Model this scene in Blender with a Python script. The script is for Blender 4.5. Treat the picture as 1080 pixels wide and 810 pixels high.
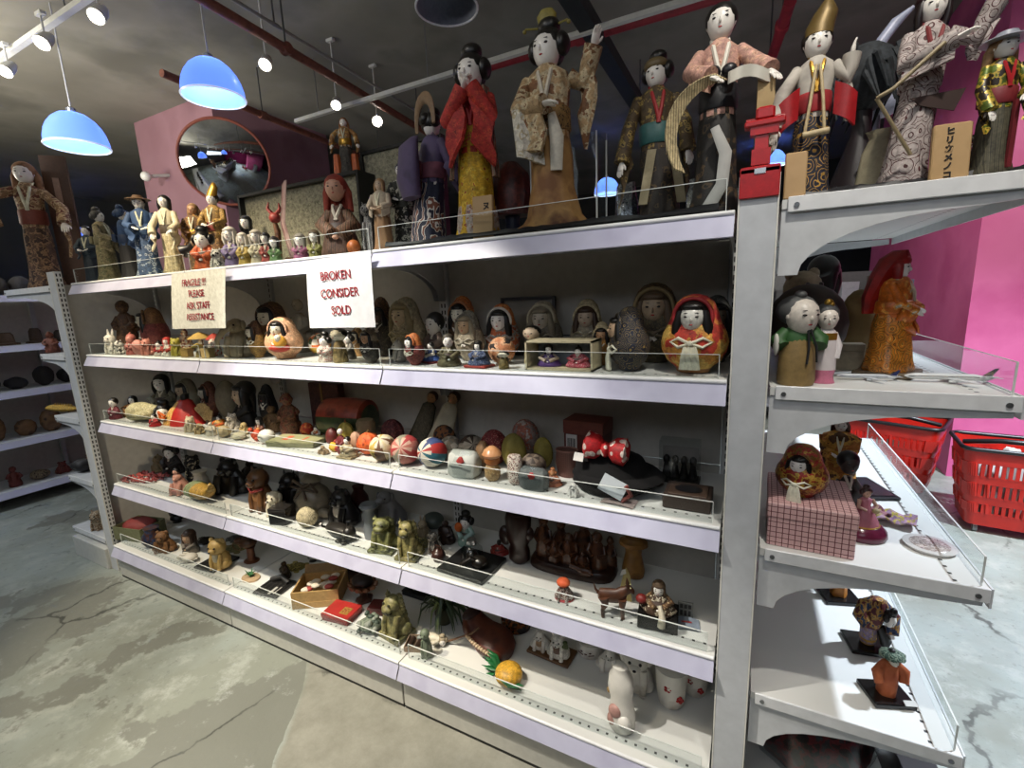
import bpy, math, random
from mathutils import Vector, Matrix
random.seed(7)
for o in list(bpy.data.objects): bpy.data.objects.remove(o, do_unlink=True)
scene = bpy.context.scene
COL = scene.collection
PI = math.pi

# ------------------------------------------------------------------ camera
F = 484.27
CAM = Vector((3.0316, -1.107, 1.4335))
YAW, PITCH, ROLL = -0.4761, -0.1862, -0.0416
def _rot():
    cy, sy = math.cos(YAW), math.sin(YAW); cp, sp = math.cos(PITCH), math.sin(PITCH)
    f = Vector((sy*cp, cy*cp, sp)); r = Vector((cy, -sy, 0)); u = r.cross(f)
    cr, sr = math.cos(ROLL), math.sin(ROLL)
    return cr*r + sr*u, sr*r - cr*u, f
RR, RD, RF = _rot()
cd = bpy.data.cameras.new('camera'); cam = bpy.data.objects.new('camera', cd); COL.objects.link(cam)
cd.sensor_fit = 'HORIZONTAL'; cd.sensor_width = 36; cd.lens = F/1080*36; cd.clip_start = 0.02; cd.clip_end = 100
m = Matrix.Identity(4)
for i in range(3):
    m[i][0] = RR[i]; m[i][1] = -RD[i]; m[i][2] = -RF[i]; m[i][3] = CAM[i]
cam.matrix_world = m
scene.camera = cam
def at(u, v, axis, val):
    d = RR*((u-540)/F) + RD*((v-405)/F) + RF
    return CAM + d*((val-CAM[axis])/d[axis])
def at_depth(u, v, dep):
    return CAM + (RR*((u-540)/F) + RD*((v-405)/F) + RF)*dep
def pj(p):
    q = Vector(p)-CAM; z = q.dot(RF)
    return 540+F*q.dot(RR)/z, 405+F*q.dot(RD)/z, z

# ------------------------------------------------------------------ colour management, world, lights
vs = scene.view_settings
vs.view_transform = 'Standard'; vs.look = 'None'; vs.gamma = 1; vs.exposure = -0.2; vs.use_curve_mapping = False
w = bpy.data.worlds.new('world'); scene.world = w; w.use_nodes = True
w.node_tree.nodes['Background'].inputs[0].default_value = (0.80, 0.90, 1.0, 1)
w.node_tree.nodes['Background'].inputs[1].default_value = 0.16
def lamp(name, kind, loc, target, energy, color, size=0.05, angle=60, blend=0.6, size_y=None):
    l = bpy.data.lights.new(name, kind); o = bpy.data.objects.new(name, l); COL.objects.link(o)
    o.location = loc; l.energy = energy; l.color = color
    if kind == 'SPOT': l.spot_size = math.radians(angle); l.spot_blend = blend; l.shadow_soft_size = size
    elif kind == 'AREA':
        l.size = size; l.shape = 'RECTANGLE'; l.size_y = size_y or size
    else: l.shadow_soft_size = size
    if target is not None:
        o.rotation_euler = (Vector(target)-Vector(loc)).to_track_quat('-Z', 'Y').to_euler()
    return o
WARM = (1.0, 0.86, 0.62); NEUT = (1.0, 0.95, 0.86); COOL = (0.78, 0.88, 1.0)
lamp('spot_aisle_warm', 'SPOT', (0.75, -1.12, 3.08), (1.0, 0.1, 0.75), 330, WARM, 0.03, 54, 0.5)
lamp('spot_aisle_mid', 'SPOT', (1.45, -1.15, 3.08), (2.1, 0.0, 0.1), 350, NEUT, 0.03, 46, 0.45)
lamp('spot_aisle_floor', 'SPOT', (1.9, -1.35, 3.08), (2.1, -0.75, 0.0), 80, WARM, 0.05, 60, 0.8)
lamp('spot_endcap', 'SPOT', (3.35, -0.75, 3.08), (3.6, 0.7, 0.2), 110, NEUT, 0.04, 62, 0.6)
lamp('spot_endcap_floor', 'SPOT', (4.9, 1.2, 3.08), (4.3, 1.6, 0.0), 950, COOL, 0.06, 92, 0.7)
lamp('spot_pink', 'SPOT', (5.6, 0.6, 3.08), (5.0, 3.2, 0.9), 260, NEUT, 0.06, 80, 0.5)
lamp('spot_column_side', 'SPOT', (2.6, 2.2, 3.08), (4.4, 4.4, 1.0), 170, NEUT, 0.06, 70, 0.8)  # added fill for the dark side of the pink column, no real fixture
lamp('spot_left_aisle', 'SPOT', (-1.2, -1.5, 3.08), (-0.7, -0.8, 0.0), 150, COOL, 0.06, 85, 0.8)
lamp('spot_dolls', 'SPOT', (1.6, -1.5, 3.05), (1.9, 0.1, 1.95), 26, NEUT, 0.05, 75, 0.8)
lamp('spot_dolls_left', 'SPOT', (0.2, -1.1, 3.05), (0.2, 0.1, 1.75), 40, WARM, 0.05, 60, 0.8)
lamp('spot_dolls_right', 'SPOT', (3.4, -1.3, 3.05), (3.3, 0.15, 1.95), 22, NEUT, 0.05, 65, 0.8)
lamp('spot_left_column', 'SPOT', (-0.8, -1.0, 2.6), (-2.6, 3.0, 2.4), 260, (1, .95, .88), 0.1, 70, 0.8)  # unseen lamp added to lift the mauve column and left background
lamp('uplight_left', 'AREA', (-2.6, -0.9, 2.2), (-2.5, -0.5, 3.55), 150, (1.0, 0.93, 0.78), 1.4)  # unseen panel added to brighten the left ceiling from below
lamp('uplight_middle', 'AREA', (0.9, -2.2, 2.5), (0.9, -2.19, 3.55), 34, (1.0, 0.96, 0.9), 1.4)  # added the same way for the middle ceiling, stands in for bounced light
lamp('ceiling_fill', 'AREA', (2.2, -2.6, 2.6), (1.8, 0.2, 0.9), 19, (0.85, 0.91, 1.0), 3.4, size_y=0.8)

# ------------------------------------------------------------------ materials
def lin(c):
    if isinstance(c, str):
        c = c.lstrip('#'); c = [int(c[i:i+2], 16)/255 for i in (0, 2, 4)]
    return tuple(((x/12.92) if x <= 0.04045 else ((x+0.055)/1.055)**2.4) for x in c) + (1.0,)
_mats = {}
def mat(c, rough=0.5, metal=0.0, emit=0.0, spec=0.5, coat=0.0):
    k = ('p', c, rough, metal, emit, coat)
    if k in _mats: return _mats[k]
    M = bpy.data.materials.new('plain_'+str(len(_mats))); M.use_nodes = True
    nt = M.node_tree; b = nt.nodes['Principled BSDF']
    col = lin(c)
    tc = nt.nodes.new('ShaderNodeTexCoord'); n = nt.nodes.new('ShaderNodeTexNoise'); n.inputs['Scale'].default_value = 35
    n.inputs['Detail'].default_value = 4
    mx = nt.nodes.new('ShaderNodeMix'); mx.data_type = 'RGBA'
    hx = [int(c.lstrip('#')[i:i+2], 16) for i in (0, 2, 4)] if isinstance(c, str) else [0]; va = 0.42 if max(hx)-min(hx) > 20 and not emit else 0.12
    if va > .2: n.inputs['Scale'].default_value = 60; n.inputs['Detail'].default_value = 8; n.inputs['Roughness'].default_value = 0.75
    mx.inputs[6].default_value = tuple(x*(1-va*1.5) for x in col[:3])+(1,); mx.inputs[7].default_value = tuple(min(1, x*(1+va)) for x in col[:3])+(1,)
    nt.links.new(tc.outputs['Object'], n.inputs['Vector']); nt.links.new(n.outputs['Fac'], mx.inputs[0])
    nt.links.new(mx.outputs[2], b.inputs['Base Color'])
    b.inputs['Roughness'].default_value = rough; b.inputs['Metallic'].default_value = metal
    if coat: b.inputs['Coat Weight'].default_value = coat
    if emit:
        b.inputs['Emission Color'].default_value = col; b.inputs['Emission Strength'].default_value = emit
    _mats[k] = M; return M
def fab(c1, c2, c3=None, kind='flower', scale=60, rough=0.7, metal=0.0):
    """patterned cloth or glaze: base c1 with motifs c2 and c3"""
    if kind != 'mottle' and (kind, scale) != ('dots', 40): scale *= 3.0 if kind == 'patch' else 1.8
    k = ('f', c1, c2, c3, kind, scale, rough, metal)
    if k in _mats: return _mats[k]
    M = bpy.data.materials.new('pattern_'+str(len(_mats))); M.use_nodes = True
    nt = M.node_tree; L = nt.links.new; b = nt.nodes['Principled BSDF']
    tc = nt.nodes.new('ShaderNodeTexCoord'); vec = tc.outputs['Object']
    rp = nt.nodes.new('ShaderNodeValToRGB'); rp.color_ramp.interpolation = 'CONSTANT' if kind not in ('mottle',) else 'LINEAR'
    e = rp.color_ramp.elements
    if kind in ('flower', 'dots'):
        t = nt.nodes.new('ShaderNodeTexVoronoi'); t.inputs['Scale'].default_value = scale; out = t.outputs['Distance']
        if kind == 'flower':
            nz = nt.nodes.new('ShaderNodeTexNoise'); nz.inputs['Scale'].default_value = scale*1.2
            ad = nt.nodes.new('ShaderNodeMixRGB'); ad.inputs[0].default_value = 0.03
            L(vec, nz.inputs['Vector']); L(vec, ad.inputs[1]); L(nz.outputs['Color'], ad.inputs[2]); vec = ad.outputs[0]
        stops = [(0, c3 or c2), (0.2, c2), (0.40, c1)]
    elif kind == 'wave':
        t = nt.nodes.new('ShaderNodeTexWave'); t.inputs['Scale'].default_value = scale; t.inputs['Distortion'].default_value = 9
        t.inputs['Detail Scale'].default_value = 1.2; out = t.outputs['Fac']
        stops = [(0, c1), (0.62, c2), (0.86, c3 or c1)]
    elif kind == 'stripe':
        t = nt.nodes.new('ShaderNodeTexWave'); t.inputs['Scale'].default_value = scale; t.inputs['Distortion'].default_value = 0.6
        out = t.outputs['Fac']; stops = [(0, c1), (0.5, c2), (0.8, c3 or c1)]
    elif kind == 'rings':
        t = nt.nodes.new('ShaderNodeTexVoronoi'); t.inputs['Scale'].default_value = scale
        mm = nt.nodes.new('ShaderNodeMath'); mm.operation = 'MULTIPLY'; mm.inputs[1].default_value = 5
        fr = nt.nodes.new('ShaderNodeMath'); fr.operation = 'FRACT'
        L(t.outputs['Distance'], mm.inputs[0]); L(mm.outputs[0], fr.inputs[0]); out = fr.outputs[0]
        stops = [(0, c1), (0.66, c2), (0.86, c3 or c1)]
    else:   # mottle, patch
        t = nt.nodes.new('ShaderNodeTexNoise'); t.inputs['Scale'].default_value = scale; t.inputs['Detail'].default_value = 5
        out = t.outputs['Fac']
        stops = [(0.0, c1), (0.47, c2), (0.56, c3 or c1)] if kind != 'mottle' else [(0.35, c1), (0.52, c2), (0.66, c3 or c1)]
    L(vec, t.inputs['Vector'])
    e[0].position = stops[0][0]; e[0].color = lin(stops[0][1])
    e[1].position = stops[1][0]; e[1].color = lin(stops[1][1])
    n3 = e.new(stops[2][0]); n3.color = lin(stops[2][1])
    L(out, rp.inputs[0])
    if scale > 20:
        wn = nt.nodes.new('ShaderNodeTexNoise'); wn.inputs['Scale'].default_value = 75; wn.inputs['Detail'].default_value = 8; wn.inputs['Roughness'].default_value = .75
        mr = nt.nodes.new('ShaderNodeMapRange'); mr.inputs[1].default_value = .35; mr.inputs[2].default_value = .65; mr.inputs[3].default_value = .45; mr.inputs[4].default_value = 1.35
        mu = nt.nodes.new('ShaderNodeMixRGB'); mu.blend_type = 'MULTIPLY'; mu.inputs[0].default_value = 1
        L(tc.outputs['Object'], wn.inputs['Vector']); L(wn.outputs['Fac'], mr.inputs[0]); L(rp.outputs[0], mu.inputs[1]); L(mr.outputs[0], mu.inputs[2]); L(mu.outputs[0], b.inputs['Base Color'])
    else: L(rp.outputs[0], b.inputs['Base Color'])
    b.inputs['Roughness'].default_value = rough; b.inputs['Metallic'].default_value = metal
    _mats[k] = M; return M
def grid_mat(c1, c2, size, width=0.12, rough=0.6):
    k = ('g', c1, c2, size)
    if k in _mats: return _mats[k]
    M = bpy.data.materials.new('grid_'+str(len(_mats))); M.use_nodes = True
    nt = M.node_tree; L = nt.links.new; b = nt.nodes['Principled BSDF']
    tc = nt.nodes.new('ShaderNodeTexCoord'); sx = nt.nodes.new('ShaderNodeSeparateXYZ'); L(tc.outputs['Object'], sx.inputs[0])
    geo = nt.nodes.new('ShaderNodeNewGeometry'); 
    tr = nt.nodes.new('ShaderNodeVectorTransform'); tr.vector_type = 'NORMAL'; tr.convert_from = 'WORLD'; tr.convert_to = 'OBJECT'
    L(geo.outputs['Normal'], tr.inputs[0]); sn = nt.nodes.new('ShaderNodeSeparateXYZ'); L(tr.outputs[0], sn.inputs[0])
    acc = None
    for a in range(3):
        dv = nt.nodes.new('ShaderNodeMath'); dv.operation = 'DIVIDE'; dv.inputs[1].default_value = size; L(sx.outputs[a], dv.inputs[0])
        fr = nt.nodes.new('ShaderNodeMath'); fr.operation = 'FRACT'; ad = nt.nodes.new('ShaderNodeMath'); ad.operation = 'ADD'; ad.inputs[1].default_value = 100.31
        L(dv.outputs[0], ad.inputs[0]); L(ad.outputs[0], fr.inputs[0])
        lt = nt.nodes.new('ShaderNodeMath'); lt.operation = 'LESS_THAN'; lt.inputs[1].default_value = width; L(fr.outputs[0], lt.inputs[0])
        ab = nt.nodes.new('ShaderNodeMath'); ab.operation = 'ABSOLUTE'; L(sn.outputs[a], ab.inputs[0])
        l2 = nt.nodes.new('ShaderNodeMath'); l2.operation = 'LESS_THAN'; l2.inputs[1].default_value = 0.7; L(ab.outputs[0], l2.inputs[0])
        mu = nt.nodes.new('ShaderNodeMath'); mu.operation = 'MULTIPLY'; L(lt.outputs[0], mu.inputs[0]); L(l2.outputs[0], mu.inputs[1])
        if acc is None: acc = mu.outputs[0]
        else:
            mxx = nt.nodes.new('ShaderNodeMath'); mxx.operation = 'MAXIMUM'; L(acc, mxx.inputs[0]); L(mu.outputs[0], mxx.inputs[1]); acc = mxx.outputs[0]
    mx = nt.nodes.new('ShaderNodeMix'); mx.data_type = 'RGBA'; mx.inputs[6].default_value = lin(c1); mx.inputs[7].default_value = lin(c2)
    L(acc, mx.inputs[0]); L(mx.outputs[2], b.inputs['Base Color']); b.inputs['Roughness'].default_value = rough
    _mats[k] = M; return M
def perf_mat(c, hole, axis_run, pitch, rows, axis_pos, half_run, half_pos, only_normal=None, rough=0.4):
    """painted steel with punched holes: rows at given positions along axis_pos, repeated along axis_run"""
    M = bpy.data.materials.new('perforated_steel'); M.use_nodes = True
    nt = M.node_tree; L = nt.links.new; b = nt.nodes['Principled BSDF']
    tc = nt.nodes.new('ShaderNodeTexCoord'); sx = nt.nodes.new('ShaderNodeSeparateXYZ'); L(tc.outputs['Object'], sx.inputs[0])
    def mth(op, a, bb=None):
        n = nt.nodes.new('ShaderNodeMath'); n.operation = op
        for i, q in enumerate((a, bb)):
            if q is None: continue
            if isinstance(q, (int, float)): n.inputs[i].default_value = q
            else: L(q, n.inputs[i])
        return n.outputs[0]
    fr = mth('FRACT', mth('ADD', mth('DIVIDE', sx.outputs[axis_run], pitch), 50.0))
    inrun = mth('LESS_THAN', mth('ABSOLUTE', mth('SUBTRACT', fr, 0.5)), half_run)
    acc = None
    for r in rows:
        q = mth('LESS_THAN', mth('ABSOLUTE', mth('SUBTRACT', sx.outputs[axis_pos], r)), half_pos)
        acc = q if acc is None else mth('MAXIMUM', acc, q)
    fac = mth('MULTIPLY', inrun, acc)
    if only_normal is not None:
        g = nt.nodes.new('ShaderNodeNewGeometry'); sn = nt.nodes.new('ShaderNodeSeparateXYZ'); L(g.outputs['Normal'], sn.inputs[0])
        fac = mth('MULTIPLY', fac, mth('GREATER_THAN', mth('ABSOLUTE', sn.outputs[only_normal]), 0.7))
    mx = nt.nodes.new('ShaderNodeMix'); mx.data_type = 'RGBA'; mx.inputs[6].default_value = lin(c); mx.inputs[7].default_value = lin(hole)
    L(fac, mx.inputs[0]); L(mx.outputs[2], b.inputs['Base Color']); b.inputs['Roughness'].default_value = rough
    return M
def clear_mat(name, tint, gloss=0.10, rough=0.03):
    M = bpy.data.materials.new(name); M.use_nodes = True
    nt = M.node_tree; L = nt.links.new; nt.nodes.remove(nt.nodes['Principled BSDF'])
    t = nt.nodes.new('ShaderNodeBsdfTransparent'); t.inputs[0].default_value = tint
    g = nt.nodes.new('ShaderNodeBsdfGlossy'); g.inputs['Roughness'].default_value = rough
    fz = nt.nodes.new('ShaderNodeLayerWeight'); fz.inputs[0].default_value = 0.5
    pw = nt.nodes.new('ShaderNodeMath'); pw.operation = 'POWER'; pw.inputs[1].default_value = 4.0; L(fz.outputs['Facing'], pw.inputs[0])
    ad = nt.nodes.new('ShaderNodeMath'); ad.operation = 'MULTIPLY_ADD'; ad.inputs[1].default_value = 0.35; ad.inputs[2].default_value = gloss*0.3; ad.use_clamp = True
    L(pw.outputs[0], ad.inputs[0])
    mx = nt.nodes.new('ShaderNodeMixShader'); L(ad.outputs[0], mx.inputs[0]); L(t.outputs[0], mx.inputs[1]); L(g.outputs[0], mx.inputs[2])
    L(mx.outputs[0], nt.nodes['Material Output'].inputs['Surface']); return M
ACR = clear_mat('clear_acrylic', (0.93, 0.95, 0.95, 1))
ACRE = mat('#d8dcd8', 0.2)
PLASTIC = clear_mat('clear_wrap', (0.88, 0.9, 0.9, 1), 0.25, 0.15)

# ------------------------------------------------------------------ mesh kit
class MB:
    def __init__(s): s.v = []; s.f = []; s.m = []; s.s = []
    def add(s, vs_, fs, mi=0, smooth=True, mtx=None):
        o = len(s.v)
        s.v += [tuple(mtx @ Vector(p)) if mtx is not None else tuple(p) for p in vs_]
        for q in fs: s.f.append(tuple(o+i for i in q)); s.m.append(mi); s.s.append(smooth)
        return s
    def rings(s, rings, mi=0, cap=True, closed=False, smooth=True, mtx=None):
        n = len(rings[0]); V = [p for r in rings for p in r]; Fs = []
        R = len(rings)
        for j in range(R if closed else R-1):
            a = j*n; b = ((j+1) % R)*n
            for i in range(n): Fs.append((a+i, a+(i+1) % n, b+(i+1) % n, b+i))
        if cap and not closed:
            Fs.append(tuple(range(n-1, -1, -1))); Fs.append(tuple((R-1)*n+i for i in range(n)))
        return s.add(V, Fs, mi, smooth, mtx)
    def loft(s, secs, n=18, mi=0, fold=None, cap=True, mtx=None, smooth=True, power=1.0):
        """secs: (x, y, z, rx, ry); horizontal rings"""
        R = []
        for (x, y, z, rx, ry) in secs:
            ring = []
            for i in range(n):
                a = 2*PI*i/n; ca, sa = math.cos(a), math.sin(a)
                if power != 1.0:
                    ca = math.copysign(abs(ca)**power, ca); sa = math.copysign(abs(sa)**power, sa)
                k = 1.0
                if fold: k = 1+fold[1]*math.cos(fold[0]*a+z*fold[2] if len(fold) > 2 else fold[0]*a)
                ring.append((x+rx*ca*k, y+ry*sa*k, z))
            R.append(ring)
        return s.rings(R, mi, cap, False, smooth, mtx)
    def ell(s, c, r, mi=0, n=14, mtx=None, rot=None):
        if isinstance(r, (int, float)): r = (r, r, r)
        k = max(5, n//2+1); V = []; 
        M = Matrix.Translation(c) @ (rot.to_4x4() if rot is not None else Matrix.Identity(4))
        V.append((0, 0, -r[2]))
        for j in range(1, k):
            t = -PI/2+PI*j/k
            for i in range(n):
                a = 2*PI*i/n; V.append((r[0]*math.cos(t)*math.cos(a), r[1]*math.cos(t)*math.sin(a), r[2]*math.sin(t)))
        V.append((0, 0, r[2])); Fs = []
        for i in range(n): Fs.append((0, 1+(i+1) % n, 1+i))
        for j in range(k-2):
            a = 1+j*n; b = a+n
            for i in range(n): Fs.append((a+i, a+(i+1) % n, b+(i+1) % n, b+i))
        a = 1+(k-2)*n; e = len(V)-1
        for i in range(n): Fs.append((a+i, a+(i+1) % n, e))
        if mtx is not None: M = mtx @ M
        return s.add(V, Fs, mi, True, M)
    def tube(s, path, rad, n=8, mi=0, closed=False, flat=1.0, mtx=None):
        P = [Vector(p) for p in path]; R = []; N = len(P)
        if isinstance(rad, (int, float)): rad = [rad]*N
        up = Vector((0, 0, 1)); prev = None
        for i in range(N):
            if closed: t = P[(i+1) % N]-P[i-1]
            else: t = P[min(i+1, N-1)]-P[max(i-1, 0)]
            t.normalize()
            if prev is None:
                a = up if abs(t.z) < 0.9 else Vector((0, 1, 0))
                x = t.cross(a).normalized()
            else:
                x = prev-t*prev.dot(t); x.normalize()
            prev = x; y = t.cross(x)
            R.append([P[i]+x*rad[i]*math.cos(2*PI*k/n)+y*rad[i]*flat*math.sin(2*PI*k/n) for k in range(n)])
        return s.rings(R, mi, True, closed, True, mtx)
    def box(s, c, sz, mi=0, rot=None, taper=1.0, mtx=None, bev=0.0):
        x, y, z = sz[0]/2, sz[1]/2, sz[2]/2; t = taper
        M = Matrix.Translation(c) @ (rot.to_4x4() if rot is not None else Matrix.Identity(4))
        if mtx is not None: M = mtx @ M
        if bev > 0:
            b = min(bev, x*.45, y*.45, z*.45); R = []
            def rg(hx, hy, zz):
                return [(hx-b, -hy, zz), (hx, -hy+b, zz), (hx, hy-b, zz), (hx-b, hy, zz), (-hx+b, hy, zz), (-hx, hy-b, zz), (-hx, -hy+b, zz), (-hx+b, -hy, zz)]
            R = [rg(x-b, y-b, -z), rg(x, y, -z+b), rg(x*t, y*t, z-b), rg(x*t-b, y*t-b, z)]
            return s.rings(R, mi, True, False, False, M)
        V = [(-x, -y, -z), (x, -y, -z), (x, y, -z), (-x, y, -z), (-x*t, -y*t, z), (x*t, -y*t, z), (x*t, y*t, z), (-x*t, y*t, z)]
        return s.add(V, [(3, 2, 1, 0), (4, 5, 6, 7), (0, 1, 5, 4), (1, 2, 6, 5), (2, 3, 7, 6), (3, 0, 4, 7)], mi, False, M)
    def prism(s, pts, axis, a, b, mi=0, mtx=None, smooth=False):
        """2-D outline extruded along an axis from a to b"""
        def P(p, t):
            return (t, p[0], p[1]) if axis == 0 else (p[0], t, p[1]) if axis == 1 else (p[0], p[1], t)
        n = len(pts); V = [P(p, a) for p in pts]+[P(p, b) for p in pts]
        Fs = [tuple(range(n)), tuple(range(2*n-1, n-1, -1))]+[(i, n+i, n+(i+1) % n, (i+1) % n) for i in range(n)]
        return s.add(V, Fs, mi, smooth, mtx)
    def sheet(s, grid, thick, mi=0, mtx=None):
        """grid[r][c] of points, given thickness along the local normal"""
        Rn = len(grid); Cn = len(grid[0]); G = [[Vector(p) for p in r] for r in grid]
        top = []; bot = []
        for r in range(Rn):
            for c in range(Cn):
                du = G[r][min(c+1, Cn-1)]-G[r][max(c-1, 0)]; dv = G[min(r+1, Rn-1)][c]-G[max(r-1, 0)][c]
                nn = du.cross(dv); nn = nn.normalized() if nn.length > 1e-12 else Vector((0, 0, 1))
                top.append(G[r][c]+nn*thick/2); bot.append(G[r][c]-nn*thick/2)
        V = top+bot; o = Rn*Cn; Fs = []
        for r in range(Rn-1):
            for c in range(Cn-1):
                a = r*Cn+c; q = (a, a+1, a+Cn+1, a+Cn); Fs.append(q); Fs.append(tuple(o+i for i in reversed(q)))
        bd = [c for c in range(Cn)]+[r*Cn+Cn-1 for r in range(1, Rn)]+[(Rn-1)*Cn+c for c in range(Cn-2, -1, -1)]+[r*Cn for r in range(Rn-2, 0, -1)]
        for i in range(len(bd)):
            a, b = bd[i], bd[(i+1) % len(bd)]; Fs.append((b, a, o+a, o+b))
        return s.add(V, Fs, mi, True, mtx)
    def jitter(s, amp, seed=1):
        from mathutils import noise
        for i, p in enumerate(s.v):
            q = Vector(p)*(0.35/max(amp, 1e-4)) + Vector((seed*3.1, seed*1.7, 0)); d = noise.noise_vector(q)
            s.v[i] = (p[0]+d[0]*amp, p[1]+d[1]*amp, max(0.0, p[2]+d[2]*amp) if p[2] > 1e-4 else max(0.0, p[2]))
        return s
    def build(s, name, mats, parent=None, loc=None, rot=None):
        me = bpy.data.meshes.new(name); me.from_pydata(s.v, [], s.f)
        if not isinstance(mats, (list, tuple)): mats = [mats]
        for q in mats: me.materials.append(q)
        me.polygons.foreach_set('material_index', [min(i, len(mats)-1) for i in s.m])
        me.polygons.foreach_set('use_smooth', s.s); me.update()
        import bmesh
        bm = bmesh.new(); bm.from_mesh(me); bmesh.ops.recalc_face_normals(bm, faces=bm.faces)
        for e in bm.edges:
            if len(e.link_faces) == 2 and e.calc_face_angle(0) > 0.9: e.smooth = False
        bm.to_mesh(me); bm.free()
        o = bpy.data.objects.new(name, me); COL.objects.link(o)
        if parent is not None: o.parent = parent
        if loc is not None: o.location = loc
        if rot is not None: o.rotation_euler = rot
        return o
def tag(o, label, cat, group=None, kind=None):
    o['label'] = label; o['category'] = cat
    if group: o['group'] = group
    if kind: o['kind'] = kind
    return o
def thing(name, label, cat, loc, rz=0, group=None, rot=None):
    o = bpy.data.objects.new(name, None); o.empty_display_size = 0.02; COL.objects.link(o)
    o.location = loc; o.rotation_euler = rot if rot is not None else (0, 0, rz)
    return tag(o, label, cat, group)
def struct(name, mb, mats):
    o = mb.build(name, mats); o['kind'] = 'structure'; return o
def text_mesh(name, body, size, m_, parent, loc, rot, shear=0.0, depth=0.0006, bold=0.0, scale=(1, 1, 1)):
    cu = bpy.data.curves.new('lettering', 'FONT'); cu.body = body; cu.size = size; cu.align_x = 'CENTER'; cu.align_y = 'CENTER'
    cu.extrude = depth; cu.shear = shear; cu.offset = bold
    tmp = bpy.data.objects.new('lettering', cu); COL.objects.link(tmp)
    bpy.context.view_layer.update()
    dg = bpy.context.evaluated_depsgraph_get(); me = bpy.data.meshes.new_from_object(tmp.evaluated_get(dg))
    bpy.data.objects.remove(tmp, do_unlink=True); bpy.data.curves.remove(cu)
    me.materials.clear(); me.materials.append(m_)
    o = bpy.data.objects.new(name, me); COL.objects.link(o); o.parent = parent; o.location = loc; o.rotation_euler = rot; o.scale = scale
    return o
def copy_tree(o, parent=None):
    c = o.copy(); COL.objects.link(c)
    if parent is not None: c.parent = parent
    for ch in list(o.children): copy_tree(ch, c)
    return c
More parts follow.
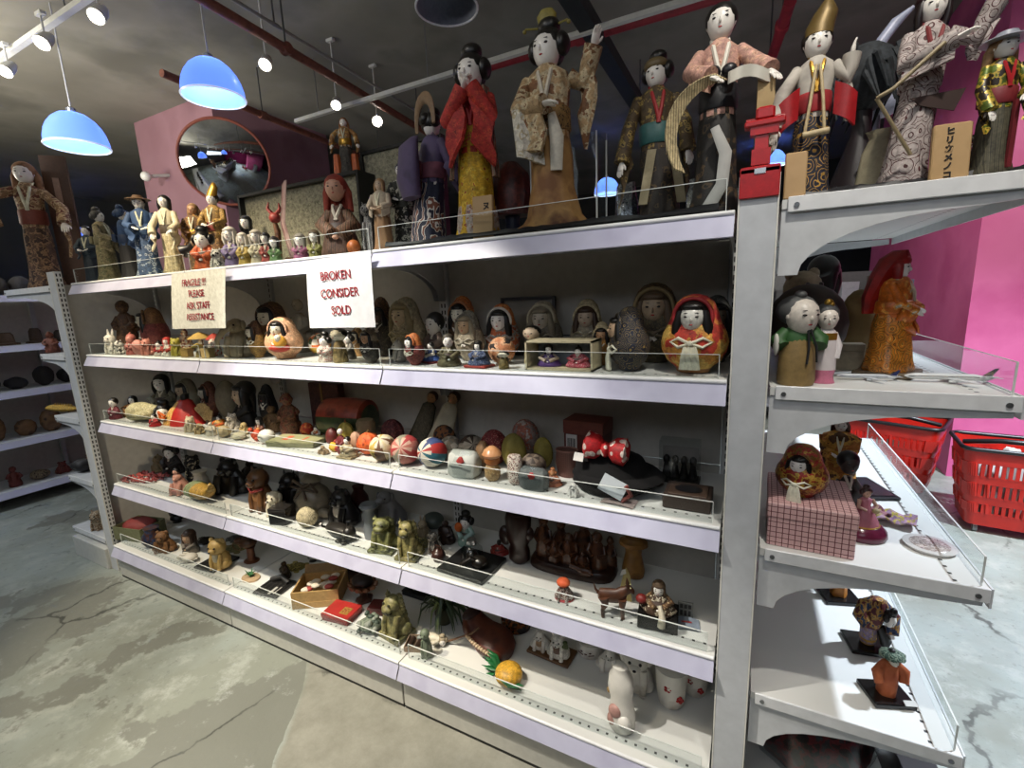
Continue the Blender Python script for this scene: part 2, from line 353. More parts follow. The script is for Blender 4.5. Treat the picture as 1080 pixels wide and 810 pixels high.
# ------------------------------------------------------------------ room shell
def floor_mat():
    M = bpy.data.materials.new('worn_painted_concrete'); M.use_nodes = True
    nt = M.node_tree; L = nt.links.new; b = nt.nodes['Principled BSDF']
    tc = nt.nodes.new('ShaderNodeTexCoord'); P = tc.outputs['Object']
    def noise(sc, det=6, ro=0.6, vec=None):
        n = nt.nodes.new('ShaderNodeTexNoise'); n.inputs['Scale'].default_value = sc; n.inputs['Detail'].default_value = det; n.inputs['Roughness'].default_value = ro
        L(vec or P, n.inputs['Vector']); return n
    def ramp(fac, a, bb, ca=(0, 0, 0, 1), cb=(1, 1, 1, 1)):
        r = nt.nodes.new('ShaderNodeValToRGB'); e = r.color_ramp.elements; e[0].position = a; e[1].position = bb; e[0].color = ca; e[1].color = cb
        L(fac, r.inputs[0]); return r.outputs[0]
    def mix(fac, a, bb):
        x = nt.nodes.new('ShaderNodeMix'); x.data_type = 'RGBA'
        for i, q in ((0, fac), (6, a), (7, bb)):
            if isinstance(q, (tuple, float, int)): x.inputs[i].default_value = q
            else: L(q, x.inputs[i])
        return x.outputs[2]
    base = mix(ramp(noise(1.1, 8).outputs['Fac'], 0.42, 0.6), lin('#98a09b'), lin('#868a80'))
    base = mix(ramp(noise(7, 10, 0.7).outputs['Fac'], 0.5, 0.68), base, lin('#a9ada6'))
    base = mix(ramp(noise(26, 8, 0.75).outputs['Fac'], 0.56, 0.68), base, lin('#777a74'))
    # bare beige patch by the near bays, edge broken by noise
    sx = nt.nodes.new('ShaderNodeSeparateXYZ'); L(P, sx.inputs[0])
    nb = noise(3.0, 6)
    a1 = nt.nodes.new('ShaderNodeMath'); a1.operation = 'MULTIPLY_ADD'; a1.inputs[1].default_value = 0.12; L(nb.outputs['Fac'], a1.inputs[0])
    a0 = nt.nodes.new('ShaderNodeMath'); a0.operation = 'MULTIPLY_ADD'; a0.inputs[1].default_value = 0.8; L(sx.outputs[1], a0.inputs[0]); L(sx.outputs[0], a0.inputs[2]); L(a0.outputs[0], a1.inputs[2])
    patch = ramp(a1.outputs[0], 0.0, 1.0)
    mr = nt.nodes.new('ShaderNodeMapRange'); mr.inputs[1].default_value = 1.50; mr.inputs[2].default_value = 1.53; L(a1.outputs[0], mr.inputs[0])
    mr2 = nt.nodes.new('ShaderNodeMapRange'); mr2.inputs[1].default_value = 3.2; mr2.inputs[2].default_value = 3.1; L(a1.outputs[0], mr2.inputs[0])
    mm = nt.nodes.new('ShaderNodeMath'); mm.operation = 'MULTIPLY'; L(mr.outputs[0], mm.inputs[0]); L(mr2.outputs[0], mm.inputs[1])
    bare = mix(ramp(noise(9, 10, 0.75).outputs['Fac'], 0.35, 0.65), lin('#7f7e74'), lin('#95948a'))
    base = mix(mm.outputs[0], base, bare)
    # scuffed dark flakes
    fl = nt.nodes.new('ShaderNodeMath'); fl.operation = 'MULTIPLY_ADD'; fl.inputs[1].default_value = -0.5; L(mr.outputs[0], fl.inputs[0]); L(noise(0.9, 9, 0.62).outputs['Fac'], fl.inputs[2])
    base = mix(ramp(fl.outputs[0], 0.56, 0.568), base, lin('#777971'))
    fl2 = nt.nodes.new('ShaderNodeMath'); fl2.operation = 'MULTIPLY_ADD'; fl2.inputs[1].default_value = -0.5; L(mm.outputs[0], fl2.inputs[0]); L(noise(4.2, 12, 0.75).outputs['Fac'], fl2.inputs[2])
    base = mix(ramp(fl2.outputs[0], 0.58, 0.66), base, lin('#a6aaa5'))
    # cracks
    dv = nt.nodes.new('ShaderNodeMixRGB'); dv.inputs[0].default_value = 0.22; nd = noise(2.6, 6); L(P, dv.inputs[1]); L(nd.outputs['Color'], dv.inputs[2])
    vo = nt.nodes.new('ShaderNodeTexVoronoi'); vo.feature = 'DISTANCE_TO_EDGE'; vo.inputs['Scale'].default_value = 1.35; L(dv.outputs[0], vo.inputs['Vector'])
    cr = ramp(vo.outputs['Distance'], 0.0035, 0.009, (1, 1, 1, 1), (0, 0, 0, 1))
    gate = ramp(noise(1.7, 3).outputs['Fac'], 0.46, 0.56)
    g2 = nt.nodes.new('ShaderNodeMath'); g2.operation = 'MULTIPLY'; L(cr, g2.inputs[0]); L(gate, g2.inputs[1])
    g3 = nt.nodes.new('ShaderNodeMath'); g3.operation = 'MULTIPLY'; g3.inputs[1].default_value = 0.75; L(g2.outputs[0], g3.inputs[0])
    base = mix(g3.outputs[0], base, lin('#2f302d'))
    L(base, b.inputs['Base Color'])
    L(ramp(noise(5, 6).outputs['Fac'], 0.3, 0.7, (0.32, 0.32, 0.32, 1), (0.6, 0.6, 0.6, 1)), b.inputs['Roughness'])
    bp = nt.nodes.new('ShaderNodeBump'); bp.inputs['Strength'].default_value = 0.25; bp.inputs['Distance'].default_value = 0.01
    L(noise(14, 8, 0.7).outputs['Fac'], bp.inputs['Height']); L(bp.outputs[0], b.inputs['Normal'])
    return M
X0, X1, Y0, Y1, ZC = -8.0, 7.5, -4.0, 9.0, 3.55
struct('floor', MB().box(((X0+X1)/2, (Y0+Y1)/2, -0.05), (X1-X0+.4, Y1-Y0+.4, 0.1)), floor_mat())
struct('ceiling', MB().box(((X0+X1)/2, (Y0+Y1)/2, ZC+0.05), (X1-X0+.4, Y1-Y0+.4, 0.1)), fab('#7c7a72', '#88867e', '#706f68', 'mottle', 1.2, 0.9))
DARKWALL = fab('#23262b', '#2b2f35', '#1c1f24', 'mottle', 1.5, 0.85)
struct('wall_back', MB().box(((X0+X1)/2, Y1+0.1, ZC/2), (X1-X0, 0.2, ZC)), DARKWALL)
struct('wall_front', MB().box(((X0+X1)/2, Y0-0.1, ZC/2), (X1-X0, 0.2, ZC)), mat('#5a5c5e', 0.9))
struct('wall_left', MB().box((X0-0.1, (Y0+Y1)/2, ZC/2), (0.2, Y1-Y0+.4, ZC)), fab('#55585a', '#4a4d50', '#606365', 'mottle', 1.0, 0.9))
struct('wall_right', MB().box((X1+0.1, (Y0+Y1)/2, ZC/2), (0.2, Y1-Y0+.4, ZC)), mat('#c93a86', 0.7))
PINK = fab('#c4588c', '#cb6294', '#bc5084', 'mottle', 2.0, 0.6)
struct('wall_column_right', MB().box((4.40+0.9, 3.2+1.6, ZC/2), (1.8, 3.2, ZC)), PINK)
MAUVE = fab('#8a6670', '#94707a', '#805c66', 'mottle', 1.3, 0.7)
_c = at_depth(150, 180, 5.3); CLX, CLY = _c.x, _c.y
struct('wall_column_left', MB().box((CLX+0.72, CLY+0.72, ZC/2), (1.44, 1.44, ZC)), MAUVE)

# pipes, beams, tracks under the ceiling
def ceiling_run(name, label, cat, a, b, r, m_, hang=True, square=None):
    t = thing(name, label, cat, ((a[0]+b[0])/2, (a[1]+b[1])/2, a[2])); o = Vector(t.location)
    mb = MB()
    if square:
        d = Vector(b)-Vector(a); 
        mb.box((0, 0, 0), (max(abs(d.x), square[0]), max(abs(d.y), square[0]), square[1]))
    else: mb.tube([Vector(a)-o, Vector(b)-o], r, 12)
    mb.build('run', m_, t)
    if hang:
        n = max(2, int((Vector(b)-Vector(a)).length/1.6))
        for i in range(n):
            q = Vector(a).lerp(Vector(b), (i+0.5)/n)-o
            MB().tube([q, (q.x, q.y, ZC-o.z)], 0.006, 6).build('hanger', mat('#5c5f60', 0.5, 0.6), t)
            if not square: MB().tube([(q.x-(.03 if abs(b[0]-a[0]) > .5 else 0), q.y-(0 if abs(b[0]-a[0]) > .5 else .03), q.z), (q.x+(.03 if abs(b[0]-a[0]) > .5 else 0), q.y+(0 if abs(b[0]-a[0]) > .5 else .03), q.z)], r*1.25, 12).build('clamp', m_, t)
    return t
RUST = fab('#6e4034', '#7d4c3c', '#5d352b', 'mottle', 14, 0.6); RED = fab('#8a2430', '#992c38', '#701c26', 'mottle', 8, 0.5)
ceiling_run('sprinkler_pipe', 'rusty brown pipe running back beside the left pendant lamp', 'pipe', (0.436, -1.5, 3.16), (-0.156, 4.2, 3.16), 0.030, RUST)
ceiling_run('sprinkler_pipe', 'rusty brown pipe farther left, ending above the framed screens', 'pipe', (-0.896, 1.1, 3.16), (-1.307, 4.6, 3.16), 0.028, RUST)
ceiling_run('sprinkler_pipe', 'red pipe crossing the ceiling just above the white light track', 'pipe', (0.9, 2.30, 3.16), (7.0, 2.30, 3.16), 0.032, RED)
ceiling_run('sprinkler_pipe', 'red pipe running back above the red sign clip', 'pipe', (3.17, 2.44, 3.1), (3.06, 3.6, 3.1), 0.035, RED)
ceiling_run('ceiling_beam', 'dark steel beam slanting behind the large cream geisha doll', 'beam', (2.03, 0.9, 3.14), (2.03, 6.5, 3.14), 0.03, mat('#34373a', 0.5, 0.4), True, (0.11, 0.09))
ceiling_run('ceiling_pipe', 'thin grey conduit high above the left pendant lamps', 'pipe', (0.28, -1.2, 3.3), (-0.2, 5.5, 3.3), 0.012, mat('#8a8a84', 0.5))
ceiling_run('ventilation_duct', 'pale duct under the ceiling at the far left', 'duct', (-6.5, 4.2, 3.0), (-2.9, 4.2, 3.0), 0.16, mat('#8d8d86', 0.45, 0.6))
TRW = mat('#c9cac6', 0.4)
SPOTM = mat('#fff6e6', 0.4, 0, 22.0)
def spot_head(label, p, aim, big=1.0, on=True, drop=.11):
    t = thing('track_spotlight', label, 'spotlight', p, group='small spotlights on the ceiling tracks')
    q = (Vector(aim)-Vector(p)).normalized().to_track_quat('Z', 'X').to_matrix()
    M4 = q.to_4x4()
    MB().tube([(0, 0, drop), (0, 0, 0.0)], 0.006, 8).box((0, 0, drop), (0.07, 0.03, 0.02)).build('stem', TRW, t)
    MB().loft([(0, 0, -0.06, .022*big, .022*big), (0, 0, -.02, .036*big, .036*big), (0, 0, .05, .042*big, .042*big)], 16, mtx=M4).build('housing', TRW, t)
    MB().loft([(0, 0, 0.048, .036*big, .036*big), (0, 0, .056, .034*big, .034*big), (0, 0, .06, .02*big, .02*big)], 16, mtx=M4).build('bulb', SPOTM if on else mat('#d9dee4', 0.2), t)
    return t
def track(name, label, x0, x1, y, z=3.1):
    t = thing(name, label, 'track', ((x0+x1)/2, y, z)); h = (x1-x0)/2
    MB().box((0, 0, 0), (x1-x0, 0.035, 0.03)).build('rail', TRW, t)
    for i in range(int((x1-x0)/1.2)+1):
        MB().tube([(-h+0.3+i*1.2, 0, 0.015), (-h+0.3+i*1.2, 0, ZC-z)], 0.005, 6).build('hanger', mat('#8c8f90', 0.4, 0.5), t)
    return t
track('light_track', 'long white light track behind the tall dolls, under the red pipe', -0.75, 5.5, 2.12)
track('light_track', 'white light track over the aisle at the upper left of the shelves', -3.4, 0.02, 0.50, 3.22)
for lab, p in [('lit ceiling spotlight nearest the left pendant lamps, highest of its row', (105, 14)), ('lit ceiling spotlight second from the right in the upper left row', (48, 42)),
               ('lit ceiling spotlight third in the upper left row', (9, 72)), ('dim spotlight beside the long rusty pipe', (281, 65)),
               ('spotlight hanging on a stem above the orange lion dancer doll', (355, 108)), ('dazzling white spotlight shining beside the orange dancer doll', (398, 128))]:
    q = at(p[0], p[1], 2, 3.08); bright = 'dazzling' in lab
    spot_head(lab, q, (CAM if bright else Vector((q.x+0.9, q.y-1.4, 1.4))), 1.15 if bright else 1.0, True, ZC-3.09 if p[0] > 200 else .14)
# pendant lamps with blue glass domes
BLUEG = bpy.data.materials.new('blue_frosted_glass'); BLUEG.use_nodes = True
_nt = BLUEG.node_tree; _b = _nt.nodes['Principled BSDF']
_tr = _nt.nodes.new('ShaderNodeBsdfTranslucent'); _tr.inputs[0].default_value = lin('#a9c4ff')
_em = _nt.nodes.new('ShaderNodeEmission'); _em.inputs[0].default_value = lin('#6f97ea'); _em.inputs[1].default_value = 0.42
_a = _nt.nodes.new('ShaderNodeAddShader'); _b.inputs['Base Color'].default_value = lin('#7a9ce4'); _b.inputs['Roughness'].default_value = 0.25
_mx = _nt.nodes.new('ShaderNodeMixShader'); _mx.inputs[0].default_value = 0.55
_nt.links.new(_b.outputs[0], _mx.inputs[1]); _nt.links.new(_tr.outputs[0], _mx.inputs[2]); _nt.links.new(_mx.outputs[0], _a.inputs[0]); _nt.links.new(_em.outputs[0], _a.inputs[1])
_nt.links.new(_a.outputs[0], _nt.nodes['Material Output'].inputs['Surface'])
GREYG = mat('#7b8190', 0.4)
HOT = mat('#ffffff', 0.4, 0, 14.0)
def pendant(label, u, v, dep, R, lit=True):
    c = at_depth(u, v, dep); h = R*1.25
    t = thing('pendant_lamp', label, 'lamp', (c.x, c.y, c.z-h/2), group='blue glass dome pendant lamps')
    prof = [(1.0, 0), (1.0, .02), (.98, .22), (.92, .42), (.82, .6), (.66, .78), (.45, .92), (.2, .99)]
    inn = [(max(.02, a-.03), z-.015 if i else 0) for i, (a, z) in enumerate(prof)]
    MB().loft([(0, 0, z*h, a*R, a*R) for a, z in inn[::-1]]+[(0, 0, z*h, a*R, a*R) for a, z in prof], 32, cap=False).build('lamp_shade', BLUEG if lit else GREYG, t)
    MB().tube([(R*math.cos(a*PI/16), R*math.sin(a*PI/16), 0.002) for a in range(32)], 0.006, 6, closed=True).build('rim', mat('#dfeaff', 0.2, 0, 0.5 if lit else 0), t)
    MB().loft([(0, 0, h*.98, .025, .025), (0, 0, h*1.1, .03, .03), (0, 0, h*1.16, .008, .008)], 12).build('socket', mat('#8f9498', 0.3, 0.8), t)
    MB().tube([(0, 0, h*1.14), (0, 0, ZC-(c.z-h/2))], 0.005, 6).build('cord', mat('#b9bcc0', 0.5), t)
    if lit:
        MB().ell((0, 0, h*.74), (R*.42, R*.42, h*.15), n=12).build('bulb', HOT, t)
        lamp('pendant_light', 'POINT', (c.x, c.y, c.z-h/2+h*.62), None, 28, (0.85, 0.92, 1.0), R*0.2)
    return t
pendant('blue glass pendant lamp hanging in front of the rusty pipe, largest lit one', 223, 83, 3.0, 0.185)
pendant('blue glass pendant lamp at the far left, below the row of spotlights', 79, 137, 3.3, 0.185)
pendant('small distant blue lamp above the far left black framed screen', 305, 198, 6.0, 0.17)
pendant('small distant blue lamp just right of the large cream geisha doll', 640, 196, 6.3, 0.17)
pendant('tiny distant blue lamp by the left end of the top shelf', 77, 244, 7.5, 0.17)
pendant('distant blue lamp half hidden behind the red sign clip', 816, 166, 6.8, 0.17)
pendant('unlit grey glass pendant lamp cut off by the top of the photo', 470, -14, 2.3, 0.155, False)

# convex mirror on the left column
_m = at_depth(238, 172, 4.5)
t = thing('convex_mirror', 'round convex mirror mounted on the mauve column above the dolls', 'mirror', tuple(_m))
dirn = (CAM-_m).normalized(); M4 = (dirn+Vector((0, 0, -0.1))).normalized().to_track_quat('Z', 'Y').to_matrix().to_4x4()
RM = 0.385
MB().loft([(0, 0, .15*(1-(k/8)**2)*1.0, max(.002, RM*k/8), max(.002, RM*k/8)) for k in range(8, -1, -1)], 40, mtx=M4).build('mirror_dome', mat('#cfd4d8', 0.04, 1.0), t)
MB().tube([M4 @ Vector((RM*math.cos(a*PI/24), RM*math.sin(a*PI/24), 0)) for a in range(48)], 0.014, 8, closed=True).build('rim', mat('#8a4a3a', 0.5), t)
MB().tube([M4 @ Vector((0, 0, -.3)), M4 @ Vector((0, 0, 0))], 0.02, 8).build('bracket', mat('#333333', 0.5), t)
_m = at_depth(154, 186, 4.9)
t = thing('security_camera', 'white security camera on the mauve column left of the mirror', 'camera', tuple(_m))
MB().ell((0, 0, 0), (.05, .05, .05)).build('dome', mat('#d8d8d4', .3), t); MB().tube([(0, 0, 0), (0, CLY-_m.y+.02, .06)], .018, 8).build('arm', mat('#c8c8c4', .4), t)

# ------------------------------------------------------------------ white gondola shelving
STEEL = mat('#cfd1d3', 0.38); STEELD = mat('#b9bbbc', 0.42); NOSE = mat('#e6e7e8', 0.3)
RAIL = fab('#b6b6cc', '#bebed4', '#b1b0c8', 'mottle', 6, 0.28)
PANEL = mat('#bdbab3', 0.5)
DECK = perf_mat('#d6d6d2', '#2a2a2a', 0, 0.027, [0.040], 1, 0.13, 0.0035, only_normal=2)
DECKY = perf_mat('#d6d6d2', '#2a2a2a', 1, 0.027, [0.345], 0, 0.13, 0.0035, only_normal=2)
POSTF = perf_mat('#d0d0ce', '#151515', 2, 0.025, [-0.007, 0.007], 0, 0.30, 0.0028, only_normal=1)
POSTX = perf_mat('#d6d8d8', '#151515', 2, 0.025, [-0.007, 0.007], 1, 0.30, 0.003, only_normal=0)
POSTP = mat('#c9ccd0', 0.35)
TZ = {1: 1.585, 2: 1.226, 3: 0.873, 4: 0.520, 5: 0.186}
SURF = {k: z+0.0092 for k, z in TZ.items()}
DEP = 0.346
BAYN = ['left', 'middle', 'right']; TIERN = {1: 'top', 2: 'second', 3: 'third', 4: 'fourth', 5: 'bottom'}
def bracket_profile(L_, H_):
    pts = [(0, 0), (L_, 0), (L_, -0.018), (L_*.8, -0.024)]
    for k in range(1, 8):
        a = PI/2*k/8; pts.append((L_*.8-(L_*.8-.035)*math.sin(a)*1.0, -0.024-(H_-.024)*(1-math.cos(a))))
    pts += [(.035, -H_), (0, -H_)]
    return pts
def guard_mb(L_, h, axis=0, lip=0.0):
    mb = MB()
    if axis == 0:
        mb.box((0, 0, h/2), (L_, .003, h), 0); mb.box((0, 0, h), (L_, .0034, .0012), 1)
        for s_ in (-1, 1): mb.box((s_*L_/2, 0, h/2), (.0014, .0034, h), 1)
    else:
        mb.box((0, 0, h/2), (.003, L_, h), 0); mb.box((0, 0, h), (.0034, L_, .0012), 1)
        for s_ in (-1, 1): mb.box((0, s_*L_/2, h/2), (.0034, .0014, h), 1)
    return mb
shelf_protos = {}
for T, z in TZ.items():
    for bay in range(3):
        y0 = -0.058 if T == 5 else 0.0
        t = thing('shelf', '%s white metal shelf in the %s bay of the long rack%s' % (TIERN[T], BAYN[bay], ', with black cloth' if False else ''), 'shelf', (bay+0.5, y0, z), group='white shelves of the long rack')
        d = DEP-y0
        MB().box((0, d/2, -.006), (.996, d, .028)).build('deck', DECK, t)
        MB().tube([(-.497, .001, .003), (.497, .001, .003)], .0055, 8).build('nose', NOSE, t)
        q = MB(); q.prism([(0.0, -.001), (-.0225, -.0465), (-.0205, -.0485), (.003, -.003)], 0, -.4975, .4975); q.box((0, .004, -.02), (.99, .006, .03)); q.build('price_rail', RAIL, t)
        if T < 5:
            for s_ in (-1, 1):
                MB().prism([(d-a, b-.02) for a, b in bracket_profile(d-.02, .135)], 0, s_*.488-.0015, s_*.488+.0015).build('bracket', STEELD, t)
        g = guard_mb(.96, .066 if T == 1 else .055).build('acrylic_guard', [ACR, ACRE], t); g.location = (0, .012 if T < 5 else .03, .008)
# rear half of the top tier
for bay in range(3):
    t = thing('shelf', 'rear top shelf behind the %s bay, facing the next aisle' % BAYN[bay], 'shelf', (bay+0.5, 0.76, TZ[1]), PI)
    MB().box((0, .18, -.006), (.996, .355, .028)).build('deck', STEEL, t); MB().prism([(0.0, -.001), (-.0225, -.0465), (-.0205, -.0485), (.003, -.003)], 0, -.4975, .4975).build('price_rail', RAIL, t)
for bay in range(3):
    t = thing('rack_frame', 'white back panel and base plinth of the %s bay of the long rack' % BAYN[bay], 'shelving frame', (bay+0.5, 0.372, 0))
    mb = MB()
    zs = [0.16, .30, .50, .70, .90, 1.10, 1.30, 1.578]
    for a, b in zip(zs[:-1], zs[1:]): mb.box((0, 0, (a+b)/2), (.955, .012, b-a-.004), bev=.002)
    mb.build('back_panel', PANEL, t)
    for s_ in ((-1, 1) if bay == 0 else (1,)):
        MB().box((s_*.5 if s_ > 0 or bay == 0 else 0, 0, .79), (.042, .034, 1.57)).build('upright', STEELD, t)
        p = MB().box((0, 0, .79), (.036, .004, 1.57)); o = p.build('slotted_strip', POSTF, t); o.location = (s_*.5, -.018, 0)
    MB().box((0, -.372-.048, .069), (.994, .012, .110), bev=.002).build('plinth', mat('#c4c3bb', .45), t)
    MB().box((0, -.372-.045, .007), (.994, .01, .014)).build('foot_strip', mat('#1b1b1b', .6), t)
# end racks: near posts, panels and shelves
def end_rack(side):
    sgn = 1 if side == 'right' else -1
    px = 3.040 if sgn > 0 else -0.115; py = 0.0145 if sgn > 0 else -0.018
    ylen = 1.02
    nm = 'at the right end of the long rack' if sgn > 0 else 'at the left end of the long rack'
    t = thing('rack_frame', 'end rack frame with broad white posts '+nm, 'shelving frame', (px, py, 0))
    H = 1.655
    for k, yy in enumerate((0, ylen)):
        MB().box((0, yy, H/2), (.070 if sgn > 0 else .078, .030, H), bev=.002).build('post', POSTP, t)
        for s_ in (-1, 1):
            o = MB().box((0, 0, H/2), (.0025, .026, H)).build('slotted_strip', POSTX, t); o.location = (s_*(.036 if sgn > 0 else .040), yy, 0)
        if k == 0:
            for s_ in (-1, 1):
                MB().box((s_*(.0355 if sgn > 0 else .039), yy-.014, H/2), (.003, .004, H)).build('edge_trim', mat('#e4e2d8', .3), t)
    MB().box((0, ylen/2, .84), (.014, ylen-.04, 1.50)).build('back_panel', PANEL, t)
    bx = sgn*(.20+.04); MB().box((bx, ylen/2-.0, .062), (.40, ylen+.06, .124), bev=.003).build('plinth', mat('#c9c9c4', .45), t)
    MB().box((bx, ylen/2, .006), (.36, ylen+.02, .012)).build('foot_strip', mat('#191919', .6), t)
    zs = {1: 1.603, 2: 1.219, 3: 0.838, 4: 0.450, 5: 0.15} if sgn > 0 else {1: 1.585, 2: 1.226, 3: 0.873, 4: 0.51, 5: 0.165}
    for T, z in zs.items():
        L_ = .395 if sgn > 0 else (.62 if T == 1 else .44 if T == 5 else .33)
        if sgn > 0 and T == 5: L_ = .42
        x_in = px+sgn*.043
        s = thing('shelf', '%s shelf of the end rack %s' % (TIERN[T], nm), 'shelf', (x_in, py, z), group='shelves of the %s end rack' % side)
        q = MB().box((sgn*L_/2, ylen/2, -.008), (L_, ylen, .018)); q.build('deck', DECKY if sgn > 0 else STEEL, s)
        # near side strip with screws
        q = MB().box((sgn*(L_/2+.004), -.004, -.010), (L_-.012, .006, .030), bev=.002); q.build('side_strip', NOSE, s)
        for xx in (.025, L_-.02):
            MB().tube([(sgn*xx, -.0065, -.012), (sgn*xx, -.0095, -.012)], .005, 10).build('screw', mat('#8d9092', .3, .8), s)
        if T < 5:
            for yy in (0.006, ylen-.006):
                pr = [(sgn*a, b-.02) for a, b in bracket_profile(L_*.98, .128)]
                MB().prism(pr, 1, yy-.003, yy+.003).build('bracket', STEEL, s)
        MB().box((sgn*(L_+.002), ylen/2, -.018), (.004, ylen, .042)).build('price_rail', STEEL, s)
        if sgn > 0 and T in (2, 3, 4):
            g = guard_mb(ylen-.02, .062, 1).build('acrylic_guard', [ACR, ACRE], s); g.location = (L_-.012, ylen/2, .002)
    return zs
EZ = end_rack('right'); LZ = end_rack('left')

# red plastic sign clip on the right post
RC = mat('#b5161c', 0.35)
t = thing('sign_clip', 'bright red plastic sign holder clipped on top of the right white post', 'clip', (3.040, .0145, 1.655))
MB().box((0, -.019, -.016), (.072, .006, .056), bev=.002).box((0, .019, -.016), (.072, .006, .056), bev=.002).box((0, 0, .009), (.072, .044, .014), bev=.002).build('clamp', RC, t)
MB().box((0, 0, .055), (.028, .016, .09), taper=.75).box((0, -.006, .035), (.034, .012, .03)).build('neck', RC, t)
MB().box((.004, 0, .098), (.072, .028, .012), bev=.003).box((.004, 0, .116), (.034, .022, .024), bev=.004).box((.004, 0, .085), (.05, .02, .016)).build('grip', RC, t)
MB().tube([(-.03, -.0, .106), (.038, -.0, .106)], .005, 8).build('hinge_pin', mat('#8e1015', .3), t)
MB().box((0, -.0225, .006), (.02, .002, .01)).build('metal_spring', mat('#c9c9c9', .2, .9), t)

# paper notices hung over the front of the top shelf
PAPER = mat('#efe9d2', 0.8); PAPER2 = mat('#e9e9ea', 0.8); INK = mat('#9a2233', 0.7); INK2 = mat('#a01f2b', 0.7)
def notice(label, corners, lines, pm, im, curl, size):
    tl, tr, br, bl = [at(u, v, 1, -.034) for u, v in corners]
    c = (tl+tr+br+bl)/4; t = thing('paper_notice', label, 'sign', tuple(c))
    G = []
    for r in range(9):
        row = []
        for k in range(13):
            a = k/12; b = r/8
            p = tl.lerp(tr, a).lerp(bl.lerp(br, a), b)-c
            p.y += -0.010*math.sin(b*PI)*curl+.006*math.sin(a*PI*2)*curl-(.016*max(0, a-.75)*b*4*curl)
            row.append(p)
        G.append(row)
    MB().sheet(G, .0008).build('sheet', pm, t)
    ax = ((tr-tl)+(br-bl)); ang = math.atan2(ax.z, ax.x)
    n = len(lines)
    for i, (tx, dz, sh) in enumerate(lines):
        text_mesh('lettering', tx, size, im, t, ((.004 if i else -.005), -0.017*curl-.0016, dz), (PI/2, -ang, 0), sh, .0004, .0003, (.9, 1, 1))
    return t
notice('cream paper notice in red letters asking to call staff, hung from the top shelf', [(181, 289), (238, 283), (239, 346), (182, 347)],
       [('FRAGILE !!!', .068, .35), ('PLEASE', .026, 0), ('ASK STAFF', -.020, 0), ('ASSISTANCE', -.064, 0)], PAPER, INK, .2, .037)
notice('white paper notice in red letters about broken goods, hung from the top shelf', [(323, 275), (391, 265), (397, 345), (327, 346)],
       [('BROKEN', .052, 0), ('CONSIDER', -.002, 0), ('SOLD', -.056, 0)], PAPER2, INK2, .2, .038)
# ------------------------------------------------------------------ placing things on shelves
def solve_h(x, y, z, vt):
    lo, hi = 0.004, 1.6
    for _ in range(40):
        m_ = (lo+hi)/2
        if pj((x, y, z+m_))[1] > vt: lo = m_
        else: hi = m_
    return lo
def solve_x(u, y, z, x0):
    x = x0
    for _ in range(12):
        e = pj((x, y, z))[0]-u; d = (pj((x+.01, y, z))[0]-pj((x-.01, y, z))[0])/.02
        x -= e/d
    return x
PLACED = {}
def fit(u, vb, vt, wpx, z, ylim, key, df=0.8, yfix=None, free=False):
    """pixel box of a thing standing at height z -> location, width, depth, height on the real shelf"""
    if yfix is None:
        p = at(u, vb, 2, z); y = p.y; x = p.x
    else:
        y = yfix; x = at(u, (vb+vt)/2, 1, y).x
    for _ in range(3):
        dep = pj((x, y, z))[2]; w_ = wpx*dep/F; ry = w_*df/2
        if yfix is None: y = min(max(p.y+ry*0.8, ylim[0]+ry), max(ylim[0]+ry, ylim[1]-ry))
        x = solve_x(u, y, z+.02, x)
    L_ = PLACED.setdefault(key, [])
    if not free:
        best = None
        for k in range(0, 60):
            dy = (k//2+1)*0.006*(1 if k % 2 else -1) if k else 0
            for sh in (1.0, .85, .7):
                yy = y+dy
                xx = solve_x(u, yy, z+.03, x); dep = pj((xx, yy, z))[2]; ww = wpx*dep/F; rx = ww/2; ry = ww*df/2*sh
                if yfix is None and not (ylim[0]+ry-.002 <= yy <= ylim[1]-ry+.002): continue
                ov = 0
                for (a, b, c, d) in L_:
                    q = ((xx-a)/(rx+c))**2+((yy-b)/(ry+d))**2
                    if q < 0.92: ov += 0.92-q
                cost = ov*10+abs(dy)*6+(1-sh)*.4
                if best is None or cost < best[0]: best = (cost, xx, yy, ww, ry*2)
        if best: _, x, y, w_, d_ = best
        else: d_ = w_*df
    else: d_ = w_*df
    h = solve_h(x, y, z, vt)
    # keep the middle of the thing under the wanted pixel column
    e = pj((x, y, z+h*.5))[0]-u; d = (pj((x+.01, y, z))[0]-pj((x-.01, y, z))[0])/.02
    x -= e/d
    h = solve_h(x, y, z, vt)
    L_.append((x, y, w_/2, d_/2))
    return Vector((x, y, z)), w_, d_, h

# ------------------------------------------------------------------ shared colours
BLK = mat('#15130f', 0.45); HAIR = mat('#14110f', 0.38); HAIRB = mat('#3a2618', 0.5); WHITEF = mat('#efeae2', 0.32); FACE = mat('#e3d6c2', 0.4); FACEB = mat('#b58b66', 0.5)
LIP = mat('#b32a2a', 0.4); EYE = mat('#1a1412', 0.3); GOLD = mat('#b98f3a', 0.35, 0.7); CREAMC = mat('#e8dcc0', 0.7); WOOD = fab('#6b4326', '#7a4f2f', '#55341d', 'mottle', 30, 0.5)
BLACKLAC = mat('#131212', 0.22); CORD = mat('#e6dcc6', 0.7); REDC = mat('#b3201e', 0.5); ORANGE = mat('#d2641f', 0.55)

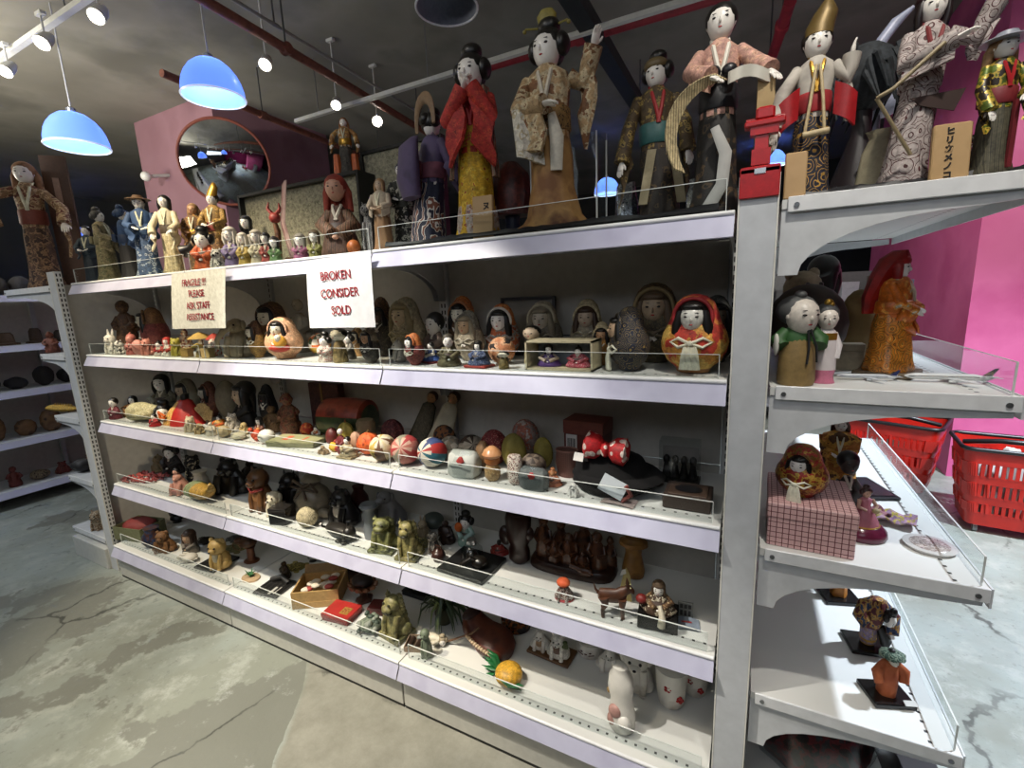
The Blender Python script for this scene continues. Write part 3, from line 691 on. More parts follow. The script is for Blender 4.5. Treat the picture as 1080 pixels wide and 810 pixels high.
def head_mb(c, r, yaw=0.0, tilt=0.0, long=1.18, detail=True):
    """painted doll head: 0 skin, 1 eyes and brows, 2 lips"""
    mb = MB(); M = Matrix.Translation(c) @ Matrix.Rotation(yaw, 4, 'Z') @ Matrix.Rotation(tilt, 4, 'X')
    # face modelled as a loft: jaw, cheeks, brow
    secs = [(0, -.05*r, -1.15*r, .22*r, .22*r), (0, -.06*r, -1.05*r, .45*r, .50*r), (0, -.03*r, -.75*r, .72*r, .78*r), (0, 0, -.3*r, .92*r, .95*r), (0, 0, .1*r, .96*r, 1.0*r),
            (0, .03*r, .5*r, .88*r, .92*r), (0, .06*r, .85*r, .58*r, .62*r), (0, .08*r, 1.0*r, .2*r, .22*r)]
    secs = [(a, b, c_*long/1.1, d, e) for a, b, c_, d, e in secs]
    mb.loft(secs, 16, 0, mtx=M)
    if detail:
        mb.ell((0, -.97*r, -.18*r), (.10*r, .14*r, .2*r), 0, 8, mtx=M)
        for s_ in (-1, 1):
            mb.ell((s_*.36*r, -.86*r, .06*r), (.2*r, .09*r, .085*r), 1, 8, mtx=M)
            mb.ell((s_*.36*r, -.84*r, .34*r), (.2*r, .06*r, .03*r), 1, 8, mtx=M)
            mb.ell((s_*.93*r, .05*r, -.05*r), (.09*r, .16*r, .24*r), 0, 8, mtx=M)
        mb.ell((0, -.83*r, -.56*r), (.15*r, .1*r, .065*r), 2, 8, mtx=M)
    return mb
def hair_mb(c, r, style, yaw=0.0, tilt=0.0, length=2.2):
    mb = MB(); M = Matrix.Translation(c) @ Matrix.Rotation(yaw, 4, 'Z') @ Matrix.Rotation(tilt, 4, 'X')
    mb.ell((0, .28*r, .30*r), (1.14*r, 1.10*r, 1.16*r), 0, 16, mtx=M)
    if style == 'bun':
        mb.ell((0, .35*r, 1.5*r), (.85*r, .7*r, .62*r), 0, 12, mtx=M)
        mb.ell((0, 1.15*r, .1*r), (.7*r, .6*r, .75*r), 0, 12, mtx=M)
        for s_ in (-1, 1): mb.ell((s_*1.05*r, .3*r, .2*r), (.5*r, .7*r, .75*r), 0, 12, mtx=M)
    elif style == 'topknot':
        mb.ell((0, .3*r, 1.45*r), (.22*r, .4*r, .45*r), 0, 10, mtx=M)
    elif style in ('long', 'fringe'):
        mb.loft([(0, .75*r, -length*r, .75*r, .28*r), (0, .75*r, -1.0*r, .95*r, .42*r), (0, .55*r, 0, 1.05*r, .7*r), (0, .4*r, .6*r, .8*r, .6*r)], 16, 0, mtx=M)
        for s_ in (-1, 1):
            mb.loft([(s_*.82*r, -.15*r, -min(length, 1.7)*r, .26*r, .3*r), (s_*.95*r, -.2*r, -.8*r, .3*r, .42*r), (s_*.92*r, -.1*r, .2*r, .24*r, .55*r), (s_*.6*r, 0, .8*r, .2*r, .4*r)], 10, 0, mtx=M)
        if style == 'fringe':
            mb.ell((0, -.42*r, .72*r), (.88*r, .58*r, .36*r), 0, 12, mtx=M)
    elif style == 'mane':
        for k in range(9):
            a = PI*(k/8)-PI/2
            mb.loft([(1.25*r*math.sin(a), .5*r+.5*r*math.cos(a), -length*r, .3*r, .3*r), (1.05*r*math.sin(a), .5*r+.45*r*math.cos(a), -.3*r, .45*r, .4*r), (.6*r*math.sin(a), .3*r, .9*r, .4*r, .4*r)], 8, 0, mtx=M)
    return mb
def hand_mb(p, d, s_, up=(0, 0, 1), fingers=True):
    """small doll hand: palm, four fingers and a thumb, pointing along d"""
    d = Vector(d).normalized(); q = d.to_track_quat('Z', 'Y').to_matrix().to_4x4(); M = Matrix.Translation(p) @ q
    mb = MB(); mb.loft([(0, 0, 0, .22*s_, .16*s_), (0, 0, .25*s_, .32*s_, .16*s_), (0, 0, .55*s_, .34*s_, .14*s_), (0, 0, .62*s_, .28*s_, .10*s_)], 10, mtx=M)
    for k, (fx, fl) in enumerate(((-.24, .42), (-.08, .52), (.08, .50), (.23, .38))):
        mb.tube([(fx*s_, 0, .55*s_), (fx*1.08*s_, -.02*s_, (.55+fl*.55)*s_), (fx*1.1*s_, -.10*s_, (.55+fl)*s_)], [.085*s_, .075*s_, .05*s_], 6, mtx=M)
    mb.tube([(.24*s_, 0, .18*s_), (.44*s_, -.05*s_, .38*s_), (.48*s_, -.1*s_, .58*s_)], [.1*s_, .085*s_, .055*s_], 6, mtx=M)
    return mb
def sleeve_mb(a, b, c, r0, r1, drop, th=.02, drop_dir=(0, 0, -1)):
    """kimono sleeve: arm tube from shoulder a over elbow b to wrist c with a hanging bag below the forearm"""
    a, b, c = Vector(a), Vector(b), Vector(c); mb = MB()
    mb.tube([a, a.lerp(b, .5), b, b.lerp(c, .5), c], [r0, r0*1.05, (r0+r1)/2*1.05, r1, r1*1.08], 12)
    dd = Vector(drop_dir)*drop
    if drop > 0:
        top = [a.lerp(b, .75), b, b.lerp(c, .5), c]; G = []
        for k in range(5):
            t_ = k/4; G.append([p+dd*t_*(0.9+.1*i/3)+(top[1]-a)*(.06*t_)+Vector((.006*math.sin(k*2+i), .006*math.cos(k*1.7+i), 0))*(1 if drop > .03 else 0) for i, p in enumerate(top)])
        mb.sheet(G, th)
    return mb
def kimono_doll(name, label, cat, loc, H, robe, skirt, obi, lining, rz=0, arms=None, hair='bun', hairm=None, skin=None, lean=(0, 0), bend=0.0, sleeve=.22,
                wide=1.0, hat=None, headyaw=0, headtilt=0, group=None, train=0, base=None, hr=.062, hairlen=2.2, face=True, tiltx=0.0):
    t = thing(name, label, cat, loc, rz, group, rot=(tiltx, 0, rz) if tiltx else None)
    hairm = hairm or HAIR; skin = skin or WHITEF
    b0 = 0.0
    if base:
        MB().box((0, 0, .006), (base[0], base[1], .012), bev=.002).build('base', base[2], t); b0 = .012
    S = H-b0
    def cv(z):   # spine curve
        k = max(0, min(1, z/.8)); k = k*k*(3-2*k)
        return lean[0]*k*S, lean[1]*k*S
    def sec(z, rx, ry): x, y = cv(z); return (x, y, b0+z*S, rx*S*wide, ry*S*wide)
    mb = MB(); mb.loft([sec(0, .118+train*.4, .095), sec(.02, .125+train*.4, .10), sec(.10, .100+train*.15, .090), sec(.25, .088, .08), sec(.40, .086, .076), sec(.50, .076, .066), sec(.54, .07, .06)], 32, fold=(9, .06, 7/S))
    mb.build('kimono_skirt', skirt, t)
    mb = MB(); mb.loft([sec(.47, .080, .070), sec(.55, .076, .064), sec(.64, .085, .066), sec(.72, .095, .062), sec(.77, .082, .055), sec(.80, .045, .045), sec(.815, .03, .032)], 20); mb.build('robe', robe, t)
    mb = MB(); mb.loft([sec(.50, .084, .073), sec(.51, .089, .077), sec(.60, .089, .076), sec(.61, .084, .071)], 20)
    x, y = cv(.56); mb.box((x, y+.095*S*wide, b0+.57*S), (.11*S, .05*S, .10*S), bev=.01*S); mb.build('obi', obi, t)
    x, y = cv(.72); x2, y2 = cv(.6); x3, y3 = cv(.81); mb = MB()
    for s_ in (-1, 1):
        mb.tube([(x3+s_*.035*S, y3+.02*S, b0+.825*S), (x+s_*.032*S, y-.050*S*wide, b0+.765*S), (x2+s_*.014*S, y2-.070*S*wide, b0+.68*S), (x2-s_*.004*S, y2-.074*S*wide, b0+.60*S)], .011*S, 6)
    mb.build('collar', lining, t)
    hx, hy = cv(.84); hc = Vector((hx, hy, b0+.885*S)) + Vector((lean[0]*.06*S, lean[1]*.06*S, 0))
    mb = head_mb(hc, hr*S, headyaw, headtilt, detail=face); mb.tube([(hx, hy+.005*S, b0+.79*S), (hx, hy, b0+.86*S)], .026*S, 10); mb.build('head', [skin, EYE, LIP], t)
    hm = hair_mb(hc, hr*S, hair, headyaw, headtilt, hairlen).build('hair', hairm, t)
    if hat:
        hat(hc, hr*S, t, headyaw)
    if arms is None: arms = [((-.15, -.05, .62), (-.07, -.13, .58)), ((.15, -.05, .62), (.07, -.13, .58))]
    for k, (e, h_) in enumerate(arms):
        s_ = -1 if k == 0 else 1
        x, y = cv(.74)
        A = Vector((x+s_*.085*S*wide, y, b0+.755*S)); E_ = Vector((x+e[0]*S, y+e[1]*S, b0+e[2]*S)); Hn = Vector((x+h_[0]*S, y+h_[1]*S, b0+h_[2]*S))
        drop = (sleeve[k] if isinstance(sleeve, (list, tuple)) else sleeve)*S
        sleeve_mb(A, E_, Hn, .034*S, .042*S, drop, .018*S).build('sleeve', robe if not isinstance(robe, list) else robe[0], t)
        hand_mb(Hn, (Hn-E_), .075*S).build('hand', skin, t)
    return t
def plain_hat(m_, kind='dome'):
    def f(c, r, t, yaw=0):
        mb = MB()
        if kind == 'cone': mb.loft([(c.x, c.y, c.z+.45*r, 1.9*r, 1.9*r), (c.x, c.y, c.z+.6*r, 1.75*r, 1.75*r), (c.x, c.y, c.z+1.15*r, .9*r, .9*r), (c.x, c.y, c.z+1.5*r, .12*r, .12*r)], 20)
        elif kind == 'tall': mb.loft([(c.x, c.y+.1*r, c.z+.45*r, 1.02*r, 1.05*r), (c.x+.1*r, c.y+.2*r, c.z+1.2*r, 1.0*r, .8*r), (c.x+.45*r, c.y+.3*r, c.z+2.2*r, .85*r, .55*r), (c.x+.55*r, c.y+.35*r, c.z+3.0*r, .38*r, .3*r), (c.x+.5*r, c.y+.35*r, c.z+3.3*r, .05*r, .05*r)], 16)
        elif kind == 'comb':
            mb.loft([(c.x, c.y+.2*r, c.z+1.75*r, .62*r, .3*r), (c.x, c.y+.2*r, c.z+2.2*r, .7*r, .28*r), (c.x, c.y+.2*r, c.z+2.55*r, .42*r, .2*r)], 14)
            for s_ in (-1, 1): mb.tube([(c.x, c.y+.2*r, c.z+1.4*r), (c.x+s_*1.5*r, c.y, c.z+1.55*r)], .07*r, 6).ell((c.x+s_*1.55*r, c.y, c.z+1.4*r), .14*r)
        elif kind == 'brim': mb.loft([(c.x, c.y, c.z+.5*r, 2.1*r, 1.9*r), (c.x, c.y, c.z+.62*r, 2.0*r, 1.8*r), (c.x, c.y, c.z+.75*r, 1.05*r, 1.05*r), (c.x, c.y, c.z+1.3*r, .8*r, .8*r), (c.x, c.y, c.z+1.4*r, .3*r, .3*r)], 20)
        else: mb.ell((c.x, c.y+.1*r, c.z+.65*r), (1.12*r, 1.12*r, .75*r), n=16)
        mb.build('hat', m_, t)
    return f

# ------------------------------------------------------------------ figurine builders: all (label, loc, w, d, h, yaw, group, kw)
def egg_doll(label, loc, w, d, h, yaw=0, group=None, hood=None, robe=None, hairm=None, skin=None, cord=None, tassel=False, rim=None, tilt=0, name='egg_doll', fz=.70, fr=.25, band=None):
    """okiagari style egg-shaped princess doll"""
    t = thing(name, label, 'doll', loc, yaw, group, rot=(tilt, 0, yaw) if tilt else None)
    a, b = w/2, d/2
    prof = [(.42, 0), (.50, .015), (.52, .06), (.80, .16), (.97, .30), (1.0, .40), (.93, .52), (.80, .62), (.72, .70), (.66, .80), (.54, .90), (.34, .97), (.10, 1.0)]
    mb = MB(); mb.loft([(0, 0, z*h, r*a, r*b) for r, z in prof], 26)
    # hood faces get the second slot
    for i, f_ in enumerate(mb.f):
        zc = sum(mb.v[k][2] for k in f_)/len(f_)
        if zc < .055*h: mb.m[i] = 2
        elif zc > .60*h: mb.m[i] = 1
    mb.build('body', [robe, hood or robe, band or robe], t)
    r = fr*w*.95; rr = min(r, h*.16); fc = Vector((0, -b*.55, fz*h))
    head_mb(fc, rr, 0, 0, 1.1).build('head', [skin or FACE, EYE, LIP], t)
    hm = hairm or HAIR; mb = MB()
    mb.ell((fc.x, fc.y+.30*rr, fc.z+.25*rr), (1.2*rr, 1.0*rr, 1.15*rr), n=14)
    mb.ell((fc.x, fc.y-.40*rr, fc.z+.78*rr), (.85*rr, .52*rr, .34*rr), n=12)
    for s_ in (-1, 1): mb.loft([(s_*1.15*rr, fc.y-.15*rr, fc.z-1.7*rr, .42*rr, .35*rr), (s_*1.1*rr, fc.y-.1*rr, fc.z-.6*rr, .42*rr, .5*rr), (s_*.9*rr, fc.y, fc.z+.5*rr, .3*rr, .5*rr)], 10)
    mb.build('hair', hm, t)
    # hood rim round the face
    R = []
    for k in range(17):
        q = PI*(k/16)*1.34-PI*.17
        R.append((1.42*rr*math.cos(q), fc.y-.05*rr, fc.z+1.45*rr*math.sin(q)*.98))
    MB().tube(R, .16*rr, 8).build('hood_rim', rim or hood or robe, t)
    mb = MB()
    for s_ in (-1, 1): mb.tube([(s_*.9*rr, fc.y-.1*rr, fc.z-1.15*rr), (s_*.35*rr, -b*.92, fc.z-1.8*rr), (-s_*.25*rr, -b*1.0, fc.z-2.5*rr)], .22*rr, 8, flat=.5)
    mb.ell((0, fc.y+.15*rr, fc.z-1.35*rr), (.9*rr, .75*rr, .5*rr))
    mb.build('collar', mat('#d9d3c6', .6), t)
    if cord is not None:
        cz = fc.z-2.0*rr; mb = MB(); yb = -b*1.04
        for s_ in (-1, 1):
            mb.tube([(0, yb, cz), (s_*.9*rr, yb+.1*b, cz+.42*rr), (s_*1.5*rr, yb+.25*b, cz+.1*rr), (s_*.9*rr, yb+.08*b, cz-.3*rr), (0, yb, cz)], .13*rr, 7)
        mb.ell((0, yb, cz), (.25*rr, .2*rr, .25*rr), n=10); cb = mb.build('cord_bow', cord, t)
        if tassel:
            mb = MB(); 
            for k in range(3):
                x = (k-1)*.35*rr; mb.loft([(x, yb-.02*b, cz-.25*rr, .14*rr, .12*rr), (x*1.1, yb-.04*b, cz-.9*rr, .26*rr, .2*rr), (x*1.25, yb-.02*b, cz-2.0*rr, .34*rr, .22*rr)], 10, fold=(5, .1))
            mb.build('tassel', cord, cb)
    return t
def seated_doll(label, loc, w, d, h, yaw=0, group=None, robe=None, robe2=None, hairm=None, skin=None, hair='fringe', base=None, hat=None, name='seated_doll', hs=.17, face=True, cat='doll', train=False):
    t = thing(name, label, cat, loc, yaw, group); b0 = 0
    if base: b0 = h*.10; MB().box((0, 0, b0/2), (w*1.0, d*.95, b0), bev=.002).build('base', base, t)
    S = h-b0; a, b = w/2, d/2
    mb = MB(); mb.loft([(0, 0, b0, a*.92, b*.95), (0, 0, b0+.05*S, a, b), (0, 0, b0+.22*S, a*.82, b*.85), (0, 0, b0+.42*S, a*.55, b*.6), (0, 0, b0+.58*S, a*.42, b*.42), (0, 0, b0+.64*S, a*.22, b*.25)], 20, fold=(6, .05))
    mb.build('robe', robe, t)
    for s_ in (-1, 1): MB().tube([(s_*a*.36, 0, b0+.56*S), (s_*a*.74, -b*.2, b0+.40*S), (s_*a*.16, -b*.86, b0+.27*S)], [S*.07, S*.10, S*.085], 10).build('sleeve', robe2 or robe, t)
    MB().ell((0, -b*.98, b0+.235*S), (S*.045, S*.03, S*.03), n=8).build('hands', skin or WHITEF, t)
    MB().loft([(0, 0, b0+.34*S, a*.68, b*.74), (0, 0, b0+.42*S, a*.58, b*.63)], 20).build('sash', mat('#4a3a34', .6), t)
    mb = MB()
    for s_ in (-1, 1): mb.tube([(s_*a*.2, -b*.05, b0+.65*S), (s_*a*.14, -b*.36, b0+.57*S), (-s_*a*.05, -b*.56, b0+.45*S)], S*.022, 6)
    mb.build('collar', mat('#c9c0ae', .6), t)
    r = min(hs*S, w*.32); c = Vector((0, -b*.08, h-r*(1.2 if hair != 'topknot' else 1.75)-(r*.55 if hair == 'bun' else 0)))
    head_mb(c, r, detail=face).build('head', [skin or WHITEF, EYE, LIP], t)
    hair_mb(c, r, hair).build('hair', hairm or HAIR, t)
    if hat: hat(c, r, t)
    return t
def kokeshi(label, loc, w, d, h, yaw=0, group=None, body=None, skin=None, hairm=None, name='kokeshi_doll', cap=True, band=None, headfrac=.36):
    t = thing(name, label, 'doll', loc, yaw, group); r = w/2
    hh = h*headfrac/2; z1 = h-2*hh
    mb = MB(); mb.loft([(0, 0, 0, r*.8, r*.8), (0, 0, h*.03, r*.88, r*.88), (0, 0, z1*.45, r*.8, r*.8), (0, 0, z1*.85, r*.62, r*.62), (0, 0, z1+.01*h, r*.35, r*.35)], 18)
    mb.build('body', body, t)
    if band: MB().loft([(0, 0, z1*.38, r*.85, r*.85), (0, 0, z1*.56, r*.81, r*.81)], 18).build('sash', band, t)
    c = Vector((0, 0, h-hh)); mb = MB().ell((0, 0, c.z), (r*.92, r*.92, hh), 0, 16)
    for s_ in (-1, 1): mb.ell((s_*r*.33, -r*.82, c.z), (r*.12, r*.08, hh*.09), 1, 8)
    mb.ell((0, -r*.86, c.z-hh*.4), (r*.1, r*.06, hh*.07), 2, 8); mb.build('head', [skin or FACE, EYE, LIP], t)
    if cap: MB().ell((0, r*.18, c.z+hh*.2), (r*.98, r*.9, hh*.92), 0, 16).build('hair', hairm or HAIR, t)
    return t
def animal_sit(label, loc, w, d, h, yaw=0, group=None, col=None, belly=None, ear='round', muzzle=.5, cat='figurine', name='animal_figurine', rough=0, seed=1, tail=True, eye=True, headr=.27, paw=None):
    t = thing(name, label, cat, loc, yaw, group); a, b = w/2, d/2
    mb = MB(); hz = h*(1-headr*1.0-.02); r = min(headr*h, a*.78)
    mb.loft([(0, .1*b, 0, a*.8, b*.8), (0, .1*b, .06*h, a*.95, b*.92), (0, .12*b, .25*h, a*.92, b*.88), (0, .05*b, .45*h, a*.72, b*.68), (0, 0, .62*h, a*.5, b*.5), (0, 0, hz, a*.4, b*.4)], 18)
    mb.ell((0, -.15*b, hz), (r*1.02, r*.95, r), 0, 16)
    mb.ell((0, -.15*b-r*.75, hz-r*.2), (r*.48, r*muzzle, r*.38), 0, 12)
    for s_ in (-1, 1):
        mb.tube([(s_*a*.42, -b*.45, .52*h), (s_*a*.45, -b*.72, .28*h), (s_*a*.42, -b*.78, .03*h)], [a*.2, a*.2, a*.17], 10)
        mb.ell((s_*a*.42, -b*.86, .045*h), (a*.2, b*.22, .04*h), 0, 10)
        mb.ell((s_*a*.66, -.15*b, .138*h), (a*.34, b*.55, .13*h), 0, 12)
        if ear == 'round': mb.ell((s_*r*.72, -.05*b, hz+r*.8), (r*.36, r*.2, r*.36), 0, 10)
        elif ear == 'point': mb.loft([(s_*r*.55, -.1*b, hz+r*.5, r*.32, r*.2), (s_*r*.68, -.1*b, hz+r*1.25, r*.04, r*.04)], 8)
        elif ear == 'long': mb.loft([(s_*r*.35, 0, hz+r*.6, r*.2, r*.16), (s_*r*.45, .1*b, hz+r*1.4, r*.25, r*.14), (s_*r*.5, .15*b, hz+r*2.0, r*.08, r*.06)], 8)
        elif ear == 'flop': mb.ell((s_*r*1.0, -.1*b, hz+r*.1), (r*.3, r*.35, r*.65), 0, 10)
    if tail: mb.tube([(0, b*.8, .1*h), (a*.3, b*1.05, .2*h), (a*.2, b*1.0, .38*h)], [a*.14, a*.13, a*.06], 8)
    if rough: mb.jitter(rough, seed)
    mb.build('body', col, t)
    if belly is not None: MB().ell((0, -b*.50, .36*h), (a*.48, b*.30, .22*h), 0, 14).build('belly', belly, t)
    if eye:
        mb = MB()
        for s_ in (-1, 1): mb.ell((s_*r*.4, -.15*b-r*.86, hz+r*.2), r*.13, n=8)
        mb.ell((0, -.15*b-r*(.75+muzzle), hz-r*.12), (r*.15, r*.1, r*.1), n=8); mb.build('eyes_and_nose', EYE, t)
    if paw is not None:
        MB().tube([(a*.5, -b*.2, .55*h), (a*.8, -b*.5, .62*h), (a*.75, -b*.6, .82*h)], [a*.2, a*.19, a*.16], 10).ell((a*.75, -b*.62, .86*h), (a*.2, a*.2, .05*h)).build('raised_paw', paw, t)
    return t
def animal_stand(label, loc, w, d, h, yaw=0, group=None, col=None, name='animal_figurine', cat='figurine', ear='point', neck=.2, snout=.5, tail='up', rough=0):
    """four-legged figure; long axis along local x, head at -x"""
    t = thing(name, label, cat, loc, yaw, group); a = w/2; b = d/2; mb = MB(); bz = h*.55
    R = lambda x, z, r1, r2: [(x, r1*math.cos(2*PI*k/14), z+r2*math.sin(2*PI*k/14)) for k in range(14)]
    mb.rings([R(a*.78, bz, b*.15, h*.06), R(a*.70, bz+.02*h, b*.55, h*.16), R(a*.3, bz, b*.62, h*.19), R(-a*.1, bz+.01*h, b*.6, h*.19), R(-a*.38, bz+.06*h, b*.62, h*.22), R(-a*.52, bz+.12*h, b*.5, h*.17), R(-a*.66, bz+.16*h+neck*h*.3, b*.42, h*.15), R(-a*.82, bz+.14*h+neck*h*.4, b*.32, h*.10), R(-a*.98, bz+.08*h+neck*h*.4, b*.2, h*.065), R(-a*1.0, bz+.08*h+neck*h*.4, b*.1, h*.03)])
    for s_ in (-1, 1):
        mb.tube([(-a*.42, s_*b*.4, bz-.02*h), (-a*.40, s_*b*.42, bz*.5), (-a*.43, s_*b*.42, bz*.3), (-a*.44, s_*b*.42, 0)], [h*.11, h*.06, h*.045, h*.05], 9)
        mb.tube([(a*.5, s_*b*.4, bz), (a*.40, s_*b*.42, bz*.62), (a*.56, s_*b*.42, bz*.34), (a*.52, s_*b*.42, 0)], [h*.14, h*.075, h*.045, h*.05], 9)
        if ear == 'point': mb.loft([(-a*.66, s_*b*.3, bz+.26*h+neck*h*.3, h*.05, h*.03), (-a*.62, s_*b*.38, bz+.42*h+neck*h*.3, h*.008, h*.008)], 8)
    mb.tube([(a*.76, 0, bz+.05*h), (a*.9, 0, bz+.15*h), (a*.98, 0, bz+(.3 if tail == 'up' else -.15)*h)], [h*.04, h*.03, h*.012], 7)
    if rough: mb.jitter(rough, 3)
    mb.build('body', col, t)
    mb = MB()
    for s_ in (-1, 1): mb.ell((-a*.8, s_*b*.30, bz+.22*h+neck*h*.38), h*.022, n=8)
    mb.build('eyes', mat('#e9d9a0', .3), t)
    return t
def temari(label, loc, w, d, h, yaw=0, group=None, cols=None, sect=8, name='temari_ball', star=True, tilt=(0.5, 0.2)):
    mats = cols; mb = MB(); r = w/2; n = sect*4; k = 12; V = []; 
    R = []
    for j in range(k+1):
        th = -PI/2+PI*j/k; th = max(-PI/2+.02, min(PI/2-.02, th))
        R.append([(r*math.cos(th)*math.cos(2*PI*i/n), r*math.cos(th)*math.sin(2*PI*i/n), r*math.sin(th)) for i in range(n)])
    mb.rings(R)
    for i, f_ in enumerate(mb.f[:-2]):
        j, c = divmod(i, n); s_ = c//4; lat = abs(j-k/2+.5)/(k/2)
        q = c % 4; dia = abs(q-1.5) < 1.0 if lat > .45 else True
        if j in (k//2-1, k//2) and not star: m_ = len(mats)-1
        elif star: m_ = (s_ % (len(mats)-1)) if dia else len(mats)-1
        else: m_ = (s_*2+j//2) % (len(mats)-1)
        mb.m[i] = m_
    rot = Matrix.Rotation(tilt[0], 4, 'X') @ Matrix.Rotation(tilt[1], 4, 'Y'); mb.v = [tuple(rot @ Vector(p)+Vector((0, 0, r))) for p in mb.v]
    o = mb.build(name, mats); o.location = loc; o.rotation_euler = (0, 0, yaw); tag(o, label, 'ball', group); return o
def box_thing(label, loc, w, d, h, yaw=0, group=None, col=None, lidcol=None, lid=.28, name='gift_box', cat='box', tagc=None):
    t = thing(name, label, cat, loc, yaw, group)
    MB().box((0, 0, h*(1-lid)/2), (w*.97, d*.97, h*(1-lid)), bev=.0015).build('base', col, t)
    MB().box((0, 0, h*(1-lid/2)), (w, d, h*lid), bev=.0015).build('lid', lidcol or col, t)
    if tagc is not None:
        o = MB().box((0, 0, 0), (w*.28, .001, h*.42)).build('label', tagc, t); o.location = (-w*.28, -d/2-.0008, h*.5)
        mb = MB()
        for k in range(7): mb.box(((k-3)*w*.033, 0, 0), (w*.012*(1+k % 2), .0006, h*.26))
        o2 = mb.build('bar_code', BLK, o); o2.location = (0, -.0007, 0)
    return t
def ball_thing(label, loc, w, d, h, yaw=0, group=None, col=None, name='round_ornament', cat='ornament', lobes=0, stem=None, jit=0):
    t = thing(name, label, cat, loc, yaw, group)
    mb = MB(); k = 10
    mb.loft([(0, 0, h*(.5-.5*math.cos(PI*j/k)), max(.04, math.sin(PI*j/k))*w/2, max(.04, math.sin(PI*j/k))*d/2) for j in range(k+1)], 32 if lobes else 20, fold=(lobes, .09) if lobes else None)
    if jit: mb.jitter(jit, 5)
    mb.build('body', col, t)
    if stem is not None: MB().tube([(0, 0, h*.92), (0, 0, h*1.05), (w*.08, 0, h*1.12)], [w*.06, w*.05, w*.03], 7).build('stem', stem, t)
    return t
def vase_thing(label, loc, w, d, h, yaw=0, group=None, col=None, prof=None, name='vase', cat='vase', n=22, fold=None, extra=None):
    t = thing(name, label, cat, loc, yaw, group)
    MB().loft([(0, 0, z*h, r*w/2, r*d/2) for r, z in prof], n, fold=fold).build('body', col, t)
    if extra: extra(t, w, d, h)
    return t
def carved(label, loc, w, d, h, yaw=0, group=None, col=None, lumps=6, seed=1, name='carved_figure', cat='figurine', base=None, face=None, jit=.006):
    """small carved or moulded human-like figure with robe folds, arms, head and base"""
    t = thing(name, label, cat, loc, yaw, group); a, b = w/2, d/2; b0 = 0
    if base: b0 = h*.10; MB().box((0, 0, b0/2), (w, d, b0), bev=.002).build('base', base, t)
    S = h-b0; rnd = random.Random(seed); mb = MB()
    mb.loft([(0, 0, b0, a*.85, b*.85), (0, 0, b0+.08*S, a*.95, b*.95), (0, 0, b0+.3*S, a*.8, b*.8), (0, 0, b0+.52*S, a*.72, b*.68), (0, 0, b0+.66*S, a*.6, b*.5), (0, 0, b0+.74*S, a*.25, b*.25)], 20, fold=(8, .07, 20/S))
    for s_ in (-1, 1): mb.tube([(s_*a*.55, 0, b0+.64*S), (s_*a*.85, -b*.25, b0+.48*S), (s_*a*.4, -b*.8, b0+.40*S)], [S*.07, S*.08, S*.06], 9)
    r = min(S*.15, a*.55)
    mb.ell((0, -b*.1, h-r*1.05), (r*.92, r*.95, r*1.05), 1 if face else 0, 14); mb.ell((0, -b*.1-r*.9, h-r*1.15), (r*.16, r*.2, r*.2), 1 if face else 0, 8)
    for s_ in (-1, 1): mb.ell((s_*r*.36, -b*.1-r*.82, h-r*.95), r*.1, 2, 6)
    for k in range(lumps):
        q = rnd.uniform(0, 2*PI); z = rnd.uniform(.08, .55); mb.ell((a*.75*math.cos(q), b*.75*math.sin(q), b0+z*S), (S*rnd.uniform(.05, .1), S*rnd.uniform(.04, .08), S*rnd.uniform(.05, .12)), 0, 8)
    if jit: mb.jitter(jit, seed)
    mb.build('figure', [col, face or col, EYE], t); return t
def cluster(label, loc, w, d, h, yaw=0, group=None, cols=None, n=14, seed=1, name='craft_bundle', cat='ornament', shape='blob'):
    t = thing(name, label, cat, loc, yaw, group); rnd = random.Random(seed); mbs = [MB() for _ in cols]
    for k in range(n):
        x = rnd.uniform(-.42, .42)*w; y = rnd.uniform(-.38, .38)*d; z = rnd.uniform(.12, .8)*h*(1-abs(x)/w*.9); s_ = rnd.uniform(.12, .2)*min(w, h)*(1.7 if shape == 'cord' else 1)
        m_ = mbs[k % len(cols)]
        if shape == 'cord':
            p = Vector((x, y, max(s_*.5, z*.6))); m_.tube([p+Vector((-s_*1.2, 0, 0)), p+Vector((-s_*.3, s_*.5, s_*.6)), p+Vector((s_*.5, -s_*.4, s_*.3)), p+Vector((s_*1.3, 0, -s_*.1))], s_*.36, 8)
        else: m_.ell((x, y, max(z, s_*1.25)), (s_*rnd.uniform(.8, 1.4), s_, s_*rnd.uniform(.7, 1.2)), 0, 9)
    for i, (m_, c) in enumerate(zip(mbs, cols)):
        if m_.v:
            if shape == 'blob': m_.ell((0, 0, h*.3), (w*.42, d*.42, h*.3)) if i == 0 else None
            m_.build('strand' if shape == 'cord' else 'cluster', c, t)
    return t
# tier row helper
YL = {1: (.02, .34), 2: (.02, .335), 3: (.02, .335), 4: (.02, .335), 5: (-.02, .335)}
def row(T, fn, u, vb, vt, wpx, label, yaw=0, df=.8, group=None, yfix=None, free=False, z=None, **kw):
    loc, w_, d_, h = fit(u, vb, vt, wpx, (SURF[T] if z is None else z), YL[T], T, df, yfix, free)
    return fn(label, loc, w_, d_, h, yaw, group, **kw)
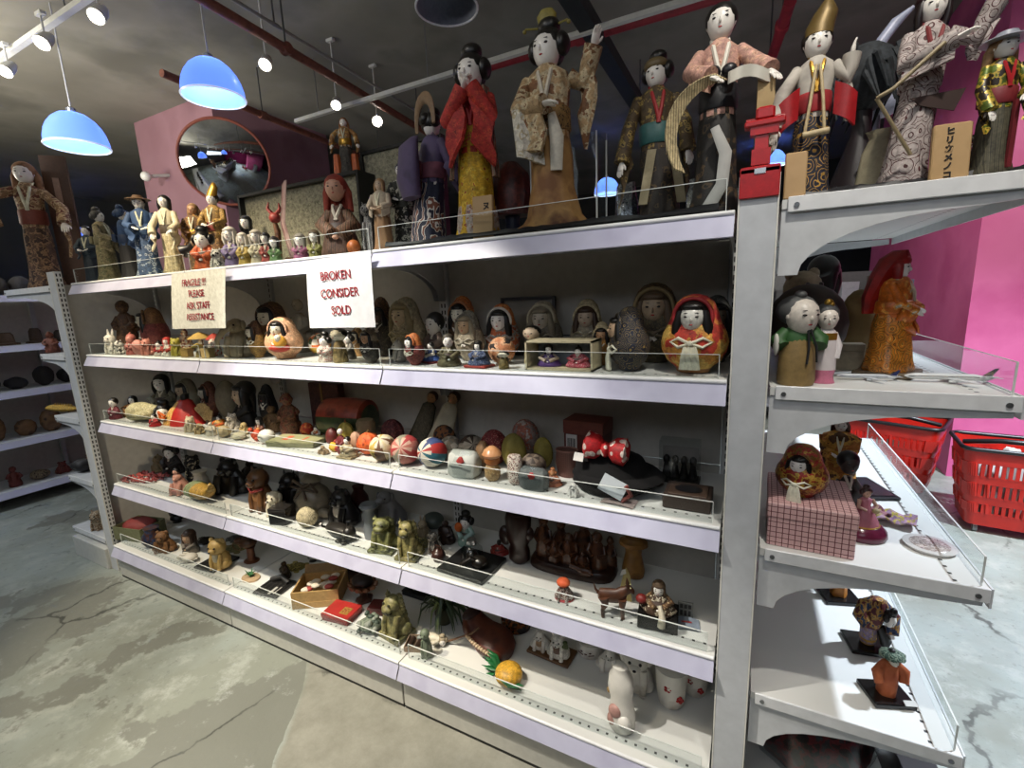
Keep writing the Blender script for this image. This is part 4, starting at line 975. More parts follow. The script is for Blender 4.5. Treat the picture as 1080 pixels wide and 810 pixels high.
# ================================================================== second shelf: egg dolls and small figures
BR1 = fab('#6d4a2c', '#8a6436', '#4a2f1c', 'flower', 55); BR2 = fab('#4b3220', '#77542f', '#2f1e14', 'flower', 60)
GREY1 = fab('#8b806b', '#a2967e', '#6c6350', 'flower', 60); BEI1 = fab('#a99a78', '#c2b48f', '#8a7b5c', 'flower', 50)
DK1 = fab('#2e2a26', '#5a5142', '#17140f', 'flower', 70); ORG1 = fab('#b5622e', '#c98a4a', '#8a3f20', 'flower', 55)
REDY = fab('#b5392a', '#c98a3a', '#d9b25a', 'patch', 9); OLV = fab('#4a4230', '#6f6242', '#3a2a1c', 'flower', 70)
NAVYG = fab('#1e2230', '#2c3648', '#a58a4a', 'rings', 30); SALM = fab('#c99a74', '#d9b48c', '#b06a48', 'flower', 60)
MAR1 = fab('#6e2f2c', '#8f4a3c', '#5a2024', 'flower', 60); WHT1 = fab('#d9d2c2', '#e9e4d8', '#a9a293', 'mottle', 30)
G2 = 'egg shaped dolls on the second shelf'; G2S = 'small figures on the second shelf'
row(2, carved, 133, 352, 317, 22, 'brown carved seated deity on a block at the left end of the second shelf', .5, .8, G2S, yfix=.17, col=BR2, base=WOOD, seed=4)
row(2, animal_sit, 110, 367, 346, 15, 'tan yellow sitting dog figurine at the left end of the second shelf', .4, .9, G2S, col=mat('#b08a4c', .6), ear='flop')
row(2, animal_sit, 117, 374, 352, 14, 'white rabbit figurine beside the tan dog, second shelf', .4, .9, G2S, col=WHT1, ear='long')
row(2, animal_sit, 126, 375, 359, 12, 'small white kitten figurine with dark patches, second shelf left end', .4, .9, G2S, col=fab('#d8d2c6', '#d8d2c6', '#3a3632', 'patch', 30), ear='point')
row(2, seated_doll, 138, 376, 351, 12, 'pink smiling seated figurine left of the cream notice', .4, .9, G2S, robe=mat('#b4685c', .5), hairm=mat('#b4685c', .5), skin=mat('#cf8c7c', .5), hair='topknot')
row(2, ball_thing, 146, 374, 358, 12, 'round pink pig figurine between two pink figures on the second shelf', 0, .9, G2S, col=mat('#c98678', .5), lobes=4)
row(2, animal_sit, 154, 375, 357, 15, 'salmon pink pig figurine right of the pink smiling figure', .4, .9, G2S, col=mat('#c27d6c', .5), ear='point')
row(2, egg_doll, 163, 355, 324, 32, 'reddish brown egg doll leaning back, left of the cream notice', -.5, .8, G2, yfix=.23, robe=MAR1, hood=BR1)
row(2, seated_doll, 168, 376, 359, 12, 'white and red seated figure below the cream notice edge', .4, .9, G2S, robe=mat('#c9bdb0', .6), robe2=REDC, hair='topknot')
row(2, seated_doll, 177, 376, 356, 14, 'white figure with a red hood below the cream notice', .4, .9, G2S, robe=WHT1, robe2=mat('#b33a2c', .6), hairm=mat('#b8322a', .6))
row(2, animal_sit, 186, 376, 356, 12, 'yellow green frog figurine below the cream notice', .4, .9, G2S, col=mat('#a59a3e', .5), ear='round', tail=False)
row(2, carved, 196, 372, 347, 15, 'multicoloured seated figure beside the straw parasol doll', .4, .9, G2S, yfix=.2, col=fab('#8a4a38', '#c9a878', '#d8cdb8', 'patch', 30), seed=9)
def parasol_doll(label, loc, w, d, h, yaw=0, group=None, top=None, robe=None):
    t = thing('parasol_doll', label, 'doll', loc, yaw, group); r = w/2
    MB().loft([(0, 0, 0, r*.45, r*.4), (0, 0, h*.3, r*.32, r*.3), (0, 0, h*.45, r*.14, r*.14)], 14).build('robe', robe, t)
    MB().ell((0, 0, h*.54), h*.12).build('head', WHITEF, t)
    MB().tube([(r*.3, 0, h*.2), (r*.15, 0, h*.9)], h*.02, 6).build('parasol_handle', WOOD, t)
    MB().loft([(0, 0, h*.70, r*1.0, r*.9), (0, 0, h*.74, r*.92, r*.84), (0, 0, h*.90, r*.5, r*.45), (0, 0, h, r*.03, r*.03)], 16, fold=(8, .03)).build('parasol', top, t)
    return t
row(2, parasol_doll, 212, 372, 350, 25, 'small doll under a yellow straw parasol, partly below the cream notice', 0, .7, G2S, yfix=.13, top=mat('#b9984e', .7), robe=mat('#7a6a4a', .6))
row(2, parasol_doll, 227, 371, 351, 18, 'small doll under a red parasol right of the straw parasol', 0, .7, G2S, yfix=.16, top=mat('#b23a2c', .6), robe=WHT1)
row(2, parasol_doll, 208, 378, 362, 14, 'tiny doll with a yellow straw hat at the front edge of the second shelf', 0, .7, G2S, top=mat('#b7a04e', .7), robe=mat('#8f7c3c', .6))
row(2, box_thing, 197, 378, 367, 9, 'tiny gold box at the front edge of the second shelf', .3, .9, G2S, col=mat('#a98a4e', .5))
row(2, box_thing, 219, 378, 367, 10, 'tiny straw coloured box right of the yellow hatted doll', .3, .9, G2S, col=mat('#b09a66', .5))
row(2, animal_sit, 226, 377, 357, 14, 'white cat figurine with red markings left of the beige elephant', .3, .9, G2S, col=fab('#d9d2c6', '#d9d2c6', '#b0493c', 'patch', 26), ear='point', yfix=.1)
def trunk_beast(label, loc, w, d, h, yaw=0, group=None, col=None):
    t = animal_sit(label, loc, w, d, h, yaw, group, col=col, ear='flop', name='elephant_figurine', muzzle=.4, headr=.2)
    MB().tube([(0, -d*.28, h*.82), (-w*.18, -d*.5, h*.68), (-w*.42, -d*.52, h*.45), (-w*.48, -d*.42, h*.25)], [h*.10, h*.085, h*.06, h*.04], 9).build('trunk', col, t); return t
row(2, trunk_beast, 249, 378, 335, 34, 'beige ceramic sitting animal with a long trunk, right of the cream notice', .3, .8, G2S, col=mat('#a39679', .6))
row(2, egg_doll, 289, 372, 318, 40, 'large brown and gold egg doll with a hood behind the orange mother doll', .2, .8, G2, yfix=.25, robe=BR1, hood=BR2)
row(2, egg_doll, 271, 372, 338, 22, 'gold and brown egg doll squeezed between the beige animal and the orange doll', -.2, .8, G2, yfix=.14, robe=fab('#8a6a34', '#b58a3e', '#3a2a1c', 'flower', 60), hood=BR2, cord=CORD)
def mother_doll(label, loc, w, d, h, yaw=0, group=None):
    t = egg_doll(label, loc, w, d, h, yaw, group, robe=SALM, hood=fab('#c9956e', '#e0c09a', '#b5573a', 'flower', 60), skin=mat('#e2d3bd', .4), cord=None, rim=mat('#d9a888', .6))
    mb = MB().ell((w*.16, -d*.5, h*.42), (w*.17, d*.16, h*.16)); mb.build('baby_wrap', mat('#c9922e', .6), t)
    head_mb((w*.16, -d*.60, h*.52), h*.075).build('baby_head', [FACE, EYE, LIP], t)
    MB().ell((w*.1, -d*.46, h*.28), (w*.3, d*.14, h*.1)).build('red_sash', mat('#b3301f', .6), t); return t
row(2, mother_doll, 297, 381, 334, 39, 'pinkish orange egg doll holding a yellow wrapped baby', .35, .85, G2)
row(2, carved, 317, 371, 315, 22, 'grey beige bust of a woman left of the white notice', .2, .8, G2S, yfix=.27, col=mat('#857b68', .6), jit=.003, seed=3)
row(2, temari, 337, 373, 347, 23, 'yellow orange and white patchwork ball below the white notice', 0, 1, G2S, yfix=.2, cols=[mat('#cf6a2c', .6), mat('#d9d0be', .6), mat('#3a4a2e', .6), mat('#c9a03c', .6)], star=False)
row(2, seated_doll, 343, 382, 351, 18, 'small white faced doll in red and white below the white notice', .1, .9, G2S, robe=fab('#cfc6ba', '#a83a32', '#cfc6ba', 'flower', 70), hair='bun')
row(2, kokeshi, 358, 383, 347, 18, 'tan robed standing doll below the white notice', 0, .9, G2S, body=fab('#8f7a4e', '#a8925e', '#6a5a3a', 'stripe', 40), name='standing_doll')
row(2, seated_doll, 368, 380, 350, 14, 'black haired doll with a white sash below the white notice', 0, .9, G2S, robe=mat('#6a655c', .6), hair='bun', yfix=.12)
row(2, egg_doll, 378, 376, 345, 18, 'golden tan egg doll half hidden below the white notice', 0, .8, G2, yfix=.2, robe=fab('#9a7648', '#b99058', '#6a4a2e', 'flower', 70))
row(2, egg_doll, 390, 384, 345, 23, 'dark grey patterned egg doll with a ring of cord, right under the white notice', 0, .8, G2, robe=DK1, hood=GREY1, cord=mat('#8f8a80', .7), skin=FACEB)
row(2, egg_doll, 404, 378, 313, 28, 'tall dark brown egg doll at the right edge of the white notice', .1, .8, G2, yfix=.22, robe=DK1, hood=BR2, skin=mat('#5a4636', .6))
row(2, egg_doll, 430, 368, 313, 42, 'large beige egg doll with a shawl bow and dark brows', .0, .75, G2, yfix=.25, robe=BEI1, hood=fab('#8f8468', '#a89c7c', '#6e644c', 'flower', 60), hairm=mat('#8a7a56', .7), cord=mat('#b5a67e', .7), tassel=True, skin=mat('#c2ac86', .5))
row(2, egg_doll, 437, 386, 351, 24, 'small dark red egg doll with a white face in front of the beige egg doll', -.3, .8, G2, robe=MAR1, hood=ORG1, cord=CORD, skin=WHITEF)
row(2, animal_sit, 421, 378, 358, 15, 'grey white mouse figurine beside the small dark red egg doll', -.6, .9, G2S, col=mat('#a8a294', .6), ear='round', yfix=.1)
def boy_doll(label, loc, w, d, h, yaw=0, group=None):
    return seated_doll(label, loc, w, d, h, yaw, group, robe=mat('#4a3a32', .6), robe2=mat('#6a5648', .6), skin=mat('#c9c2b6', .4), hair='short', hs=.2)
row(2, boy_doll, 459, 378, 331, 28, 'boy doll with a pale round head and brown vest', -.2, .7, G2S, yfix=.2)
row(2, seated_doll, 455, 388, 361, 22, 'small doll with white head lying back in bright blue trousers', -.4, .9, G2S, robe=mat('#35508e', .6), robe2=mat('#b9b2a6', .6), hair='none', base=mat('#7a2a30', .6))
row(2, egg_doll, 489, 366, 312, 36, 'large orange hooded egg doll with black hair behind the grey egg doll', 0, .75, G2, yfix=.28, robe=BR2, hood=ORG1, rim=mat('#a86a42', .6))
row(2, egg_doll, 495, 384, 327, 34, 'grey egg doll with a shawl, in front of the large orange hooded doll', 0, .75, G2, yfix=.17, robe=GREY1, hood=fab('#6a6458', '#8b8474', '#4a463e', 'flower', 70), hairm=mat('#8a7f68', .7), cord=mat('#8f8876', .7), skin=mat('#bb9c78', .5))
row(2, seated_doll, 473, 389, 353, 25, 'kneeling doll in an olive striped robe with a pale face in profile', .6, .9, G2S, robe=fab('#5a5438', '#3a3626', '#7a7050', 'stripe', 50), hair='short', hairm=mat('#3a3428', .6))
row(2, seated_doll, 505, 390, 360, 27, 'small black haired doll in blue sitting on a red base', -.1, .8, G2S, robe=fab('#38466a', '#8a92a8', '#2a3350', 'flower', 90), hair='fringe', base=mat('#a33a30', .6))
row(2, egg_doll, 530, 374, 320, 38, 'orange hooded egg doll with long black hair left of the black frame', .1, .75, G2, yfix=.22, robe=fab('#a8552e', '#8a8478', '#7a3a22', 'patch', 14), hood=ORG1, rim=mat('#c9c0b2', .6), cord=mat('#8f8a86', .6), skin=WHITEF)
row(2, ball_thing, 529, 380, 355, 30, 'orange and black domed shell with a white spot', 0, .8, G2S, yfix=.12, col=fab('#b5764e', '#c99a74', '#1f1a18', 'patch', 11))
row(2, kokeshi, 531, 391, 371, 13, 'tiny gold and black wooden doll at the front edge, below the orange domed shell', 0, .9, G2S, body=fab('#6a5a32', '#9a8248', '#3a3020', 'flower', 90), name='wooden_doll')
def frame_thing(label, loc, w, d, h, yaw=0, group=None):
    t = thing('picture_frame', label, 'frame', loc, 0, group, rot=(-.10, 0, 0)); b = .010; mb = MB()
    mb.box((-w/2+b/2, 0, h/2), (b, .012, h)).box((w/2-b/2, 0, h/2), (b, .012, h)).box((0, 0, h-b/2), (w, .012, b)).box((0, 0, b/2), (w, .012, b)); mb.build('frame', mat('#22150f', .4), t)
    MB().box((0, .003, h/2), (w-b, .004, h-b)).build('picture', fab('#6f675a', '#7d7566', '#5d564a', 'mottle', 8, .3), t); return t
row(2, frame_thing, 556, 372, 313, 62, 'dark wooden picture frame leaning against the back of the second shelf', 0, .1, None, yfix=.325, free=True)
row(2, egg_doll, 573, 372, 317, 42, 'grey egg doll with cord bows in front of the dark picture frame', .15, .7, G2, yfix=.24, robe=fab('#5d574a', '#777060', '#45403a', 'flower', 70), hood=GREY1, hairm=mat('#756b58', .7), rim=mat('#a0967e', .7), cord=mat('#8a8270', .7), skin=mat('#b5aa98', .5))
row(2, kokeshi, 561, 383, 344, 20, 'small doll in a cream robe left of the framed box of court dolls', 0, .8, G2S, yfix=.14, body=mat('#a89a72', .6), skin=mat('#cbb59a', .5), name='standing_doll')
def shadow_box(label, loc, w, d, h, yaw=0, group=None):
    t = thing('display_box', label, 'box', loc, yaw, group); b = .005; fr = mat('#c2b797', .6); mb = MB()
    mb.box((-w/2+b/2, 0, h/2), (b, d, h)).box((w/2-b/2, 0, h/2), (b, d, h)).box((0, 0, h-b/2), (w, d, b)).box((0, 0, b/2), (w, d, b)); mb.build('frame', fr, t)
    MB().box((0, d/2-.002, h/2), (w-b, .004, h-b)).build('back', mat('#8b94a0', .6), t); return t
q = fit(594, 393, 358, 73, SURF[2], YL[2], 2, .45, .075); BX = shadow_box('shallow cream box standing on its side with two court dolls inside', q[0], q[1], q[2], q[3])
row(2, seated_doll, 579, 394, 364, 26, 'court doll in purple with long black hair sitting in the cream box', .1, .5, 'court dolls in the cream box', yfix=.07, free=True, z=SURF[2]+.006, robe=mat('#4a2f6a', .5), robe2=mat('#a89684', .6), hair='long')
row(2, seated_doll, 610, 393, 364, 28, 'court doll in pink and red with a black cap in the cream box', 0, .5, 'court dolls in the cream box', yfix=.07, free=True, z=SURF[2]+.006, robe=fab('#a03a48', '#c98a92', '#7a2634', 'flower', 80), hair='topknot')
row(2, egg_doll, 620, 366, 315, 38, 'beige hooded egg doll with brown hair behind the cream box', .1, .75, G2, yfix=.26, robe=GREY1, hood=BEI1, hairm=HAIRB, cord=mat('#978b70', .7), skin=mat('#bda892', .5))
row(2, egg_doll, 635, 382, 339, 24, 'small egg doll in golden yellow with a brown face right of the cream box', .1, .8, G2, yfix=.16, robe=fab('#9a6a2e', '#b58a44', '#6a4620', 'flower', 80), hood=BEI1, skin=FACEB)
row(2, egg_doll, 690, 381, 298, 62, 'largest olive brown egg doll at the back, behind the navy patterned one', .1, .7, G2, yfix=.245, robe=OLV, hood=fab('#4a3a26', '#7a5f3a', '#2e2318', 'flower', 60), hairm=mat('#5a4834', .6), rim=mat('#8a7650', .7), cord=mat('#6a604c', .7), skin=mat('#b39c80', .5))
row(2, egg_doll, 664, 393, 323, 52, 'navy and gold patterned egg doll turned left in profile with a tassel', -1.15, .8, G2, yfix=.09, robe=NAVYG, hood=NAVYG, skin=mat('#c9a98a', .5), cord=CORD, tassel=True, fz=.66)
row(2, egg_doll, 755, 382, 311, 40, 'dark egg doll half hidden behind the big red princess doll', .2, .7, G2, yfix=.27, robe=DK1, hood=fab('#3a3a36', '#5a5a50', '#24231f', 'flower', 60), skin=mat('#6a5a48', .6))
row(2, egg_doll, 732, 398, 310, 67, 'big red and yellow princess egg doll with black hair and a cream tassel', -.05, .8, G2, robe=REDY, hood=fab('#a82a2a', '#b8443a', '#c97a3a', 'patch', 12), rim=mat('#a3262a', .6), skin=mat('#e9ded2', .35), cord=mat('#e3d9c2', .7), tassel=True, band=mat('#9a6a3e', .6), fz=.72, fr=.235)

# ================================================================== third shelf: fallen dolls, thread balls, boxes
G3 = 'fallen dolls on the third shelf'; G3S = 'small trinkets on the third shelf'; G3T = 'thread balls on the third shelf'
def wire_case(label, loc, w, d, h, yaw=0, group=None):
    t = thing('display_case', label, 'case', loc, yaw, group); mb = MB(); P = [(-w/2, -d/2), (w/2, -d/2), (w/2, d/2), (-w/2, d/2)]
    for i in range(4):
        a, b = P[i], P[(i+1) % 4]
        for z in (.002, h): mb.tube([(a[0], a[1], z), (b[0], b[1], z)], .0022, 6)
        mb.tube([(a[0], a[1], 0), (a[0], a[1], h)], .0022, 6)
    mb.build('frame', mat('#8e2533', .4), t); MB().box((0, 0, h/2), (w*.98, d*.98, h*.98)).build('clear_panels', ACR, t); return t
row(3, wire_case, 134, 436, 411, 48, 'clear case with a thin dark red frame at the left end of the third shelf', .12, .35, None, yfix=.25)
row(3, seated_doll, 122, 438, 420, 13, 'maroon cushion doll in front of the red framed clear case', .4, .8, G3, yfix=.06, robe=mat('#6e2632', .6), hair='short')
row(3, seated_doll, 141, 439, 418, 28, 'black haired doll slumped in a tan robe beside the red framed case', .5, .7, G3, yfix=.13, robe=fab('#8a6238', '#a87a48', '#5a3a22', 'flower', 60), hair='long')
def lying_doll(label, loc, w, d, h, yaw=0, group=None, robe=None, robe2=None, hairm=None):
    """doll lying on its side, head to local +x"""
    t = thing('kimono_doll', label, 'doll', loc, yaw, group); a = w/2; b = d/2
    M = Matrix.Rotation(PI/2, 4, 'Y'); secs = [(-h*.42, 0, -a, h*.30, b*.5), (-h*.45, 0, -a*.85, h*.42, b*.9), (-h*.5, 0, -a*.3, h*.42, b*.85), (-h*.45, 0, a*.2, h*.36, b*.7), (-h*.42, 0, a*.5, h*.34, b*.7), (-h*.4, 0, a*.6, h*.15, b*.3)]
    MB().loft(secs, 18, fold=(6, .06), mtx=M).build('robe', robe, t)
    MB().tube([(a*.4, -b*.5, h*.5), (a*.1, -b*.95, h*.42), (-a*.25, -b*.85, h*.4)], [h*.18, h*.2, h*.15], 10).build('sleeve', robe2 or robe, t)
    r = min(h*.3, b*.8); head_mb((a*.78, -b*.1, h*.42), r, .5).build('head', [WHITEF, EYE, LIP], t)
    hair_mb((a*.78, -b*.1, h*.42), r, 'bun', .5).build('hair', hairm or HAIR, t); return t
row(3, lying_doll, 155, 446, 423, 44, 'doll lying down in a cream and green robe, feet to the left', .35, .5, G3, yfix=.08, robe=fab('#b5ac84', '#c9c19c', '#7a7f52', 'flower', 40))
row(3, seated_doll, 172, 424, 396, 30, 'grey patterned robed doll slumped at the back of the third shelf', .6, .7, G3, yfix=.24, robe=fab('#6f6a58', '#8f8870', '#55503f', 'stripe', 30), hair='long')
row(3, egg_doll, 199, 424, 399, 28, 'pale hooded doll with a black fringe behind the fallen red doll', .1, .7, G3, yfix=.26, robe=mat('#8f8a74', .6), hood=mat('#8f8a74', .6), skin=mat('#bdae94', .5))
def robe_fan(label, loc, w, d, h, yaw=0, group=None):
    """doll fallen forward: wide spread robe, red back and yellow front"""
    t = thing('kimono_doll', label, 'doll', loc, yaw, group); a, b = w/2, d/2
    mb = MB(); mb.loft([(0, 0, 0, a, b), (0, 0, h*.12, a*.95, b*.95), (0, .05*b, h*.5, a*.66, b*.7), (a*.1, .1*b, h*.85, a*.32, b*.4), (a*.12, .1*b, h*.95, a*.1, b*.12)], 24, fold=(5, .07))
    for i, f_ in enumerate(mb.f):
        xc = sum(mb.v[k][0] for k in f_)/len(f_); 
        if xc < -.12*a: mb.m[i] = 1
    mb.build('robe', [mat('#b5231c', .5), fab('#c9a45a', '#d98a2e', '#d9c48a', 'flower', 40)], t)
    MB().tube([(-a*.5, -b*.8, h*.35), (-a*.85, -b*.75, h*.5), (-a*.75, -b*.8, h*.25), (-a*.5, -b*.85, h*.3)], h*.05, 7).build('cord', ORANGE, t)
    head_mb((a*.12, .1*b, h*.98), h*.15, detail=False).build('head', [HAIR, EYE, LIP], t); return t
row(3, robe_fan, 193, 450, 419, 48, 'fallen doll with a spread bright red and yellow robe', .2, .6, G3, yfix=.13)
row(3, seated_doll, 166, 453, 434, 13, 'tiny doll in bright red at the front edge left of the fallen red doll', .3, .9, G3S, robe=mat('#b81f20', .5), hair='topknot')
row(3, egg_doll, 222, 425, 402, 24, 'brown hooded doll with a dark face at the back of the third shelf', -.2, .7, G3, yfix=.27, robe=fab('#7a4a38', '#96604a', '#5a3226', 'flower', 60))
row(3, ball_thing, 240, 432, 401, 26, 'smooth grey beige domed cushion behind the patterned dog', 0, .8, G3S, yfix=.26, col=mat('#857d68', .7))
row(3, seated_doll, 258, 431, 404, 30, 'boy doll with a broad pale face and black hair, third shelf', -.3, .7, G3, yfix=.22, robe=mat('#22201e', .6), skin=mat('#bda88e', .5), hair='fringe', hs=.26)
row(3, egg_doll, 283, 434, 405, 20, 'plain black egg shaped figure at the back of the third shelf', .2, .8, G3, yfix=.25, robe=mat('#171513', .6), skin=mat('#171513', .6), hood=mat('#171513', .6))
def fan_thing(label, loc, w, d, h, yaw=0, group=None):
    t = thing('folding_fan', label, 'fan', loc, yaw, group); G = []
    for r in (.25, .6, 1.0): G.append([(r*w*.75*math.sin(k/12*1.7-.85), .004*(-1)**k-.02*r, r*h*math.cos(k/12*1.7-.85)) for k in range(13)])
    MB().sheet(G, .0012).build('leaf', fab('#b09a6c', '#c4b080', '#9a8258', 'stripe', 40), t); MB().tube([(0, 0, 0), (0, -.005, h*.3)], .003, 6).build('handle', WOOD, t); return t
row(3, fan_thing, 219, 448, 424, 24, 'tan folding fan propped up right of the fallen red doll', .1, .3, G3S, yfix=.16)
row(3, seated_doll, 232, 451, 437, 20, 'tiny seated doll in orange yellow beside the patterned dog', .1, .9, G3S, robe=mat('#c9963e', .6), robe2=ORANGE, hair='topknot')
row(3, animal_sit, 248, 450, 435, 18, 'round white patterned dog figurine with dark speckles', .2, .9, G3S, col=fab('#cfc9bc', '#6a655c', '#a86a4a', 'dots', 160), ear='round', tail=False)
row(3, animal_sit, 201, 459, 439, 14, 'cream bear figurine at the front edge below the fallen red doll', .3, .9, G3S, col=mat('#cdbfa2', .6), ear='round')
row(3, animal_sit, 211, 460, 446, 12, 'tan puppy figurine at the front edge, right of the cream bear', .3, .9, G3S, col=mat('#b0996e', .6), ear='flop')
row(3, carved, 223, 461, 445, 14, 'white carved figurine at the front edge below the tan fan', .2, .9, G3S, col=mat('#d4cbb8', .6), jit=.002)
row(3, ball_thing, 236, 463, 449, 14, 'cream fluted shell at the front edge of the third shelf', 0, .9, G3S, col=mat('#c4b28c', .6), lobes=8)
row(3, ball_thing, 252, 466, 456, 16, 'cream egg lying at the front edge of the third shelf', 0, .9, G3S, col=mat('#d9d0b4', .5))
row(3, animal_sit, 258, 459, 445, 12, 'pale yellow chick figurine behind the cream egg', .2, .9, G3S, col=mat('#d2bc84', .6), ear='none', tail=False)
row(3, cluster, 270, 466, 445, 15, 'orange and red knotted charm hanging near the white hat shape', 0, .8, G3S, cols=[mat('#b5421f', .6), mat('#c98a4a', .6)], n=8, seed=3)
row(3, ball_thing, 281, 470, 453, 18, 'white dome shaped cap left of the flat green book', 0, .9, G3S, col=mat('#d4cfc4', .5))
row(3, seated_doll, 274, 458, 440, 12, 'small black haired doll behind the white dome cap', .2, .9, G3S, yfix=.13, robe=mat('#7a4a38', .6), hair='fringe')
row(3, carved, 288, 452, 428, 22, 'tan striped carved figure behind the flat green book', .1, .8, G3S, yfix=.19, col=fab('#6e5434', '#8a6c44', '#4a3722', 'stripe', 30), seed=6)
def book_box(label, loc, w, d, h, yaw=0, group=None):
    t = thing('flat_box', label, 'box', loc, yaw, group)
    MB().box((0, 0, h*.35), (w, d, h*.7), bev=.002).build('base', mat('#77775a', .6), t); MB().box((0, 0, h*.85), (w*1.01, d*1.01, h*.3), bev=.001).build('lid', fab('#8f8c66', '#9a9770', '#827f5c', 'mottle', 12), t)
    MB().box((-w*.2, 0, h*1.005), (w*.12, d*.5, .0012)).box((w*.18, 0, h*1.005), (w*.04, d*.4, .0012)).build('label', mat('#c9603a', .6), t); return t
q = fit(308, 473, 462, 60, SURF[3], YL[3], 3, .75, .085); book_box('flat olive green box lying with an orange label', q[0], q[1], .11, .024, .25)
def brocade_box(label, loc, w, d, h, yaw=0, group=None):
    t = thing('gift_box', label, 'box', loc, yaw, group); MB().box((0, 0, h/2), (w, d, h), bev=.002).build('box', fab('#4a2c2a', '#6a4238', '#2e1a1c', 'flower', 90), t)
    MB().box((-w*.06, -d/2-.001, h/2), (w*.06, .002, h)).build('ribbon', mat('#8a6a3a', .5), t); return t
row(3, brocade_box, 346, 442, 404, 43, 'tall dark brocade box with a gold ribbon standing at the back', 0, .2, None, yfix=.315)
row(3, carved, 305, 455, 414, 26, 'brown wicker and red lacquer puppet left of the dark brocade box', -.1, .8, G3S, yfix=.22, col=fab('#5a3a26', '#7a5436', '#6a2a20', 'patch', 24), seed=11)
def drum_lantern(label, loc, w, d, h, yaw=0, group=None):
    t = thing('paper_lantern', label, 'lantern', loc, yaw, group); M = Matrix.Translation((0, 0, h*.5)) @ Matrix.Rotation(PI/2, 4, 'Y')
    mb = MB(); r = h/2; mb.loft([(0, 0, -w/2, r*.7, r*.7), (0, 0, -w*.46, r*.93, r*.93), (0, 0, -w*.2, r, r), (0, 0, w*.2, r, r), (0, 0, w*.46, r*.93, r*.93), (0, 0, w/2, r*.7, r*.7)], 24, mtx=M)
    for i, f_ in enumerate(mb.f):
        if sum(mb.v[k][2] for k in f_)/len(f_) > .62*h: mb.m[i] = 1
    mb.build('body', [fab('#2e3a22', '#3c4a2c', '#22301c', 'mottle', 20, .35), fab('#7a2f1e', '#8f3a26', '#5a2418', 'mottle', 16, .35)], t); return t
row(3, drum_lantern, 366, 441, 420, 54, 'red and green watermelon shaped cushion lying before the brocade box', .15, .4, None, yfix=.235)
row(3, ball_thing, 322, 460, 446, 15, 'red and orange round good-luck doll beside the flat green box', 0, .9, G3S, yfix=.14, col=fab('#b5331f', '#cf7a3e', '#b5331f', 'patch', 14))
row(3, seated_doll, 336, 462, 446, 15, 'white bearded doll in orange with a black cap near the flat green box', .1, .9, G3S, yfix=.14, robe=mat('#c9682e', .6), robe2=WHT1, hair='bun')
row(3, ball_thing, 367, 460, 441, 20, 'yellow apple shaped ornament in front of the melon cushion', 0, .9, G3S, yfix=.17, col=mat('#a0903e', .5), stem=WOOD, lobes=5)
row(3, vase_thing, 386, 455, 442, 22, 'beige clay cylinder lying right of the yellow apple', 0, .8, G3S, yfix=.2, col=mat('#857658', .7), prof=[(.8, 0), (1, .1), (1, .85), (.8, 1)], name='clay_pot')
row(3, ball_thing, 352, 466, 450, 15, 'dark red round ornament right of the white bearded doll', 0, .9, G3S, yfix=.12, col=mat('#5a1f1c', .5))
row(3, cluster, 353, 475, 462, 16, 'yellow flower with red petals at the front of the third shelf', 0, .9, G3S, cols=[mat('#c9a22e', .6), mat('#a02a22', .6)], n=9, seed=8)
row(3, carved, 360, 470, 452, 11, 'small dark red figure behind the white figure on a tan block', 0, .9, G3S, yfix=.1, col=mat('#70262a', .5), face=WHITEF, jit=.001)
row(3, animal_sit, 341, 483, 470, 14, 'small tan mouse at the front edge right of the flat green box', .1, .9, G3S, col=mat('#a38a6a', .6), ear='round')
row(3, seated_doll, 367, 485, 461, 20, 'small white headed figure sitting on a tan stone block with a price label', .1, .9, G3S, robe=mat('#a89878', .6), hair='none', base=mat('#a3906c', .7))
row(3, ball_thing, 376, 472, 455, 14, 'pinkish beige shell left of the orange knitted pumpkin', 0, .9, G3S, yfix=.11, col=mat('#b08a70', .6), lobes=7)
row(3, ball_thing, 389, 481, 456, 24, 'orange knitted pumpkin ornament', .2, .95, G3S, col=fab('#c9501f', '#d9652e', '#a83c16', 'mottle', 60), lobes=8, stem=mat('#8a6a3a', .6))
row(3, ball_thing, 414, 466, 442, 24, 'maroon flower ball on dark wicker behind the thread balls', 0, .9, G3S, yfix=.2, col=fab('#4e1f24', '#7a3a3c', '#2e1416', 'dots', 70), lobes=9)
CRM = mat('#cfc6b2', .6)
row(3, temari, 404, 491, 461, 28, 'white thread ball with brown and yellow lines, leftmost thread ball', 0, 1, G3T, cols=[mat('#6a4a34', .6), mat('#cdbf9a', .6), mat('#b59a4c', .6), CRM], star=True)
row(3, temari, 428, 495, 462, 31, 'pink and grey thread ball with a red flower, second thread ball', 0, 1, G3T, cols=[mat('#b06a5e', .6), mat('#a33a3c', .6), mat('#8a8674', .6), mat('#c9a492', .6)], star=True, tilt=(1.1, .3))
row(3, temari, 456, 497, 463, 31, 'thread ball with red, white and blue star segments', 0, 1, G3T, cols=[mat('#b02f2c', .6), mat('#3a4a78', .6), mat('#d9d2c2', .6), mat('#2f6a7a', .6), mat('#d8d0c0', .6)], star=True, tilt=(1.25, -.2))
row(3, temari, 475, 484, 459, 24, 'white and grey banded thread ball behind the star ball', 0, 1, G3T, yfix=.13, cols=[mat('#c9c2b4', .6), mat('#8a8478', .6), mat('#a89a84', .6), mat('#d0c8ba', .6)], star=False)
